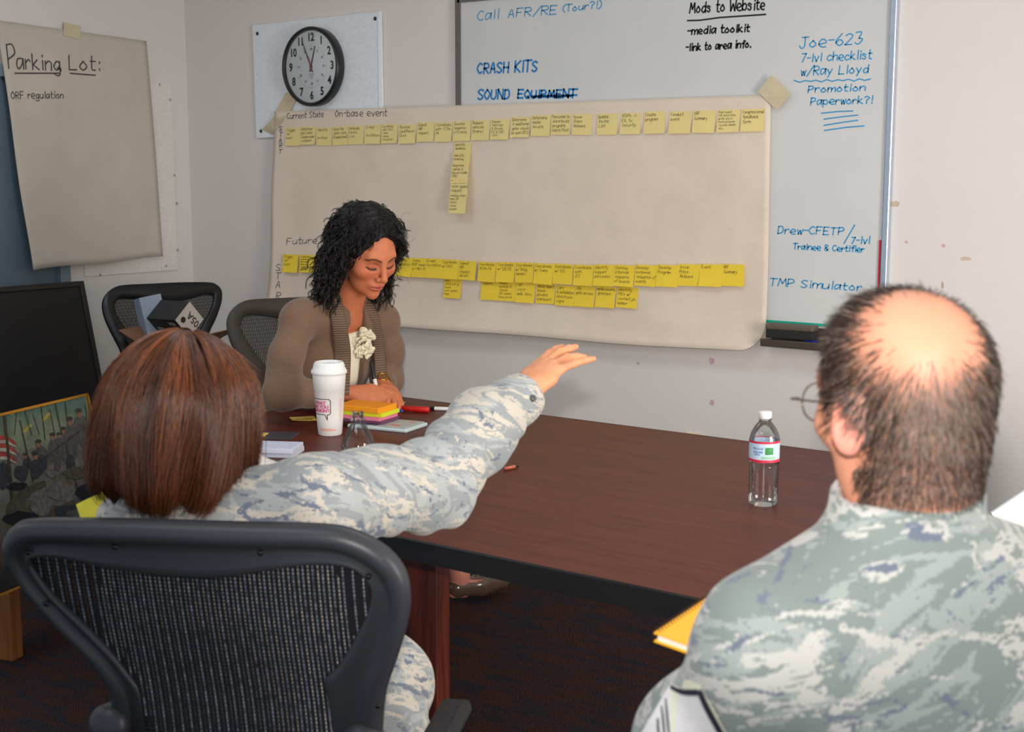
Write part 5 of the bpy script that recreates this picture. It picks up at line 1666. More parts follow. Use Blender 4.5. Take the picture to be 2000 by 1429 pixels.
# hair and fibre strands as slim three-sided tubes, each with its own tone
def strands(name, paths, radius, tones, mat, parent, taper=0.35, sides=3):
    """paths (n, k, 3); one tone (rgb) per strand"""
    Pp = np.asarray(paths, float); n, k, _ = Pp.shape
    T_ = np.gradient(Pp, axis=1); T_ /= np.linalg.norm(T_, axis=2, keepdims=True) + 1e-9
    ref = np.array([0.3, 0.2, 0.93])
    E1 = np.cross(T_, ref); E1 /= np.linalg.norm(E1, axis=2, keepdims=True) + 1e-9
    E2 = np.cross(T_, E1)
    r = np.broadcast_to(np.asarray(radius, float).reshape(-1, 1), (n, 1)) * np.linspace(1, taper, k)[None, :] * np.where(np.arange(k) == 0, 0.6, 1)
    rings = []
    for s in range(sides):
        a = 2 * PI * s / sides
        rings.append(Pp + (E1 * math.cos(a) + E2 * math.sin(a)) * r[:, :, None])
    Vv = np.stack(rings, 2).reshape(-1, 3)
    i0 = (np.arange(n)[:, None, None] * k + np.arange(k - 1)[None, :, None]) * sides + np.arange(sides)[None, None, :]
    j0 = (np.arange(n)[:, None, None] * k + np.arange(k - 1)[None, :, None]) * sides + (np.arange(sides)[None, None, :] + 1) % sides
    Ff = np.stack([i0, j0, j0 + sides, i0 + sides], -1).reshape(-1, 4)
    me = bpy.data.meshes.new(name)
    me.vertices.add(len(Vv)); me.vertices.foreach_set('co', Vv.astype(np.float32).ravel())
    me.loops.add(Ff.size); me.loops.foreach_set('vertex_index', Ff.astype(np.int32).ravel())
    me.polygons.add(len(Ff)); me.polygons.foreach_set('loop_start', np.arange(0, Ff.size, 4, dtype=np.int32)); me.polygons.foreach_set('loop_total', np.full(len(Ff), 4, dtype=np.int32))
    me.update(calc_edges=True)
    o = finish(name, me, mat, None, True)
    paint_verts(o, np.repeat(np.asarray(tones, float), k * sides, axis=0))
    if parent is not None: child_world(o, parent)
    return o
HAIR = attr_mat('hair_strands', 0.38, 0.55)
def bvh_of(o):
    from mathutils.bvhtree import BVHTree
    me = o.data
    return BVHTree.FromPolygons([v.co[:] for v in me.vertices], [tuple(p.vertices) for p in me.polygons])
def hit(bvh, px, py):
    d = ray(px, py); r = bvh.ray_cast(Vector(CAM), Vector(d).normalized())
    return (np.array(r[0]), np.array(r[1])) if r[0] is not None else (None, None)

# airman's camouflage: grey green, pale and slate tiger stripes in small squares
def camo(name, green, pale, slate, light, sx=1.0, rot=(0, 0, 0), px_=430.0):
    t = NT(name)
    tc = t.n('ShaderNodeTexCoord')
    mp0 = t.n('ShaderNodeMapping'); mp0.inputs['Rotation'].default_value = rot; t.l(tc.outputs['Object'], mp0.inputs[0])
    sn = t.n('ShaderNodeVectorMath', operation='SNAP'); t.l(mp0.outputs[0], sn.inputs[0]); sn.inputs[1].default_value = (1 / px_,) * 3
    def nz(scale, seed, detail, dist):
        mp = t.n('ShaderNodeMapping'); mp.inputs['Scale'].default_value = scale; mp.inputs['Location'].default_value = (seed, seed * 1.7, seed * .3)
        t.l(sn.outputs[0], mp.inputs[0])
        return t.noise(mp.outputs[0], 1.0, detail, 0.62, dist)
    A = nz((5.5 * sx, 5.5 * sx, 14 * sx), 3.1, 4, 1.6); B_ = nz((7 * sx, 7 * sx, 20 * sx), 8.7, 5, 2.2); C_ = nz((9 * sx, 9 * sx, 24 * sx), 21.3, 5, 2.2)
    c1 = t.ramp(A, [(0.0, lin(green)), (0.50, lin(light)), (0.60, lin(green))], 'CONSTANT')
    m2 = t.ramp(B_, [(0.0, (0, 0, 0)), (0.53, (1, 1, 1)), (0.625, (0, 0, 0))], 'CONSTANT')
    m3 = t.ramp(C_, [(0.0, (0, 0, 0)), (0.60, (1, 1, 1))], 'CONSTANT')
    c2 = t.mix(m2, c1, lin(pale)); c3 = t.mix(m3, c2, lin(slate))
    t.base(c3)
    fab = t.noise(t.coord(), 1400, 1)
    t.bump(fab, 0.15, 0.0004).set(Roughness=0.85, Specular_IOR_Level=0.15, Sheen_Weight=0.15)
    return t.mat
def wrinkle(P, amp, seed=0.0, s=1.0):
    """cloth folds: bent ridges at two sizes"""
    w = vnoise(P, 7 * s, seed) * 6.0
    a = np.sin(P @ np.array([14, 9, 31]) * s + w * 1.6 + seed)
    b = vnoise(P, 16 * s, seed + 3)
    r1 = 1 - np.abs(2 * vnoise(P, 9 * s, seed + 5) - 1)
    return amp * (0.45 * a + 0.9 * (r1 ** 3 - 0.3) + 0.5 * (b - 0.5))
# ------------------------------------------------------------------ balding man in camouflage, seen from behind
def A(px, py, d): return at(px, py, d)
man = empty('person', tuple(cf(0.36, 1.30, 0.0)), 0, 'person with a balding head and glasses, seen from behind, in a camouflage uniform, listening', 'person')
HC = A(1764, 764, 1.262); HR = rot_frame(math.radians(27), math.radians(8), math.radians(-3))
nb_ = A(1770, 1010, 1.262)
TFm = rot_frame(math.radians(18), math.radians(6))
shL = A(1522, 1258, 1.20); shR = A(2010, 1180, 1.33)
elL = A(1366, 1452, 1.27); elR = cf(0.66, 1.36, 0.86)
wrL = elL + RV * 0.07 + FV * 0.20 - ZV * 0.03; wrR = elR + FV * 0.2 - RV * 0.1 - ZV * 0.06
hip = cf(0.40, 1.34, 0.52); chest = (shL + shR) / 2 + TFm[:, 1] * 0.02 - ZV * 0.1
knL = cf(0.20, 1.82, 0.54); knR = cf(0.52, 1.86, 0.54); anL = cf(0.22, 1.86, 0.09); anR = cf(0.54, 1.9, 0.09)
MSC = 0.885
hcL = hand_chains((4, 0, -4, -8), ((25, 35, 20),) * 4, [(0.02, 0.02, -0.004), (0.045, 0.045, -0.02), (0.05, 0.075, -0.03), (0.045, 0.1, -0.035)], mirror=1)
hcR = hand_chains((4, 0, -4, -8), ((30, 40, 20),) * 4, [(0.02, 0.02, -0.004), (0.045, 0.045, -0.02), (0.05, 0.075, -0.03), (0.045, 0.1, -0.035)], mirror=-1)
hML = axes(FV + RV * 0.2 - ZV * 0.1, ZV * 0.5 - RV); hMR = axes(FV - RV * 0.3 - ZV * .3, ZV)
def man_body(P):
    q = ((P - HC.astype(F4)) @ HR.astype(F4)) / F4(MSC)
    d = head_sdf(q) * MSC
    d = smin(d, s_cap(P, HC + HR @ np.array([0, -0.024, -0.05]), nb_ - ZV * 0.03, 0.052, 0.060), 0.03)
    d = smin(d, s_cap(P, shL, shR, 0.05), 0.05)
    d = smin(d, s_cap(P, chest - ZV * 0.05, hip, 0.105, 0.11), 0.06)
    for sh, el, wr in ((shL, elL, wrL), (shR, elR, wrR)):
        d = smin(d, s_chain(P, [sh, el, wr], [0.042, 0.036, 0.027], 0.02), 0.02)
    for s, kn, an in ((-1, knL, anL), (1, knR, anR)):
        d = smin(d, s_chain(P, [hip + RV * 0.09 * s, kn, an], [0.075, 0.055, 0.04], 0.02), 0.03)
    d = smin(d, hand_sdf(P, hcL, wrL, hML), 0.01); d = smin(d, hand_sdf(P, hcR, wrR, hMR), 0.01)
    return d
mb_o = sdf_obj('body', man_body, cf(-0.35, 0.95, 0.02) - 0.55, cf(0.42, 1.5, 1.44) + np.array([0.55, 0.75, 0.01]), 0.0042, SKIN, man)
V = verts_of(mb_o); q = (V - HC) @ HR / MSC
bv_man = bvh_of(mb_o)
sk = np.array(lin((206, 140, 112))); pinkc = np.array(lin((222, 140, 124)))
col = np.tile(sk, (len(V), 1)); n1 = vnoise(V, 60) ; col *= (0.93 + 0.14 * n1)[:, None]
earm = sstep(0.074, 0.082, np.abs(q[:, 0])) * (np.abs(q[:, 1]) < 0.05) * (q[:, 2] > -0.075) * (q[:, 2] < 0.03)
col = mixc(col, pinkc, earm * 0.8)
# hairline: where the scalp carries hair, and how thickly
bald_c, _n = hit(bv_man, 1808, 632); bald_l = (bald_c - HC) @ HR / MSC
whorl, _n = hit(bv_man, 1828, 700); whorl_l = (whorl - HC) @ HR / MSC
def hair_density(q):
    e = (q - bald_l) / np.array([0.058, 0.066, 0.05])
    r = np.linalg.norm(e, axis=1)
    dn = sstep(0.55, 1.75, r)
    back = sstep(0.02, -0.05, q[:, 1])
    low = -0.128 + 0.0 * q[:, 0]
    dn *= sstep(low, low + 0.025, q[:, 2] + np.where(q[:, 1] < 0, 0, 1.1) * np.maximum(0, q[:, 1]) * -1.0)
    # no hair on the face, temples bare in front of the ears
    face = sstep(0.048, 0.035, q[:, 1] - 0.25 * np.maximum(0, q[:, 2] - 0.03))
    dn *= face
    # clear round and in front of the ear
    er = np.linalg.norm((np.stack([np.abs(q[:, 0]), q[:, 1], q[:, 2]], 1) - np.array([0.078, 0.006, -0.03])) / np.array([0.04, 0.028, 0.043]), axis=1)
    dn *= sstep(0.85, 1.15, er)
    # nothing on the neck in front
    dn *= np.where((q[:, 2] < -0.03) & (q[:, 1] > 0.012), 0, 1)
    return dn
hd = hair_density(q) * (q[:, 2] > -0.15)
col = mixc(col, np.array(lin((120, 92, 78))), hd * 0.75)
paint_verts(mb_o, col)
# short hair
rs = np.random.RandomState(5)
me = mb_o.data
fc = np.array([p.center[:] for p in me.polygons]); fa = np.array([p.area for p in me.polygons]); fn_ = np.array([p.normal[:] for p in me.polygons])
ql = (fc - HC) @ HR / MSC
dens = hair_density(ql) * (ql[:, 2] > -0.15) * (np.linalg.norm(ql, axis=1) < 0.18)
pr_ = fa * (dens ** 1.3); pr_ /= pr_.sum()
NH = 13000
ii = rs.choice(len(fc), NH, p=pr_)
root = fc[ii] + (rs.rand(NH, 3) - .5) * 0.0045; nrm_ = fn_[ii]; qd = ql[ii]; dd = dens[ii]
flow = qd - whorl_l                                 # combed outwards from the whorl, then downwards
flow[:, 2] -= 0.05
side = (np.abs(qd[:, 0]) > 0.045) & (qd[:, 1] > -0.02)
flow[side] += np.array([0, 0.035, -0.015])
up_front = (qd[:, 2] > 0.06) & (qd[:, 1] > 0.0)
flow[up_front] += np.array([0, 0.10, 0.05])
fw = flow @ HR.T; fw -= nrm_ * (fw * nrm_).sum(1)[:, None]; fw /= np.linalg.norm(fw, axis=1)[:, None] + 1e-9
fw += rs.randn(NH, 3) * 0.11
Lh = (0.007 + 0.009 * sstep(-0.09, 0.0, qd[:, 2])) * (0.7 + 0.6 * rs.rand(NH)) * (0.65 + 0.5 * dd)
Lh = np.where(up_front, Lh * 1.35, Lh)
ts = np.linspace(0, 1, 4)
paths = root[:, None, :] + fw[:, None, :] * (Lh[:, None] * ts)[:, :, None] + nrm_[:, None, :] * (np.array([-0.0008, 0.0012, 0.0019, 0.0021])[None, :, None] + 0.0006 * rs.rand(NH, 1, 1)) * np.where(up_front, 2.0, 1.0)[:, None, None]
ton = np.where(rs.rand(NH, 1) < (0.18 + 0.6 * np.exp(-(np.linalg.norm(qd - whorl_l - np.array([0.005, 0, -0.045]), axis=1) / 0.06) ** 2))[:, None], np.array(lin((118, 100, 90)))[None], np.array(lin((52, 37, 30)))[None]) * (0.7 + 0.6 * rs.rand(NH, 1))
strands('hair', paths, 0.00042 + 0.0002 * rs.rand(NH), ton, HAIR, man)['label'] = 'short brown and grey hair round a bald crown'

# glasses: thin wire rims and temples
WIRE = flat('glasses_wire', (150, 140, 110), 0.3, 1.0, var=0)
gl = MB()
def hw_(x, y, z): return HC + HR @ (np.array([x, y, z]) * MSC)
for s in (-1, 1):
    gl.tube([hw_(s * 0.034 + 0.025 * math.cos(a), 0.107 - 0.012 * abs(math.cos(a) * s + 1) * .5, -0.008 + 0.021 * math.sin(a)) for a in np.linspace(0, 2 * PI, 33)], 0.0009, 6)
    gl.tube([hw_(s * 0.059, 0.100, 0.0), hw_(s * 0.074, 0.094, 0.001), hw_(s * 0.079, 0.05, -0.001), hw_(s * 0.082, 0.008, 0.0), hw_(s * 0.083, -0.012, -0.012)], 0.0011, 6)
gl.tube([hw_(-0.009, 0.113, -0.004), hw_(0, 0.117, -0.001), hw_(0.009, 0.113, -0.004)], 0.0009, 6)
child_world(gl.build('eyeglasses', WIRE, None, True), man)['label'] = 'thin wire rimmed glasses'

# uniform jacket
CAMO_M = camo('camouflage_grey_green', (116, 126, 123), (172, 171, 167), (98, 106, 121), (140, 148, 145), 0.98, (0, 0.25, 0.3), 480)
def man_jacket(P):
    up = TFm[:, 2]; f = TFm[:, 1]; r = TFm[:, 0]
    c = (shL + shR) / 2
    d = s_cap(P, shL - ZV * 0.005, shR - ZV * 0.005, 0.066, 0.066)
    d = smin(d, s_ell(P, c - ZV * 0.14 - f * 0.004, (0.205, 0.125, 0.23), TFm), 0.06)
    d = smin(d, s_cap(P, c - ZV * 0.2 + f * 0.01, hip, 0.145, 0.155), 0.07)
    d = smin(d, s_cap(P, nb_ - ZV * 0.050, shL - ZV * 0.0, 0.062, 0.058), 0.055)        # slope of the shoulders
    d = smin(d, s_cap(P, nb_ - ZV * 0.050, shR - ZV * 0.0, 0.062, 0.058), 0.055)
    for sh, el, wr in ((shL, elL, wrL), (shR, elR, wrR)):
        d = smin(d, s_chain(P, [sh - ZV * .012, el, wr], [0.064, 0.060, 0.046], 0.03), 0.03)
    # stand-up collar
    ctop = nb_ + ZV * 0.026
    col = s_cap(P, nb_ - ZV * 0.06, ctop + ZV * 0.03, 0.074, 0.070)
    col = smax(col, s_plane(P, ctop + ZV * 0.004, ZV * 1.0 - FV * 0.08 + RV * -0.10), 0.008)
    col = smax(col, -s_cap(P, nb_ - ZV * 0.01, ctop + ZV * 0.05, 0.063, 0.0635), 0.003)
    d = smin(d, col, 0.014)
    for wr, m in ((wrL, hML), (wrR, hMR)):
        d = smax(d, s_plane(P, wr, m[:, 1]), 0.01)
    return d
def man_fold(P):
    w = wrinkle(P, 0.0034, 2.0, 0.8)
    w += 0.0035 * np.exp(-((P @ ZV - 1.135) / 0.004) ** 2) * 0
    return w
jm = sdf_obj('uniform_jacket', man_jacket, cf(-0.35, 0.92, 0.40) - np.array([0.25, 0.4, 0]), cf(0.42, 1.5, 1.27) + np.array([0.55, 0.55, 0]), 0.0052, CAMO_M, man, man_fold)
def man_legs(P):
    d = s_ell(P, hip + ZV * 0.01, (0.19, 0.16, 0.13))
    for s, kn, an in ((-1, knL, anL), (1, knR, anR)):
        d = smin(d, s_chain(P, [hip + RV * 0.1 * s, kn, an + ZV * 0.06], [0.10, 0.08, 0.07], 0.03), 0.04)
    return d
sdf_obj('uniform_trousers', man_legs, cf(0.36, 1.5, 0.05) - np.array([0.65, 0.65, 0]), cf(0.36, 1.5, 0.75) + np.array([0.65, 0.65, 0]), 0.009, CAMO_M, man, lambda P: wrinkle(P, 0.004, 4.0))
def boots(P, ans, fw_):
    d = None
    for an in ans:
        e = smin(s_cap(P, an + ZV * 0.1, an - ZV * 0.03, 0.055, 0.05), s_cap(P, an - ZV * 0.045 - fw_ * 0.05, an - ZV * 0.05 + fw_ * 0.15, 0.042, 0.037), 0.03)
        e = smax(e, -(P[:, 2] - F4(0.001)), 0.004)
        d = e if d is None else np.minimum(d, e)
    return d
BOOT = flat('sage_boot_leather', (120, 122, 104), 0.8)
for an in (anL, anR):
    sdf_obj('boot', lambda P, an=an: boots(P, [an], FV), an - np.array([0.25, 0.25, 0.1]), an + np.array([0.25, 0.25, 0.17]), 0.008, BOOT, man)

# rank chevrons on the sleeve
bv_j = bvh_of(jm)
def drape(name, polys, mats, parent, bvh, lift=0.0018, dens=14):
    """cloth patches laid on a garment: polygons given as a grid between two photo polylines"""
    mb = MB()
    for k, (a, b, mi, lf) in enumerate(polys):
        a = np.array(smooth_line(a, 5)); b = np.array(smooth_line(b, 5))
        ta = np.linspace(0, 1, dens); rs_ = lambda p: np.c_[np.interp(ta, np.linspace(0, 1, len(p)), p[:, 0]), np.interp(ta, np.linspace(0, 1, len(p)), p[:, 1])]
        a, b = rs_(a), rs_(b); m = 6; vs = []; ok = True
        for i in range(dens):
            for j in range(m + 1):
                x, y = a[i] * (1 - j / m) + b[i] * j / m
                h_, n_ = hit(bvh, x, y)
                if h_ is None: h_, n_ = (vs[-1][0], vs[-1][1]) if vs else (None, None)
                vs.append((h_, n_))
        vv = [tuple(h_ + n_ * (lift + lf)) if h_ is not None else (0, 0, 0) for h_, n_ in vs]
        mb.add(vv, [(i * (m + 1) + j, (i + 1) * (m + 1) + j, (i + 1) * (m + 1) + j + 1, i * (m + 1) + j + 1) for i in range(dens - 1) for j in range(m)], mi)
    return child_world(mb.build(name, mats, None, True), parent)
PATCHM = [flat('patch_pale_grey', (208, 206, 208), 0.8, var=0.05, scale=120), flat('patch_navy', (24, 26, 46), 0.8), flat('patch_cream_edge', (214, 212, 190), 0.8), flat('patch_charcoal', (66, 70, 78), 0.8)]
pol = [([(1312, 1336), (1335, 1342), (1372, 1346)], [(1250, 1440), (1330, 1440), (1418, 1440)], 0, 0.0),
       ([(1312, 1338), (1335, 1345), (1368, 1344)], [(1314, 1347), (1336, 1356), (1366, 1357)], 1, 0.0006),
       ([(1364, 1348), (1380, 1385), (1408, 1436)], [(1374, 1345), (1390, 1378), (1422, 1436)], 1, 0.0006),
       ([(1313, 1480), (1335, 1336), (1374, 1336)], [(1313, 1338), (1335, 1343), (1372, 1345)], 2, 0.0003),
       ([(1372, 1338), (1394, 1378), (1426, 1438)], [(1376, 1346), (1390, 1378), (1422, 1438)], 2, 0.0003),
       ([(1302, 1366), (1304, 1400), (1308, 1440)], [(1305, 1364), (1309, 1400), (1312, 1440)], 3, 0.0006),
       ([(1294, 1380), (1296, 1408), (1299, 1440)], [(1297, 1378), (1301, 1408), (1303, 1440)], 3, 0.0006),
       ([(1286, 1404), (1286, 1420), (1288, 1440)], [(1290, 1402), (1291, 1420), (1293, 1440)], 3, 0.0006)]
drape('rank_chevrons', pol, PATCHM, man, bv_j)['label'] = 'pale rank chevrons edged in navy'

# orange spiral notebook held in front of him
nbk = empty('spiral_notebook', tuple(at(1380, 1220, 1.42)), 0, 'orange spiral notebook held in front of the balding man', 'notebook')
c1 = at(1277, 1236, 1.40); c2 = at(1440, 1128, 1.52); c3 = at(1338, 1290, 1.34)
eu = c2 - c1; Lu = np.linalg.norm(eu); eu /= Lu
ev = c3 - c1; ev -= eu * (ev @ eu); ev /= np.linalg.norm(ev); en = np.cross(eu, ev)
if en @ (CAM - c1) < 0: en = -en
def nbox(mb, u0, u1, v0, v1, w0, w1, mi=0):
    vs = [c1 + eu * u + ev * v + en * w for w in (w0, w1) for (u, v) in ((u0, v0), (u1, v0), (u1, v1), (u0, v1))]
    return mb.add(vs, [(0, 1, 2, 3), (7, 6, 5, 4), (0, 4, 5, 1), (1, 5, 6, 2), (2, 6, 7, 3), (3, 7, 4, 0)], mi)
child_world(nbox(MB(), 0, 0.23, 0, 0.16, -0.0008, 0.0006).build('cover', flat('notebook_orange', (250, 178, 20), 0.5, var=0.02)), nbk)
child_world(nbox(MB(), 0.003, 0.227, 0.003, 0.157, -0.009, -0.001).build('pages', flat('notebook_pages', (230, 226, 214), 0.7)), nbk)
child_world(nbox(MB(), 0, 0.23, 0, 0.16, -0.0105, -0.009).build('back_cover', flat('notebook_orange', (250, 178, 20), 0.5)), nbk)
sp_ = MB()
pts = [c1 + eu * (0.004 + 0.222 * i / 480) + ev * (0.001 + 0.006 * math.cos(i * PI / 6)) + en * (-0.005 + 0.0085 * math.sin(i * PI / 6)) for i in range(480)]
sp_.tube(pts, 0.0006, 5)
child_world(sp_.build('spiral_binding', flat('spiral_dark_wire', (90, 60, 40), 0.35, 0.6), None, True), nbk)
child_world(nbox(MB(), -0.0006, 0.0, 0.10, 0.16, -0.0105, -0.001).build('pen_clip', flat('blue_divider_edge', (70, 80, 140), 0.5)), nbk)
# ------------------------------------------------------------------ woman with brown bob, in camouflage, pointing at the wall
aw = empty('person', tuple(cf(-0.45, 2.0, 0.0)), 0, 'person with a reddish brown bob in camouflage, pointing with an outstretched arm', 'person')
WC = A(362, 806, 1.97); WR = rot_frame(math.radians(-34), math.radians(6), math.radians(4)); WS = 0.97
wn = A(395, 1000, 1.97)
wsL = cf(-0.553, 2.00, 0.972); wsR = A(622, 985, 1.93)
weR = A(838, 940, 2.12); wwR = A(1022, 768, 2.31)
weL = cf(-0.60, 2.12, 0.74); wwL = cf(-0.42, 2.30, 0.72)
whip = cf(-0.34, 1.96, 0.53)
wkR = A(738, 1300, 2.26) - ZV * 0.035; waR = cf(-0.17, 2.30, 0.10); wkL = cf(-0.42, 2.42, 0.55); waL = cf(-0.40, 2.42, 0.10)
# pointing hand: back of the hand up and towards us, little finger low
tipd = A(1118, 668, 2.42) - wwR
hMp = axes(tipd + ZV * 0.004, ZV * 0.62 - FV * 0.52 - RV * 0.50)
hcP = hand_chains((3, 0, -5, -40), ((4, 10, 6), (8, 12, 6), (14, 16, 8), (2, 8, 6)), [(0.022, 0.012, -0.006), (0.046, 0.045, -0.022), (0.052, 0.070, -0.028), (0.050, 0.094, -0.032)], mirror=-1, size=0.92)
hcW = hand_chains((4, 0, -4, -8), ((25, 35, 20),) * 4, [(0.02, 0.02, -0.004), (0.045, 0.045, -0.02), (0.05, 0.075, -0.03), (0.045, 0.1, -0.035)], mirror=1, size=0.92)
hMw = axes(FV * 0.8 + RV * 0.6 - ZV * 0.1, ZV)
def aw_body(P):
    q = ((P - WC.astype(F4)) @ WR.astype(F4)) / F4(WS)
    d = head_sdf(q, fem=1.0) * WS
    d = smin(d, s_cap(P, WC + WR @ np.array([0, -0.02, -0.06]), wn - ZV * 0.04, 0.042, 0.050), 0.03)
    d = smin(d, s_cap(P, wsL, wsR, 0.042), 0.05)
    d = smin(d, s_cap(P, (wsL + wsR) / 2 - ZV * 0.12, whip, 0.09, 0.10), 0.06)
    for ch in ([wsR, weR, wwR], [wsL, weL, wwL]): d = smin(d, s_chain(P, ch, [0.038, 0.032, 0.023], 0.02), 0.02)
    for s, kn, an in ((-1, wkL, waL), (1, wkR, waR)): d = smin(d, s_chain(P, [whip + RV * 0.08 * s, kn, an], [0.07, 0.05, 0.038], 0.02), 0.03)
    d = smin(d, hand_sdf(P, hcP, wwR, hMp), 0.012); d = smin(d, hand_sdf(P, hcW, wwL, hMw), 0.012)
    return d
pts_ = np.array([WC, wsL, wsR, weR, wwR, weL, wwL, whip, wkR, waR, wkL, waL, wwR + hMp[:, 1] * 0.2])
ob = sdf_obj('body', aw_body, pts_.min(0) - np.array([.16, .16, .07]), np.r_[pts_.max(0)[:2] + .16, WC[2] + 0.13], 0.0038, SKIN, aw)
V = verts_of(ob); n1 = vnoise(V, 60)
col = np.tile(np.array(lin((222, 152, 112))), (len(V), 1)) * (0.94 + 0.12 * n1)[:, None]
paint_verts(ob, col)
# fingernails are kept as small glossy plates on the pointing hand
CAMO_W = camo('camouflage_faded_blue', (142, 147, 149), (190, 182, 170), (106, 114, 128), (162, 166, 166), 1.05, (0.4, 0.1, 0.9), 520)
def aw_jacket(P):
    d = s_cap(P, wsL, wsR, 0.060, 0.062)
    c = (wsL + wsR) / 2; T = rot_frame(math.radians(-18), math.radians(-6))
    d = smin(d, s_ell(P, c - ZV * 0.15, (0.175, 0.11, 0.20), T), 0.05)
    d = smin(d, s_cap(P, c - ZV * 0.2, whip + ZV * 0.03, 0.125, 0.14), 0.07)
    d = smin(d, s_cap(P, wn - ZV * 0.045, wsL, 0.055, 0.050), 0.04); d = smin(d, s_cap(P, wn - ZV * 0.045, wsR, 0.055, 0.058), 0.04)
    mid1 = (wsR + weR) / 2 + ZV * 0.004; mid2 = (weR + wwR) / 2 + ZV * 0.006
    ar = s_chain(P, [wsR, mid1, weR - ZV * 0.006, mid2, wwR - hMp[:, 1] * 0.005], [0.066, 0.063, 0.066, 0.058, 0.0425], 0.03)
    ar = smin(ar, s_cap(P, weR - ZV * 0.035 - RV * 0.01, weR - ZV * 0.058 - RV * 0.012, 0.03, 0.012), 0.03)       # cloth hanging at the elbow
    y = hMp[:, 1]
    ar = smax(ar, s_plane(P, wwR + y * 0.008, y), 0.006)
    ar = smax(ar, -s_cap(P, wwR - y * 0.012, wwR + y * 0.05, 0.034), 0.004)
    d = smin(d, ar, 0.035)
    al = s_chain(P, [wsL, weL, wwL], [0.060, 0.056, 0.045], 0.03)
    d = smin(d, smax(al, s_plane(P, wwL, hMw[:, 1]), 0.006), 0.03)
    col = s_cap(P, wn - ZV * 0.05, wn + ZV * 0.03 + FV * .01, 0.068, 0.066)
    col = smax(col, s_plane(P, wn + ZV * 0.012, ZV - FV * 0.2), 0.008)
    d = smin(d, col, 0.015)
    return d
arm_ax = (wwR - wsR) / np.linalg.norm(wwR - wsR)
def aw_fold(P):
    s = (P - wsR) @ arm_ax
    onarm = sstep(0.0, 0.08, s)
    w = wrinkle(P, 0.0042, 6.0, 0.95)
    ring = np.sin(s * 95 + vnoise(P, 13, 2) * 9) * 0.0042 * onarm * (0.4 + 0.8 * np.exp(-((s - 0.27) / 0.09) ** 2))
    cuff = 0.0025 * np.exp(-((s - np.dot(wwR - wsR, arm_ax) + 0.045) / 0.004) ** 2) * -1.0
    seam = -0.002 * np.exp(-((s - 0.035) / 0.004) ** 2)
    return w * (1 - 0.5 * sstep(0.44, 0.50, s)) + ring + cuff + seam
ja = sdf_obj('uniform_jacket', aw_jacket, pts_[:8].min(0) - np.array([.2, .2, .05]), np.r_[pts_[:6].max(0)[:2] + .14, 1.30], 0.0045, CAMO_W, aw, aw_fold)
# cuff tab and button
bv_ja = bvh_of(ja)
bp_, bn_ = hit(bv_ja, 1040, 778)
if bp_ is not None:
    Mb = Vector((0, 0, 1)).rotation_difference(Vector(bn_)).to_matrix()
    child_world(MB().lathe([(0, 0.003), (0.0045, 0.003), (0.006, 0.002), (0.006, -0.001)], tuple(bp_ + bn_ * 0.001), 16, 0, Mb).build('cuff_button', flat('button_dark_grey', (70, 74, 72), 0.5), None, True), aw)
def aw_legs(P):
    d = s_ell(P, whip + ZV * 0.01, (0.17, 0.15, 0.12))
    for s, kn, an in ((-1, wkL, waL), (1, wkR, waR)):
        d = smin(d, s_chain(P, [whip + RV * 0.09 * s, kn, an + ZV * 0.06], [0.10, 0.083, 0.07], 0.03), 0.04)
    pk = (whip + RV * .09) * 0.35 + wkR * 0.65
    d = smin(d, s_ell(P, pk + RV * 0.055 - ZV * 0.01, (0.045, 0.07, 0.065), rot_frame(0)), 0.012)        # thigh pocket
    return d
sdf_obj('uniform_trousers', aw_legs, pts_[7:12].min(0) - np.array([.22, .22, .12]) * [1, 1, 0.4], pts_[7:12].max(0) + np.array([.22, .22, .14]), 0.0065, CAMO_W, aw, lambda P: wrinkle(P, 0.0075, 9.0, 0.9))
for an in (waL, waR):
    sdf_obj('boot', lambda P, an=an: boots(P, [an], FV), an - np.array([0.25, 0.25, 0.1]), an + np.array([0.25, 0.25, 0.17]), 0.008, BOOT, aw)

# the bob: a smooth shell of hair and strands combed over it
HCw = WC + WR @ np.array([0.0, -0.012, 0.0])
def bob(th, ph):
    """th from the crown (0) to the tips (1); ph round the head, 0 in front, positive to her right"""
    f = np.cos(ph); s = np.sin(ph)
    th = np.asarray(th, float); ph = np.asarray(ph, float)
    ang = 0.12 + th * 2.02                                    # polar angle from the top
    Rr = 0.123 + 0.004 * np.cos(ph)
    x = Rr * 0.81 * np.sin(ang) * s; y = Rr * np.sin(ang) * f * 0.93; z = 0.118 * np.cos(ang)
    low = sstep(0.55, 1.0, th)
    x = x * (1 + 0.05 * low); y = y * (1 + 0.04 * low) ; z = z - 0.058 * low - (0.010 + 0.004 * np.sin(ph * 5 + 1) + 0.012 * np.exp(-((ph - 1.9) / 0.5) ** 2)) * low
    # tips turn in under at the nape
    tuck = sstep(0.86, 1.0, th)
    x = x * (1 - 0.20 * tuck); y = y * (1 - 0.20 * tuck)
    return np.stack([x, y, z], -1)
def bob_w(th, ph, lift=0.0):
    p = bob(th, ph); n = p / np.linalg.norm(p, axis=-1, keepdims=True)
    wv = 0.005 * np.sin(np.asarray(ph) * 13 + np.asarray(th) * 3) * np.asarray(th) + 0.008 * np.sin(np.asarray(ph) * 6 + 5 * np.asarray(th)) * sstep(.4, 1, np.asarray(th))
    return HCw + (p + n * (lift + wv)[..., None] if np.ndim(lift) or np.ndim(wv) else p + n * (lift + wv)) @ WR.T
OPEN = 0.88                                                   # half angle left free for the face
nph, nth = 96, 30
PHs = np.linspace(OPEN, 2 * PI - OPEN, nph); vs = []
for j in range(nth + 1):
    th = j / nth
    vs.append(bob_w(np.full(nph, th * 0.985), PHs, np.full(nph, -0.004)))
vs = np.concatenate(vs)
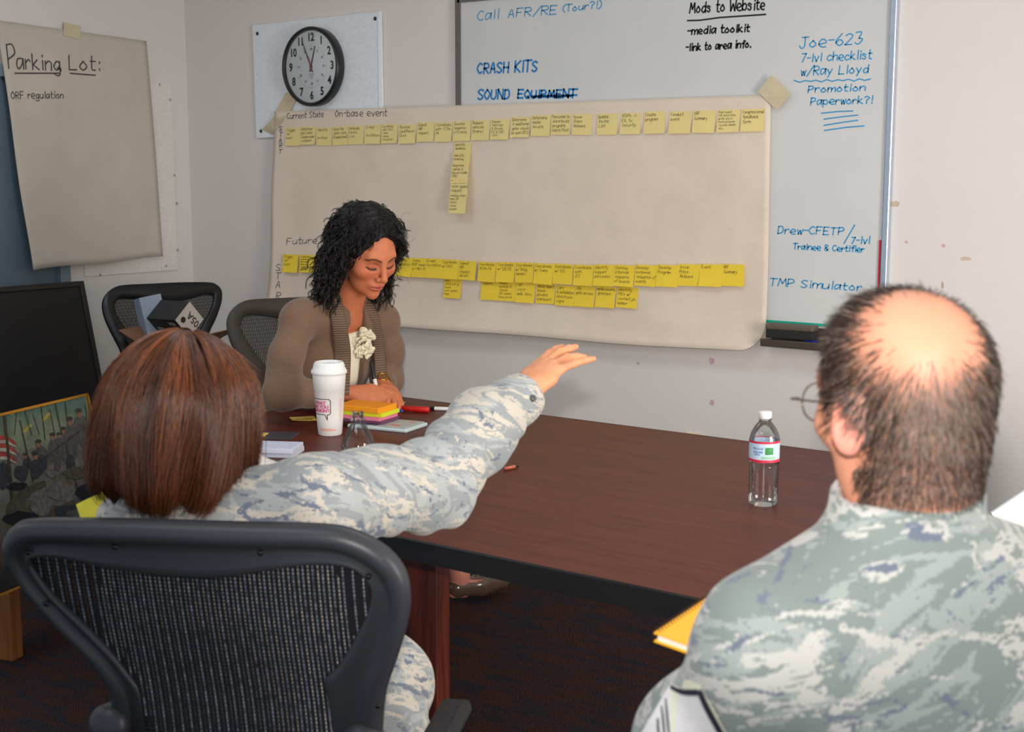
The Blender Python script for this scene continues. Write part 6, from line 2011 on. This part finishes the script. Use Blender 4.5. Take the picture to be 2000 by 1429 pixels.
fs = [(j * nph + i, j * nph + i + 1, (j + 1) * nph + i + 1, (j + 1) * nph + i) for j in range(nth) for i in range(nph - 1)]
# close over the forehead at the top
HB = flat('hair_base_dark_brown', (40, 20, 13), 0.5, var=0.3, scale=40)
capn = len(vs)
hb = mesh_obj('hair_base', list(vs), fs, HB, smooth=True)
sm = hb.modifiers.new('thickness', 'SOLIDIFY'); sm.thickness = 0.006; sm.offset = -1
child_world(hb, aw)
rs = np.random.RandomState(9)
NS = 13000; K = 16
ph0 = rs.uniform(0, 2 * PI, NS)
front = (ph0 < OPEN + 0.05) | (ph0 > 2 * PI - OPEN - 0.05)
th0 = rs.rand(NS) ** 1.4 * 0.35; th1 = 0.80 + 0.2 * rs.rand(NS)
short_ = rs.rand(NS) < 0.3; th1 = np.where(short_, 0.45 + 0.45 * rs.rand(NS), th1)
clv = 0.05 * vnoise(np.stack([ph0 * 2.4, ph0 * 0, ph0 * 0], 1), 1.0, 2); th1 = np.clip(th1 - clv * (1 - short_), 0, 1.0)
tt = np.linspace(0, 1, K)[None, :]
TH = th0[:, None] + (th1 - th0)[:, None] * tt
# strands start at a crown swirl and drift back round the head as they fall
drift = (0.34 * np.sin(ph0) + 0.1 * rs.randn(NS))[:, None] * (1 - tt) ** 1.5 * 0.9
PHm = np.where(front, np.where(ph0 < PI, OPEN + 0.02 + 0.28 * rs.rand(NS), 2 * PI - OPEN - 0.02 - 0.28 * rs.rand(NS)), ph0)
PHv = PHm[:, None] - drift * np.sign(np.cos(ph0) + 0.3)[:, None] * 0.6 + 0.07 * np.sin(TH * 8 + rs.rand(NS)[:, None] * 6) * TH + 0.10 * np.sin(TH * 6 + PHm[:, None] * 4) * TH
clump = np.round(PHv * 21) / 21
PHv = PHv * (1 - 0.35 * sstep(0.4, 1, TH)) + clump * 0.35 * sstep(0.4, 1, TH)
LFT = (0.001 + 0.006 * rs.rand(NS))[:, None] + 0.009 * rs.rand(NS)[:, None] * tt ** 3 * rs.choice([0, 1, 2], NS, p=[.6, .3, .1])[:, None]
Pth = bob_w(TH, PHv, LFT)
tone_a = np.array(lin((76, 40, 21))); tone_b = np.array(lin((158, 86, 42))); tone_c = np.array(lin((40, 22, 13)))
u = rs.rand(NS, 1)
topf = np.clip(1.2 - th1[:, None], 0, 1)
tn0 = vnoise(np.stack([PHm * 3.2, th1 * 2.0, ph0 * 0], 1), 1.0, 5)[:, None]
wb2 = np.clip((tn0 - 0.42) * 2.2 + 0.45 * short_[:, None] + 0.25 * (u - 0.5), 0, 1)  # short top strands and clumps painted lighter, as lit hair and highlights
ton = (tone_a * (1 - wb2) + tone_b * wb2); ton = np.where(u > 0.80, tone_c, ton) * (0.8 + 0.4 * rs.rand(NS, 1))
HAIR_B = attr_mat('bob_hair', 0.30, 0.6)
strands('hair', Pth, 0.00045 + 0.00025 * rs.rand(NS), ton, HAIR_B, aw)['label'] = 'reddish brown bob'
# ------------------------------------------------------------------ woman in a taupe cardigan, writing at the end of the table
cw = empty('person', tuple(cf(-0.68, 4.35, 0.0)), 0, 'person with curly black hair in a taupe cardigan, looking down and writing at the table', 'person')
FC = A(716, 487, 4.12); FR = rot_frame(math.radians(-139), math.radians(28), math.radians(2)); FS = 1.03
cn = A(672, 592, 4.22)
TY = math.radians(-133); CTm = rot_frame(TY, math.radians(20))
csR = A(586, 622, 4.10); csL = A(742, 624, 4.34)
ceR = A(549, 768, 3.98); cwR = A(690, 768, 4.15)
ceL = A(757, 742, 4.38); cwL = A(745, 748, 4.27)
chp = cf(-0.80, 4.46, 0.52)
ckR = cf(-0.46, 4.16, 0.50); caR = cf(-0.40, 4.2, 0.10)
sh1 = on_level(880, 1165, 0.03); sh2 = on_level(1003, 1146, 0.02)
fdir = sh2 - sh1; fdir[2] = 0; fdir /= np.linalg.norm(fdir)
caL = sh1 + fdir * 0.035 + ZV * 0.075
ckL = caL - fdir * 0.16 + ZV * 0.40 - RV * 0.03
# writing hand: closed round the pen; resting hand: flat with bent fingers
hM1 = axes(RV * 0.96 + FV * 0.12 - ZV * 0.14, ZV * 0.55 - FV * 0.75 + RV * 0.1)
hc1 = hand_chains((2, 0, -3, -6), ((48, 62, 30), (56, 66, 34), (62, 66, 34), (66, 62, 30)), [(0.016, 0.014, -0.008), (0.040, 0.044, -0.022), (0.038, 0.070, -0.034), (0.020, 0.086, -0.044)], mirror=-1, size=0.95)
hM2 = axes(RV * 0.45 - FV * 0.75 - ZV * 0.26, ZV * 0.9 - FV * 0.05 + RV * 0.40)
hc2 = hand_chains((6, 1, -5, -12), ((22, 34, 18), (24, 36, 18), (26, 36, 18), (26, 34, 16)), [(0.018, 0.014, -0.006), (0.046, 0.038, -0.014), (0.056, 0.062, -0.020), (0.056, 0.082, -0.026)], mirror=1, size=0.95)
def cw_body(P):
    q = ((P - FC.astype(F4)) @ FR.astype(F4)) / F4(FS)
    d = head_sdf(q, fem=1.0, lids=1.0) * FS
    nk = s_cap(P, FC + FR @ np.array([0, -0.015, -0.07]), cn - ZV * 0.03, 0.046, 0.052)
    d = smin(d, nk, 0.02)
    d = smin(d, s_cap(P, csL, csR, 0.040), 0.04)
    up, f = CTm[:, 2], CTm[:, 1]
    d = smin(d, s_ell(P, cn - up * 0.11 - f * 0.035, (0.11, 0.072, 0.12), CTm), 0.04)
    d = smin(d, s_cap(P, cn - up * 0.2 - f * 0.04, chp, 0.095, 0.105), 0.06)
    for ch in ([csR, ceR, cwR], [csL, ceL, cwL]): d = smin(d, s_chain(P, ch, [0.036, 0.031, 0.0225], 0.02), 0.02)
    for s, kn, an in ((-1, ckR, caR), (1, ckL, caL)): d = smin(d, s_chain(P, [chp + CTm[:, 0] * 0.08 * -s, kn, an], [0.07, 0.052, 0.033], 0.02), 0.03)
    ft = s_chain(P, [caL - ZV * 0.0, sh1 + fdir * 0.05 + ZV * 0.022, sh1 + fdir * 0.16 + ZV * 0.012], [0.033, 0.028, 0.026], 0.02)
    hl = s_cap(P, caL, sh1 + fdir * 0.012 + ZV * 0.02, 0.030, 0.026)
    d = smin(d, smin(ft, hl, 0.02), 0.015)
    d = smin(d, hand_sdf(P, hc1, cwR, hM1), 0.010); d = smin(d, hand_sdf(P, hc2, cwL, hM2), 0.010)
    return d
pc_ = np.array([FC, csL, csR, ceR, cwR, ceL, cwL, chp, ckR, caR, ckL, caL, sh2])
ob = sdf_obj('body', cw_body, np.r_[pc_.min(0)[:2] - .15, 0.002], np.r_[pc_.max(0)[:2] + .15, FC[2] + 0.14], 0.0034, SKIN, cw)
V = verts_of(ob); q = (V - FC) @ FR / FS
bm = bmesh.new(); bm.from_mesh(ob.data); bm.verts.ensure_lookup_table()
fin = (q[:, 1] > 0.045) & (np.linalg.norm(q, axis=1) < 0.16) & (np.abs(q[:, 0]) < 0.065)
es = [e for e in bm.edges if fin[e.verts[0].index] and fin[e.verts[1].index]]
bmesh.ops.subdivide_edges(bm, edges=es, cuts=2, use_grid_fill=True, smooth=0.6)
bm.to_mesh(ob.data); bm.free(); ob.data.update()
ob.data.polygons.foreach_set('use_smooth', np.ones(len(ob.data.polygons), dtype=bool))
V = verts_of(ob); q = (V - FC) @ FR / FS
def G3(c, r, sx=1):
    e = (np.stack([np.abs(q[:, 0]), q[:, 1], q[:, 2]], 1) - np.array(c)) / np.array(r)
    return np.exp(-(e ** 2).sum(1))
tan_ = np.array(lin((204, 122, 84)))
col = np.tile(tan_, (len(V), 1)) * (0.95 + 0.1 * vnoise(V, 70))[:, None]
face = (q[:, 1] > 0.03) & (np.linalg.norm(q, axis=1) < 0.17)
col = mixc(col, np.array(lin((206, 106, 82))), 0.55 * G3((0.042, 0.075, -0.030), (0.022, 0.03, 0.020)) * face)
col = mixc(col, np.array(lin((196, 96, 84))), np.clip(1.3 * (G3((0.0, 0.100, -0.0655), (0.020, 0.012, 0.0050)) + G3((0.0, 0.100, -0.0755), (0.018, 0.012, 0.0062))), 0, 1) * 0.75 * face)
col = mixc(col, np.array(lin((110, 40, 36))), np.clip(1.2 * G3((0.0, 0.100, -0.0706), (0.022, 0.014, 0.0014)), 0, 1) * 0.8 * face)
# brows and lash lines
def arc(pts, w):
    P_ = np.array(pts, float); a3 = np.stack([np.abs(q[:, 0]), q[:, 2]], 1); best = np.full(len(q), 9.0)
    for a, b in zip(P_[:-1], P_[1:]):
        ab = b - a; h = np.clip(((a3 - a) @ ab) / (ab @ ab), 0, 1); best = np.minimum(best, np.linalg.norm(a3 - a - h[:, None] * ab, axis=1))
    return np.exp(-(best / w) ** 2) * face * (q[:, 1] > 0.055)
col = mixc(col, np.array(lin((46, 26, 22))), arc([(0.013, 0.0145), (0.028, 0.0205), (0.040, 0.0205), (0.051, 0.0130)], 0.0030) * 0.95)
col = mixc(col, np.array(lin((30, 18, 16))), arc([(0.019, -0.0125), (0.027, -0.0150), (0.037, -0.0145), (0.047, -0.0085)], 0.0028) * 1.0)
col = mixc(col, np.array(lin((150, 84, 64))), arc([(0.020, 0.002), (0.032, 0.005), (0.043, 0.001)], 0.005) * 0.5)
leg = V[:, 2] < 0.3
col = np.where(leg[:, None], mixc(col, np.array(lin((222, 150, 136))), np.ones(len(V)) * .7), col)
paint_verts(ob, col)

# flat shoe
SHOE = flat('taupe_patent_leather', (96, 76, 62), 0.12, spec=0.7)
def shoe(P):
    a = sh1 + fdir * 0.02; m = sh1 + fdir * 0.12; t = sh1 + fdir * 0.215
    d = s_chain(P, [a + ZV * 0.030, m + ZV * 0.026, t + ZV * 0.020], [0.036, 0.041, 0.027], 0.02)
    op = s_chain(P, [sh1 + fdir * 0.03 + ZV * 0.085, sh1 + fdir * 0.10 + ZV * 0.062, sh1 + fdir * 0.145 + ZV * 0.054], [0.040, 0.036, 0.026], 0.01)
    d = smax(d, -op, 0.004)
    return smax(d, -(P[:, 2] - F4(0.003)), 0.003)
sdf_obj('flat_shoe', shoe, np.r_[np.minimum(sh1, sh2)[:2] - 0.09, 0.0], np.r_[np.maximum(sh1, sh2)[:2] + 0.09, 0.12], 0.004, SHOE, cw)['label'] = 'shiny taupe flat shoe'
sdf_obj('trousers', lambda P: smin(smin(s_ell(P, chp, (0.17, 0.16, 0.12)), s_chain(P, [chp, ckR, caR], [0.11, 0.08, 0.055], 0.03), 0.04), s_chain(P, [chp, ckL, ckL * .3 + caL * .7], [0.11, 0.075, 0.055], 0.03), 0.04), np.r_[pc_[7:12].min(0)[:2] - .2, 0.02], np.r_[pc_[7:12].max(0)[:2] + .2, 0.72], 0.009, flat('trousers_charcoal', (34, 32, 36), 0.8), cw)

# cream top with a ruffled rosette
CREAM = flat('cream_jersey', (236, 228, 206), 0.8, var=0.03)
up, f, r = CTm[:, 2], CTm[:, 1], CTm[:, 0]
def tq(P):
    return (P - cn.astype(F4)) @ CTm.astype(F4)
def blouse(P):
    d = s_ell(P, cn - up * 0.18 - f * 0.020, (0.125, 0.100, 0.175), CTm)
    d = smin(d, s_cap(P, cn - up * 0.26 - f * 0.03, chp, 0.115, 0.125), 0.06)
    q = tq(P)
    e = np.stack([q[:, 0] / F4(0.058), (q[:, 2] - F4(0.0)) / F4(0.078)], 1)
    neck = (np.linalg.norm(e, axis=1) - 1) * F4(0.06)
    neck = np.maximum(neck, -(q[:, 1] + F4(0.03)))
    return smax(d, -neck, 0.006)
sdf_obj('blouse', blouse, pc_[[1, 2, 7]].min(0) - .18, pc_[[1, 2, 7]].max(0) + np.array([.18, .18, .05]), 0.0055, CREAM, cw, lambda P: wrinkle(P, 0.002, 5.0))

# cardigan
def knit(name, rgb, dirn):
    t = NT(name)
    co = t.coord()
    n1 = t.noise(co, 240, 2, .7); n2 = t.noise(co, 900, 1)
    c = lin(rgb)
    t.base(t.ramp(t.math('ADD', t.math('MULTIPLY', n1, .6), t.math('MULTIPLY', n2, .4)), [(0.3, tuple(x * .80 for x in c)), (0.7, tuple(x * 1.2 for x in c))]))
    t.bump(n2, 0.3, 0.0008).set(Roughness=0.9, Specular_IOR_Level=0.1, Sheen_Weight=0.25)
    return t.mat
KNIT = knit('taupe_knit', (122, 96, 78), None)
rb_ = NT('taupe_rib_knit')
wv = rb_.n('ShaderNodeTexWave', wave_type='BANDS', bands_direction='Z'); wv.inputs['Scale'].default_value = 42; wv.inputs['Distortion'].default_value = 0.4
rb_.l(rb_.coord(), wv.inputs['Vector'])
cc2 = lin((122, 100, 84))
rb_.base(rb_.ramp(wv.outputs['Fac'], [(0.2, tuple(x * .62 for x in cc2)), (0.7, tuple(x * 1.1 for x in cc2))])); rb_.bump(wv.outputs['Fac'], .6, .002).set(Roughness=0.9, Specular_IOR_Level=0.1)
def front_gap(q):
    """half-width of the open front at a height on the chest"""
    z = -q[:, 2]
    return F4(0.030) + F4(0.012) * sstep(0.0, 0.12, z)
def cardigan(P):
    d = s_cap(P, csL, csR, 0.052)
    d = smin(d, s_ell(P, cn - up * 0.17 - f * 0.024, (0.158, 0.116, 0.20), CTm), 0.05)
    d = smin(d, s_cap(P, cn - up * 0.26 - f * 0.04, chp, 0.132, 0.150), 0.06)
    d = smin(d, s_cap(P, cn - ZV * 0.028 - f * 0.01, csR, 0.050, 0.048), 0.04); d = smin(d, s_cap(P, cn - ZV * 0.028 - f * .01, csL, 0.050, 0.048), 0.04)
    q = tq(P)
    gap = (np.abs(q[:, 0] + F4(0.006)) - front_gap(q))
    d = smax(d, -np.maximum(gap, -(q[:, 1] + F4(0.005))), 0.006)
    nh = s_cap(P, cn - ZV * 0.03, cn + ZV * 0.09 + f * 0.04, 0.045, 0.060)
    d = smax(d, -nh, 0.006)
    for ch, wr, m in (([csR, (csR + ceR) / 2 - RV * 0.012, ceR, cwR], cwR, hM1), ([csL, (csL + ceL) / 2 + RV * 0.012, ceL, cwL], cwL, hM2)):
        y = m[:, 1] if wr is cwR else (cwL - ceL) / np.linalg.norm(cwL - ceL)
        ar = s_chain(P, ch, [0.048, 0.050, 0.049, 0.036], 0.03)
        ar = smax(ar, s_plane(P, wr - y * (0.028 if wr is cwR else 0.012), y), 0.005)
        d = smin(d, ar, 0.022)
    return d
def cw_fold(P):
    w = wrinkle(P, 0.0036, 12.0, 1.0)
    for e_ in (ceR, ceL):
        dd = np.linalg.norm(P - e_, axis=1)
        w += 0.003 * np.sin(dd * 120 + vnoise(P, 14, 4) * 6) * np.exp(-(dd / 0.10) ** 2)
    return w
jc = sdf_obj('cardigan', cardigan, pc_[:8].min(0) - np.array([.16, .16, .08]), np.r_[pc_[:8].max(0)[:2] + .16, cn[2] + 0.10], 0.0046, KNIT, cw, cw_fold)
# ribbed bands down both front edges, laid on the cardigan
bv_jc = bvh_of(jc); bv_cb = bvh_of(ob)
def band(name, pts, wid, side):
    """ribbed band through room points on the chest, standing a little off the cloth"""
    n = 26; P_ = np.array(smooth_line(pts, 8)); t0 = np.linspace(0, 1, len(P_)); t1 = np.linspace(0, 1, n)
    C_ = np.stack([np.interp(t1, t0, P_[:, k]) for k in range(3)], 1)
    mb = MB(); m = 8; vs = []
    for i in range(n):
        tn = C_[min(i + 1, n - 1)] - C_[max(i - 1, 0)]; tn /= np.linalg.norm(tn)
        out = f * 0.9 + r * side * -0.25; out -= tn * (out @ tn); out /= np.linalg.norm(out); ac = np.cross(tn, out)
        if ac @ r * side < 0: ac = -ac
        for j in range(m + 1):
            s = j / m; wv_ = 0.0008 * math.sin(i * 9)
            vs.append(C_[i] + ac * wid * s + out * (0.006 * math.sin(PI * min(1, s * 1.05)) - 0.012 * s * s + wv_))
    mb.add(vs, [(i * (m + 1) + j, i * (m + 1) + j + 1, (i + 1) * (m + 1) + j + 1, (i + 1) * (m + 1) + j) for i in range(n - 1) for j in range(m)])
    o = mb.build(name, rb_.mat, None, True)
    md = o.modifiers.new('thickness', 'SOLIDIFY'); md.thickness = 0.005; md.offset = 0
    return child_world(o, cw)
def ribbed(name, inner, outer, step):
    """a ribbed band lying on the knit between two photo polylines; its free edge carries the outer slope on"""
    n = 30; m = 8
    rs_ = lambda L: (lambda p: np.c_[np.interp(np.linspace(0, 1, n), np.linspace(0, 1, len(p)), p[:, 0]), np.interp(np.linspace(0, 1, n), np.linspace(0, 1, len(p)), p[:, 1])])(np.array(smooth_line(L, 8)))
    a, b = rs_(inner), rs_(outer); dep = []; slo = []
    for i in range(n):
        h1, _ = hit(bv_jc, b[i][0], b[i][1]); h2, _ = hit(bv_jc, b[i][0] + step, b[i][1])
        d1 = float((h1 - CAM) @ FV) if h1 is not None else np.nan; d2 = float((h2 - CAM) @ FV) if h2 is not None else np.nan
        dep.append(d1); slo.append((d1 - d2) / abs(step))
    dep = np.array(dep); slo = np.array(slo); ok = np.isfinite(dep) & np.isfinite(slo); k = np.arange(n)
    dep = np.polyval(np.polyfit(k[ok], dep[ok], 4), k); sl_m = float(np.clip(np.median(slo[ok]), -0.0012, 0.0004))
    vs = []
    for i in range(n):
        w_ = abs(b[i][0] - a[i][0])
        for j in range(m + 1):
            t = j / m; x, y = b[i] * (1 - t) + a[i] * t
            vs.append(at(x, y, dep[i] + sl_m * w_ * t - 0.005 - 0.007 * math.sin(PI * min(1, 0.15 + t * 0.85))))
    mb = MB(); mb.add(vs, [(i * (m + 1) + j, i * (m + 1) + j + 1, (i + 1) * (m + 1) + j + 1, (i + 1) * (m + 1) + j) for i in range(n - 1) for j in range(m)])
    o = mb.build(name, rb_.mat, None, True)
    md = o.modifiers.new('thickness', 'SOLIDIFY'); md.thickness = 0.006; md.offset = 0
    return child_world(o, cw)
ribbed('ribbed_band', [(664, 560), (670, 600), (678, 640), (684, 680), (684, 715), (682, 770)], [(634, 562), (643, 600), (649, 640), (652, 680), (651, 715), (650, 770)], -18)
ribbed('ribbed_band', [(702, 578), (711, 600), (721, 628), (727, 660), (731, 700), (733, 745)], [(724, 578), (733, 600), (742, 628), (748, 660), (752, 700), (754, 745)], 12)
# rosette: overlapping curled petals
rq, rn_ = hit(bvh_of([o for o in cw.children if o.name.startswith('blouse')][0]), 705, 668)
if rq is None: rq = at(705, 668, 4.15)
rp = random.Random(4); mb = MB()
for i in range(48):
    a = rp.uniform(0, 2 * PI); d0 = rp.uniform(0.002, 0.032); ln = rp.uniform(0.014, 0.026)
    du, dv = math.cos(a), math.sin(a)
    o_ = f * 0.93 - FV * 0.3; o_ /= np.linalg.norm(o_)
    uu = np.cross(o_, ZV); uu /= np.linalg.norm(uu); vv_ = np.cross(uu, o_)
    c0_ = rq + (uu * du * 0.75 + vv_ * dv * 1.1) * d0 + o_ * rp.uniform(0.004, 0.012)
    dr = uu * du + vv_ * dv; sd = np.cross(o_, dr); w_ = ln * 0.55; vs = []
    for k in range(5):
        t = k / 4; wd_ = w_ * math.sin(0.35 + 2.4 * t)
        b_ = c0_ + dr * ln * t + o_ * (0.010 * math.sin(t * 2.4) + 0.004 * rp.uniform(-1, 1))
        vs += [b_ - sd * wd_ + o_ * 0.004, b_, b_ + sd * wd_ + o_ * 0.004 * rp.uniform(-1, 1)]
    mb.add(vs, [(3 * k + j, 3 * k + j + 1, 3 * k + j + 4, 3 * k + j + 3) for k in range(4) for j in range(2)])
ro = mb.build('rosette', flat('cream_petals', (238, 228, 198), 0.8, var=0.03), None, True)
md = ro.modifiers.new('thickness', 'SOLIDIFY'); md.thickness = 0.001
child_world(ro, cw)
# wrist watch and ring
WGOLD = flat('watch_gold', (206, 150, 60), 0.2, 1.0, var=0)
wy = (cwL - ceL) / np.linalg.norm(cwL - ceL); wax = Vector(wy)
Mw = Vector((0, 0, 1)).rotation_difference(wax).to_matrix()
wc = A(750, 741, 4.262)
MB().lathe([(0.0275, -0.006), (0.0295, -0.005), (0.0295, 0.005), (0.0275, 0.006)], tuple(cwL - wy * 0.002), 32, 0, Mw).build('watch_band', flat('watch_tortoise', (110, 62, 26), 0.25, 0.4), None, True)
child_world(bpy.data.objects[[o.name for o in COL.objects if o.name.startswith('watch_band')][-1]], cw)
wn_ = ZV * 0.75 - FV * 0.55 + RV * .2; wn_ /= np.linalg.norm(wn_)
child_world(MB().lathe([(0.0118, 0.0022), (0.0125, 0.0042), (0.0155, 0.0036), (0.0165, 0.0), (0.0155, -0.004), (0, -0.004)], tuple(cwL - wy * 0.002 + wn_ * 0.028), 28, 0, Vector((0, 0, 1)).rotation_difference(Vector(wn_)).to_matrix()).lathe([(0, 0.0026), (0.0122, 0.0024)], tuple(cwL - wy * 0.002 + wn_ * 0.028), 28, 1, Vector((0, 0, 1)).rotation_difference(Vector(wn_)).to_matrix()).build('watch_case', [WGOLD, flat('watch_dial', (120, 84, 50), 0.3)], None, True), cw)

# marker held upright in the writing hand
hp = cwR + hM1 @ np.array([0.030, 0.078, -0.012])
m0, m1 = A(741, 784, 4.172), A(724, 706, 4.205)
pen('marker_pen', (m0, m1), [('tip', [(0, 0), (0.0, 0.001), (0.06, 0.0035), (0.10, 0.005)], BLKP), ('barrel', [(0.10, 0.0060), (0.60, 0.0064)], WHT), ('cap', [(0.56, 0.0066), (0.58, 0.0072), (0.97, 0.0066), (1, 0.005), (1, 0)], BLKP)], 'black capped white marker held upright in the writing hand', 'marker')

# dark curls
HBK = flat('hair_base_black', (18, 13, 12), 0.55, var=0.3, scale=60)
def curl_cap(P):
    q = ((P - FC.astype(F4)) @ FR.astype(F4)) / F4(FS)
    d = s_ell(q, (0, -0.020, 0.030), (0.092, 0.104, 0.096))
    ax = np.abs(q[:, 0]); qs = np.stack([ax, q[:, 1], q[:, 2]], 1)
    d = smin(d, s_cap(qs, (0.070, -0.022, -0.005), (0.080, -0.014, -0.090), 0.037, 0.032), 0.03)
    d = smin(d, s_ell(q, (0, -0.075, -0.06), (0.085, 0.045, 0.075)), 0.03)
    fc_ = s_ell(q, (0.0, 0.100, -0.024), (0.066, 0.085, 0.108))
    d = smax(d, -fc_, 0.012)
    d = smax(d, -s_ell(qs, (0.0, 0.09, -0.02), (0.074, 0.062, 0.085)), 0.01)
    return d * FS
sdf_obj('hair_base', curl_cap, FC - 0.24, FC + 0.22, 0.0042, HBK, cw, lambda P: 0.004 * (vnoise(P, 90, 1) - .5) + 0.005 * (vnoise(P, 45, 3) - .5))
bv_hb = bvh_of([o for o in cw.children if o.name.startswith('hair_base')][-1])
hbo = [o for o in cw.children if o.name.startswith('hair_base')][-1]
rs = np.random.RandomState(21)
me = hbo.data
fc = np.array([p.center[:] for p in me.polygons]); fnn = np.array([p.normal[:] for p in me.polygons])
ql = (fc - FC) @ FR / FS; nl = fnn @ FR
okf = (np.linalg.norm(ql, axis=1) > 0.088) & ~((nl[:, 1] > 0.75) & (ql[:, 1] > 0.03) & (ql[:, 2] < 0.07)) & (np.einsum('ij,ij->i', nl, ql) > 0)
idx = np.nonzero(okf)[0]
NC = 1500; K = 30
ii = rs.choice(idx, NC)
p0 = fc[ii]; n0 = fnn[ii]; q0 = ql[ii]
down = -FR[:, 2][None] * 0.5 - ZV[None] * 0.5 - FR[:, 1][None] * 0.25
side_out = (FR[:, 0][None] * np.sign(q0[:, :1] + 0.012)) * (0.18 + 1.5 * (sstep(0.0, 0.05, q0[:, 1]) * sstep(0.02, 0.07, q0[:, 2])))[:, None]
dirn = down + side_out + rs.randn(NC, 3) * 0.18
dirn -= n0 * np.minimum(0, (dirn * n0).sum(1))[:, None]
tang = dirn - n0 * (dirn * n0).sum(1)[:, None]; tang /= np.linalg.norm(tang, axis=1)[:, None] + 1e-9
Ln = 0.05 + 0.055 * rs.rand(NC) * (1 - 0.6 * sstep(0.02, 0.1, q0[:, 2])) 
Ln = np.where(q0[:, 2] < -0.05, Ln * 1.1, Ln)
bi_ = np.cross(n0, tang)
t = np.linspace(0, 1, K)
rad_c = (0.0035 + 0.0045 * rs.rand(NC)) * np.where(q0[:, 2] > 0.06, 0.7, 1.0)
turns = 1.0 + 1.8 * rs.rand(NC); phs = rs.rand(NC) * 6.28; sgn = rs.choice([-1, 1], NC)
ang = phs[:, None] + sgn[:, None] * turns[:, None] * 2 * PI * t[None]
env = np.minimum(1, t * 4)[None]
center = p0[:, None] + tang[:, None] * (Ln[:, None] * t)[:, :, None] + n0[:, None] * (0.003 + 0.004 * t[None, :, None]) + (ZV * -0.020)[None, None] * (t ** 2)[None, :, None]
curl = center + (n0[:, None] * np.cos(ang)[:, :, None] + bi_[:, None] * np.sin(ang)[:, :, None]) * (rad_c[:, None] * env)[:, :, None]
strs = []
for k in range(5):
    off = rs.randn(NC, 1, 3) * 0.0013
    strs.append(curl + off * (0.4 + t)[None, :, None])
allp = np.concatenate(strs)
lq = (allp.reshape(-1, 3) - FC) @ FR / FS
bad = (np.abs(lq[:, 0]) < 0.066) & (lq[:, 1] > 0.045) & (lq[:, 2] < 0.062 - 0.35 * np.abs(lq[:, 0]))
bad |= (np.abs(lq[:, 0]) < 0.062) & (lq[:, 1] > -0.02) & (lq[:, 2] < -0.05)
allp = allp[~bad.reshape(len(allp), K).any(1)]; nk_ = len(allp)
# stray curls flying off the far side
ns = 46
sel = rs.choice(idx[(ql[idx][:, 0] < -0.04) & (ql[idx][:, 2] > -0.09)], ns)
po = fc[sel]; no = fnn[sel]
dd_ = no * 0.8 - ZV * 0.7 + rs.randn(ns, 3) * 0.35; dd_ /= np.linalg.norm(dd_, axis=1)[:, None]
b1 = np.cross(dd_, ZV); b1 /= np.linalg.norm(b1, axis=1)[:, None] + 1e-9; b2 = np.cross(dd_, b1)
ph_ = rs.rand(ns) * 6.28
an_ = ph_[:, None] + (1.2 + rs.rand(ns)[:, None]) * 2 * PI * t[None]
stray = po[:, None] + dd_[:, None] * ((0.03 + 0.05 * rs.rand(ns))[:, None] * t[None])[:, :, None] + (b1[:, None] * np.cos(an_)[:, :, None] + b2[:, None] * np.sin(an_)[:, :, None]) * ((0.008 + 0.008 * rs.rand(ns))[:, None] * t[None])[:, :, None]
allp = np.concatenate([allp, stray])
# straighter hair swept off the parting to both sides
np_ = 1300; a0 = rs.rand(np_)
sd_ = np.where(rs.rand(np_) < 0.55, 1.0, -1.0)
d0 = np.stack([0.012 + 0.02 * rs.randn(np_) * 0.3, 0.95 - 1.25 * a0, 0.72 + 0.28 * a0], 1); d0 /= np.linalg.norm(d0, axis=1)[:, None]
d1 = np.stack([sd_ * 1.0, 0.12 - 0.75 * a0 + 0.1 * rs.randn(np_), -0.15 - 0.35 * rs.rand(np_)], 1); d1 /= np.linalg.norm(d1, axis=1)[:, None]
om = np.arccos(np.clip((d0 * d1).sum(1), -1, 1)); tq_ = t[None] * (0.7 + 0.3 * rs.rand(np_))[:, None]
gd = (np.sin((1 - tq_) * om[:, None])[..., None] * d0[:, None] + np.sin(tq_ * om[:, None])[..., None] * d1[:, None]) / np.sin(om)[:, None, None]
lf = (0.0005 + 0.006 * rs.rand(np_))[:, None] + 0.003 * np.sin(tq_ * (8 + 10 * rs.rand(np_))[:, None] + 6.28 * rs.rand(np_)[:, None]) * tq_ + 0.004 * tq_
loc_ = np.array([0, -0.020, 0.030]) + gd * (np.array([0.092, 0.104, 0.096]) + lf[..., None])
bad2 = ((np.abs(loc_[..., 0]) < 0.060) & (loc_[..., 1] > 0.05) & (loc_[..., 2] < 0.052)).any(1)
part = FC + (loc_[~bad2] * FS) @ FR.T
part = np.concatenate([part + rs.randn(len(part), 1, 3) * 0.0012 for _ in range(3)])
nk2 = len(part); allp = np.concatenate([allp, part])
tn_ = np.array(lin((20, 15, 14)))[None] * (0.6 + 0.9 * rs.rand(len(allp), 1))
HAIR_K = attr_mat('black_curls', 0.33, 0.5)
strands('hair', allp, np.r_[np.full(nk_, 0.00115), np.full(ns, 0.0007), np.full(nk2, 0.0010)], tn_, HAIR_K, cw)['label'] = 'curly black shoulder length hair'
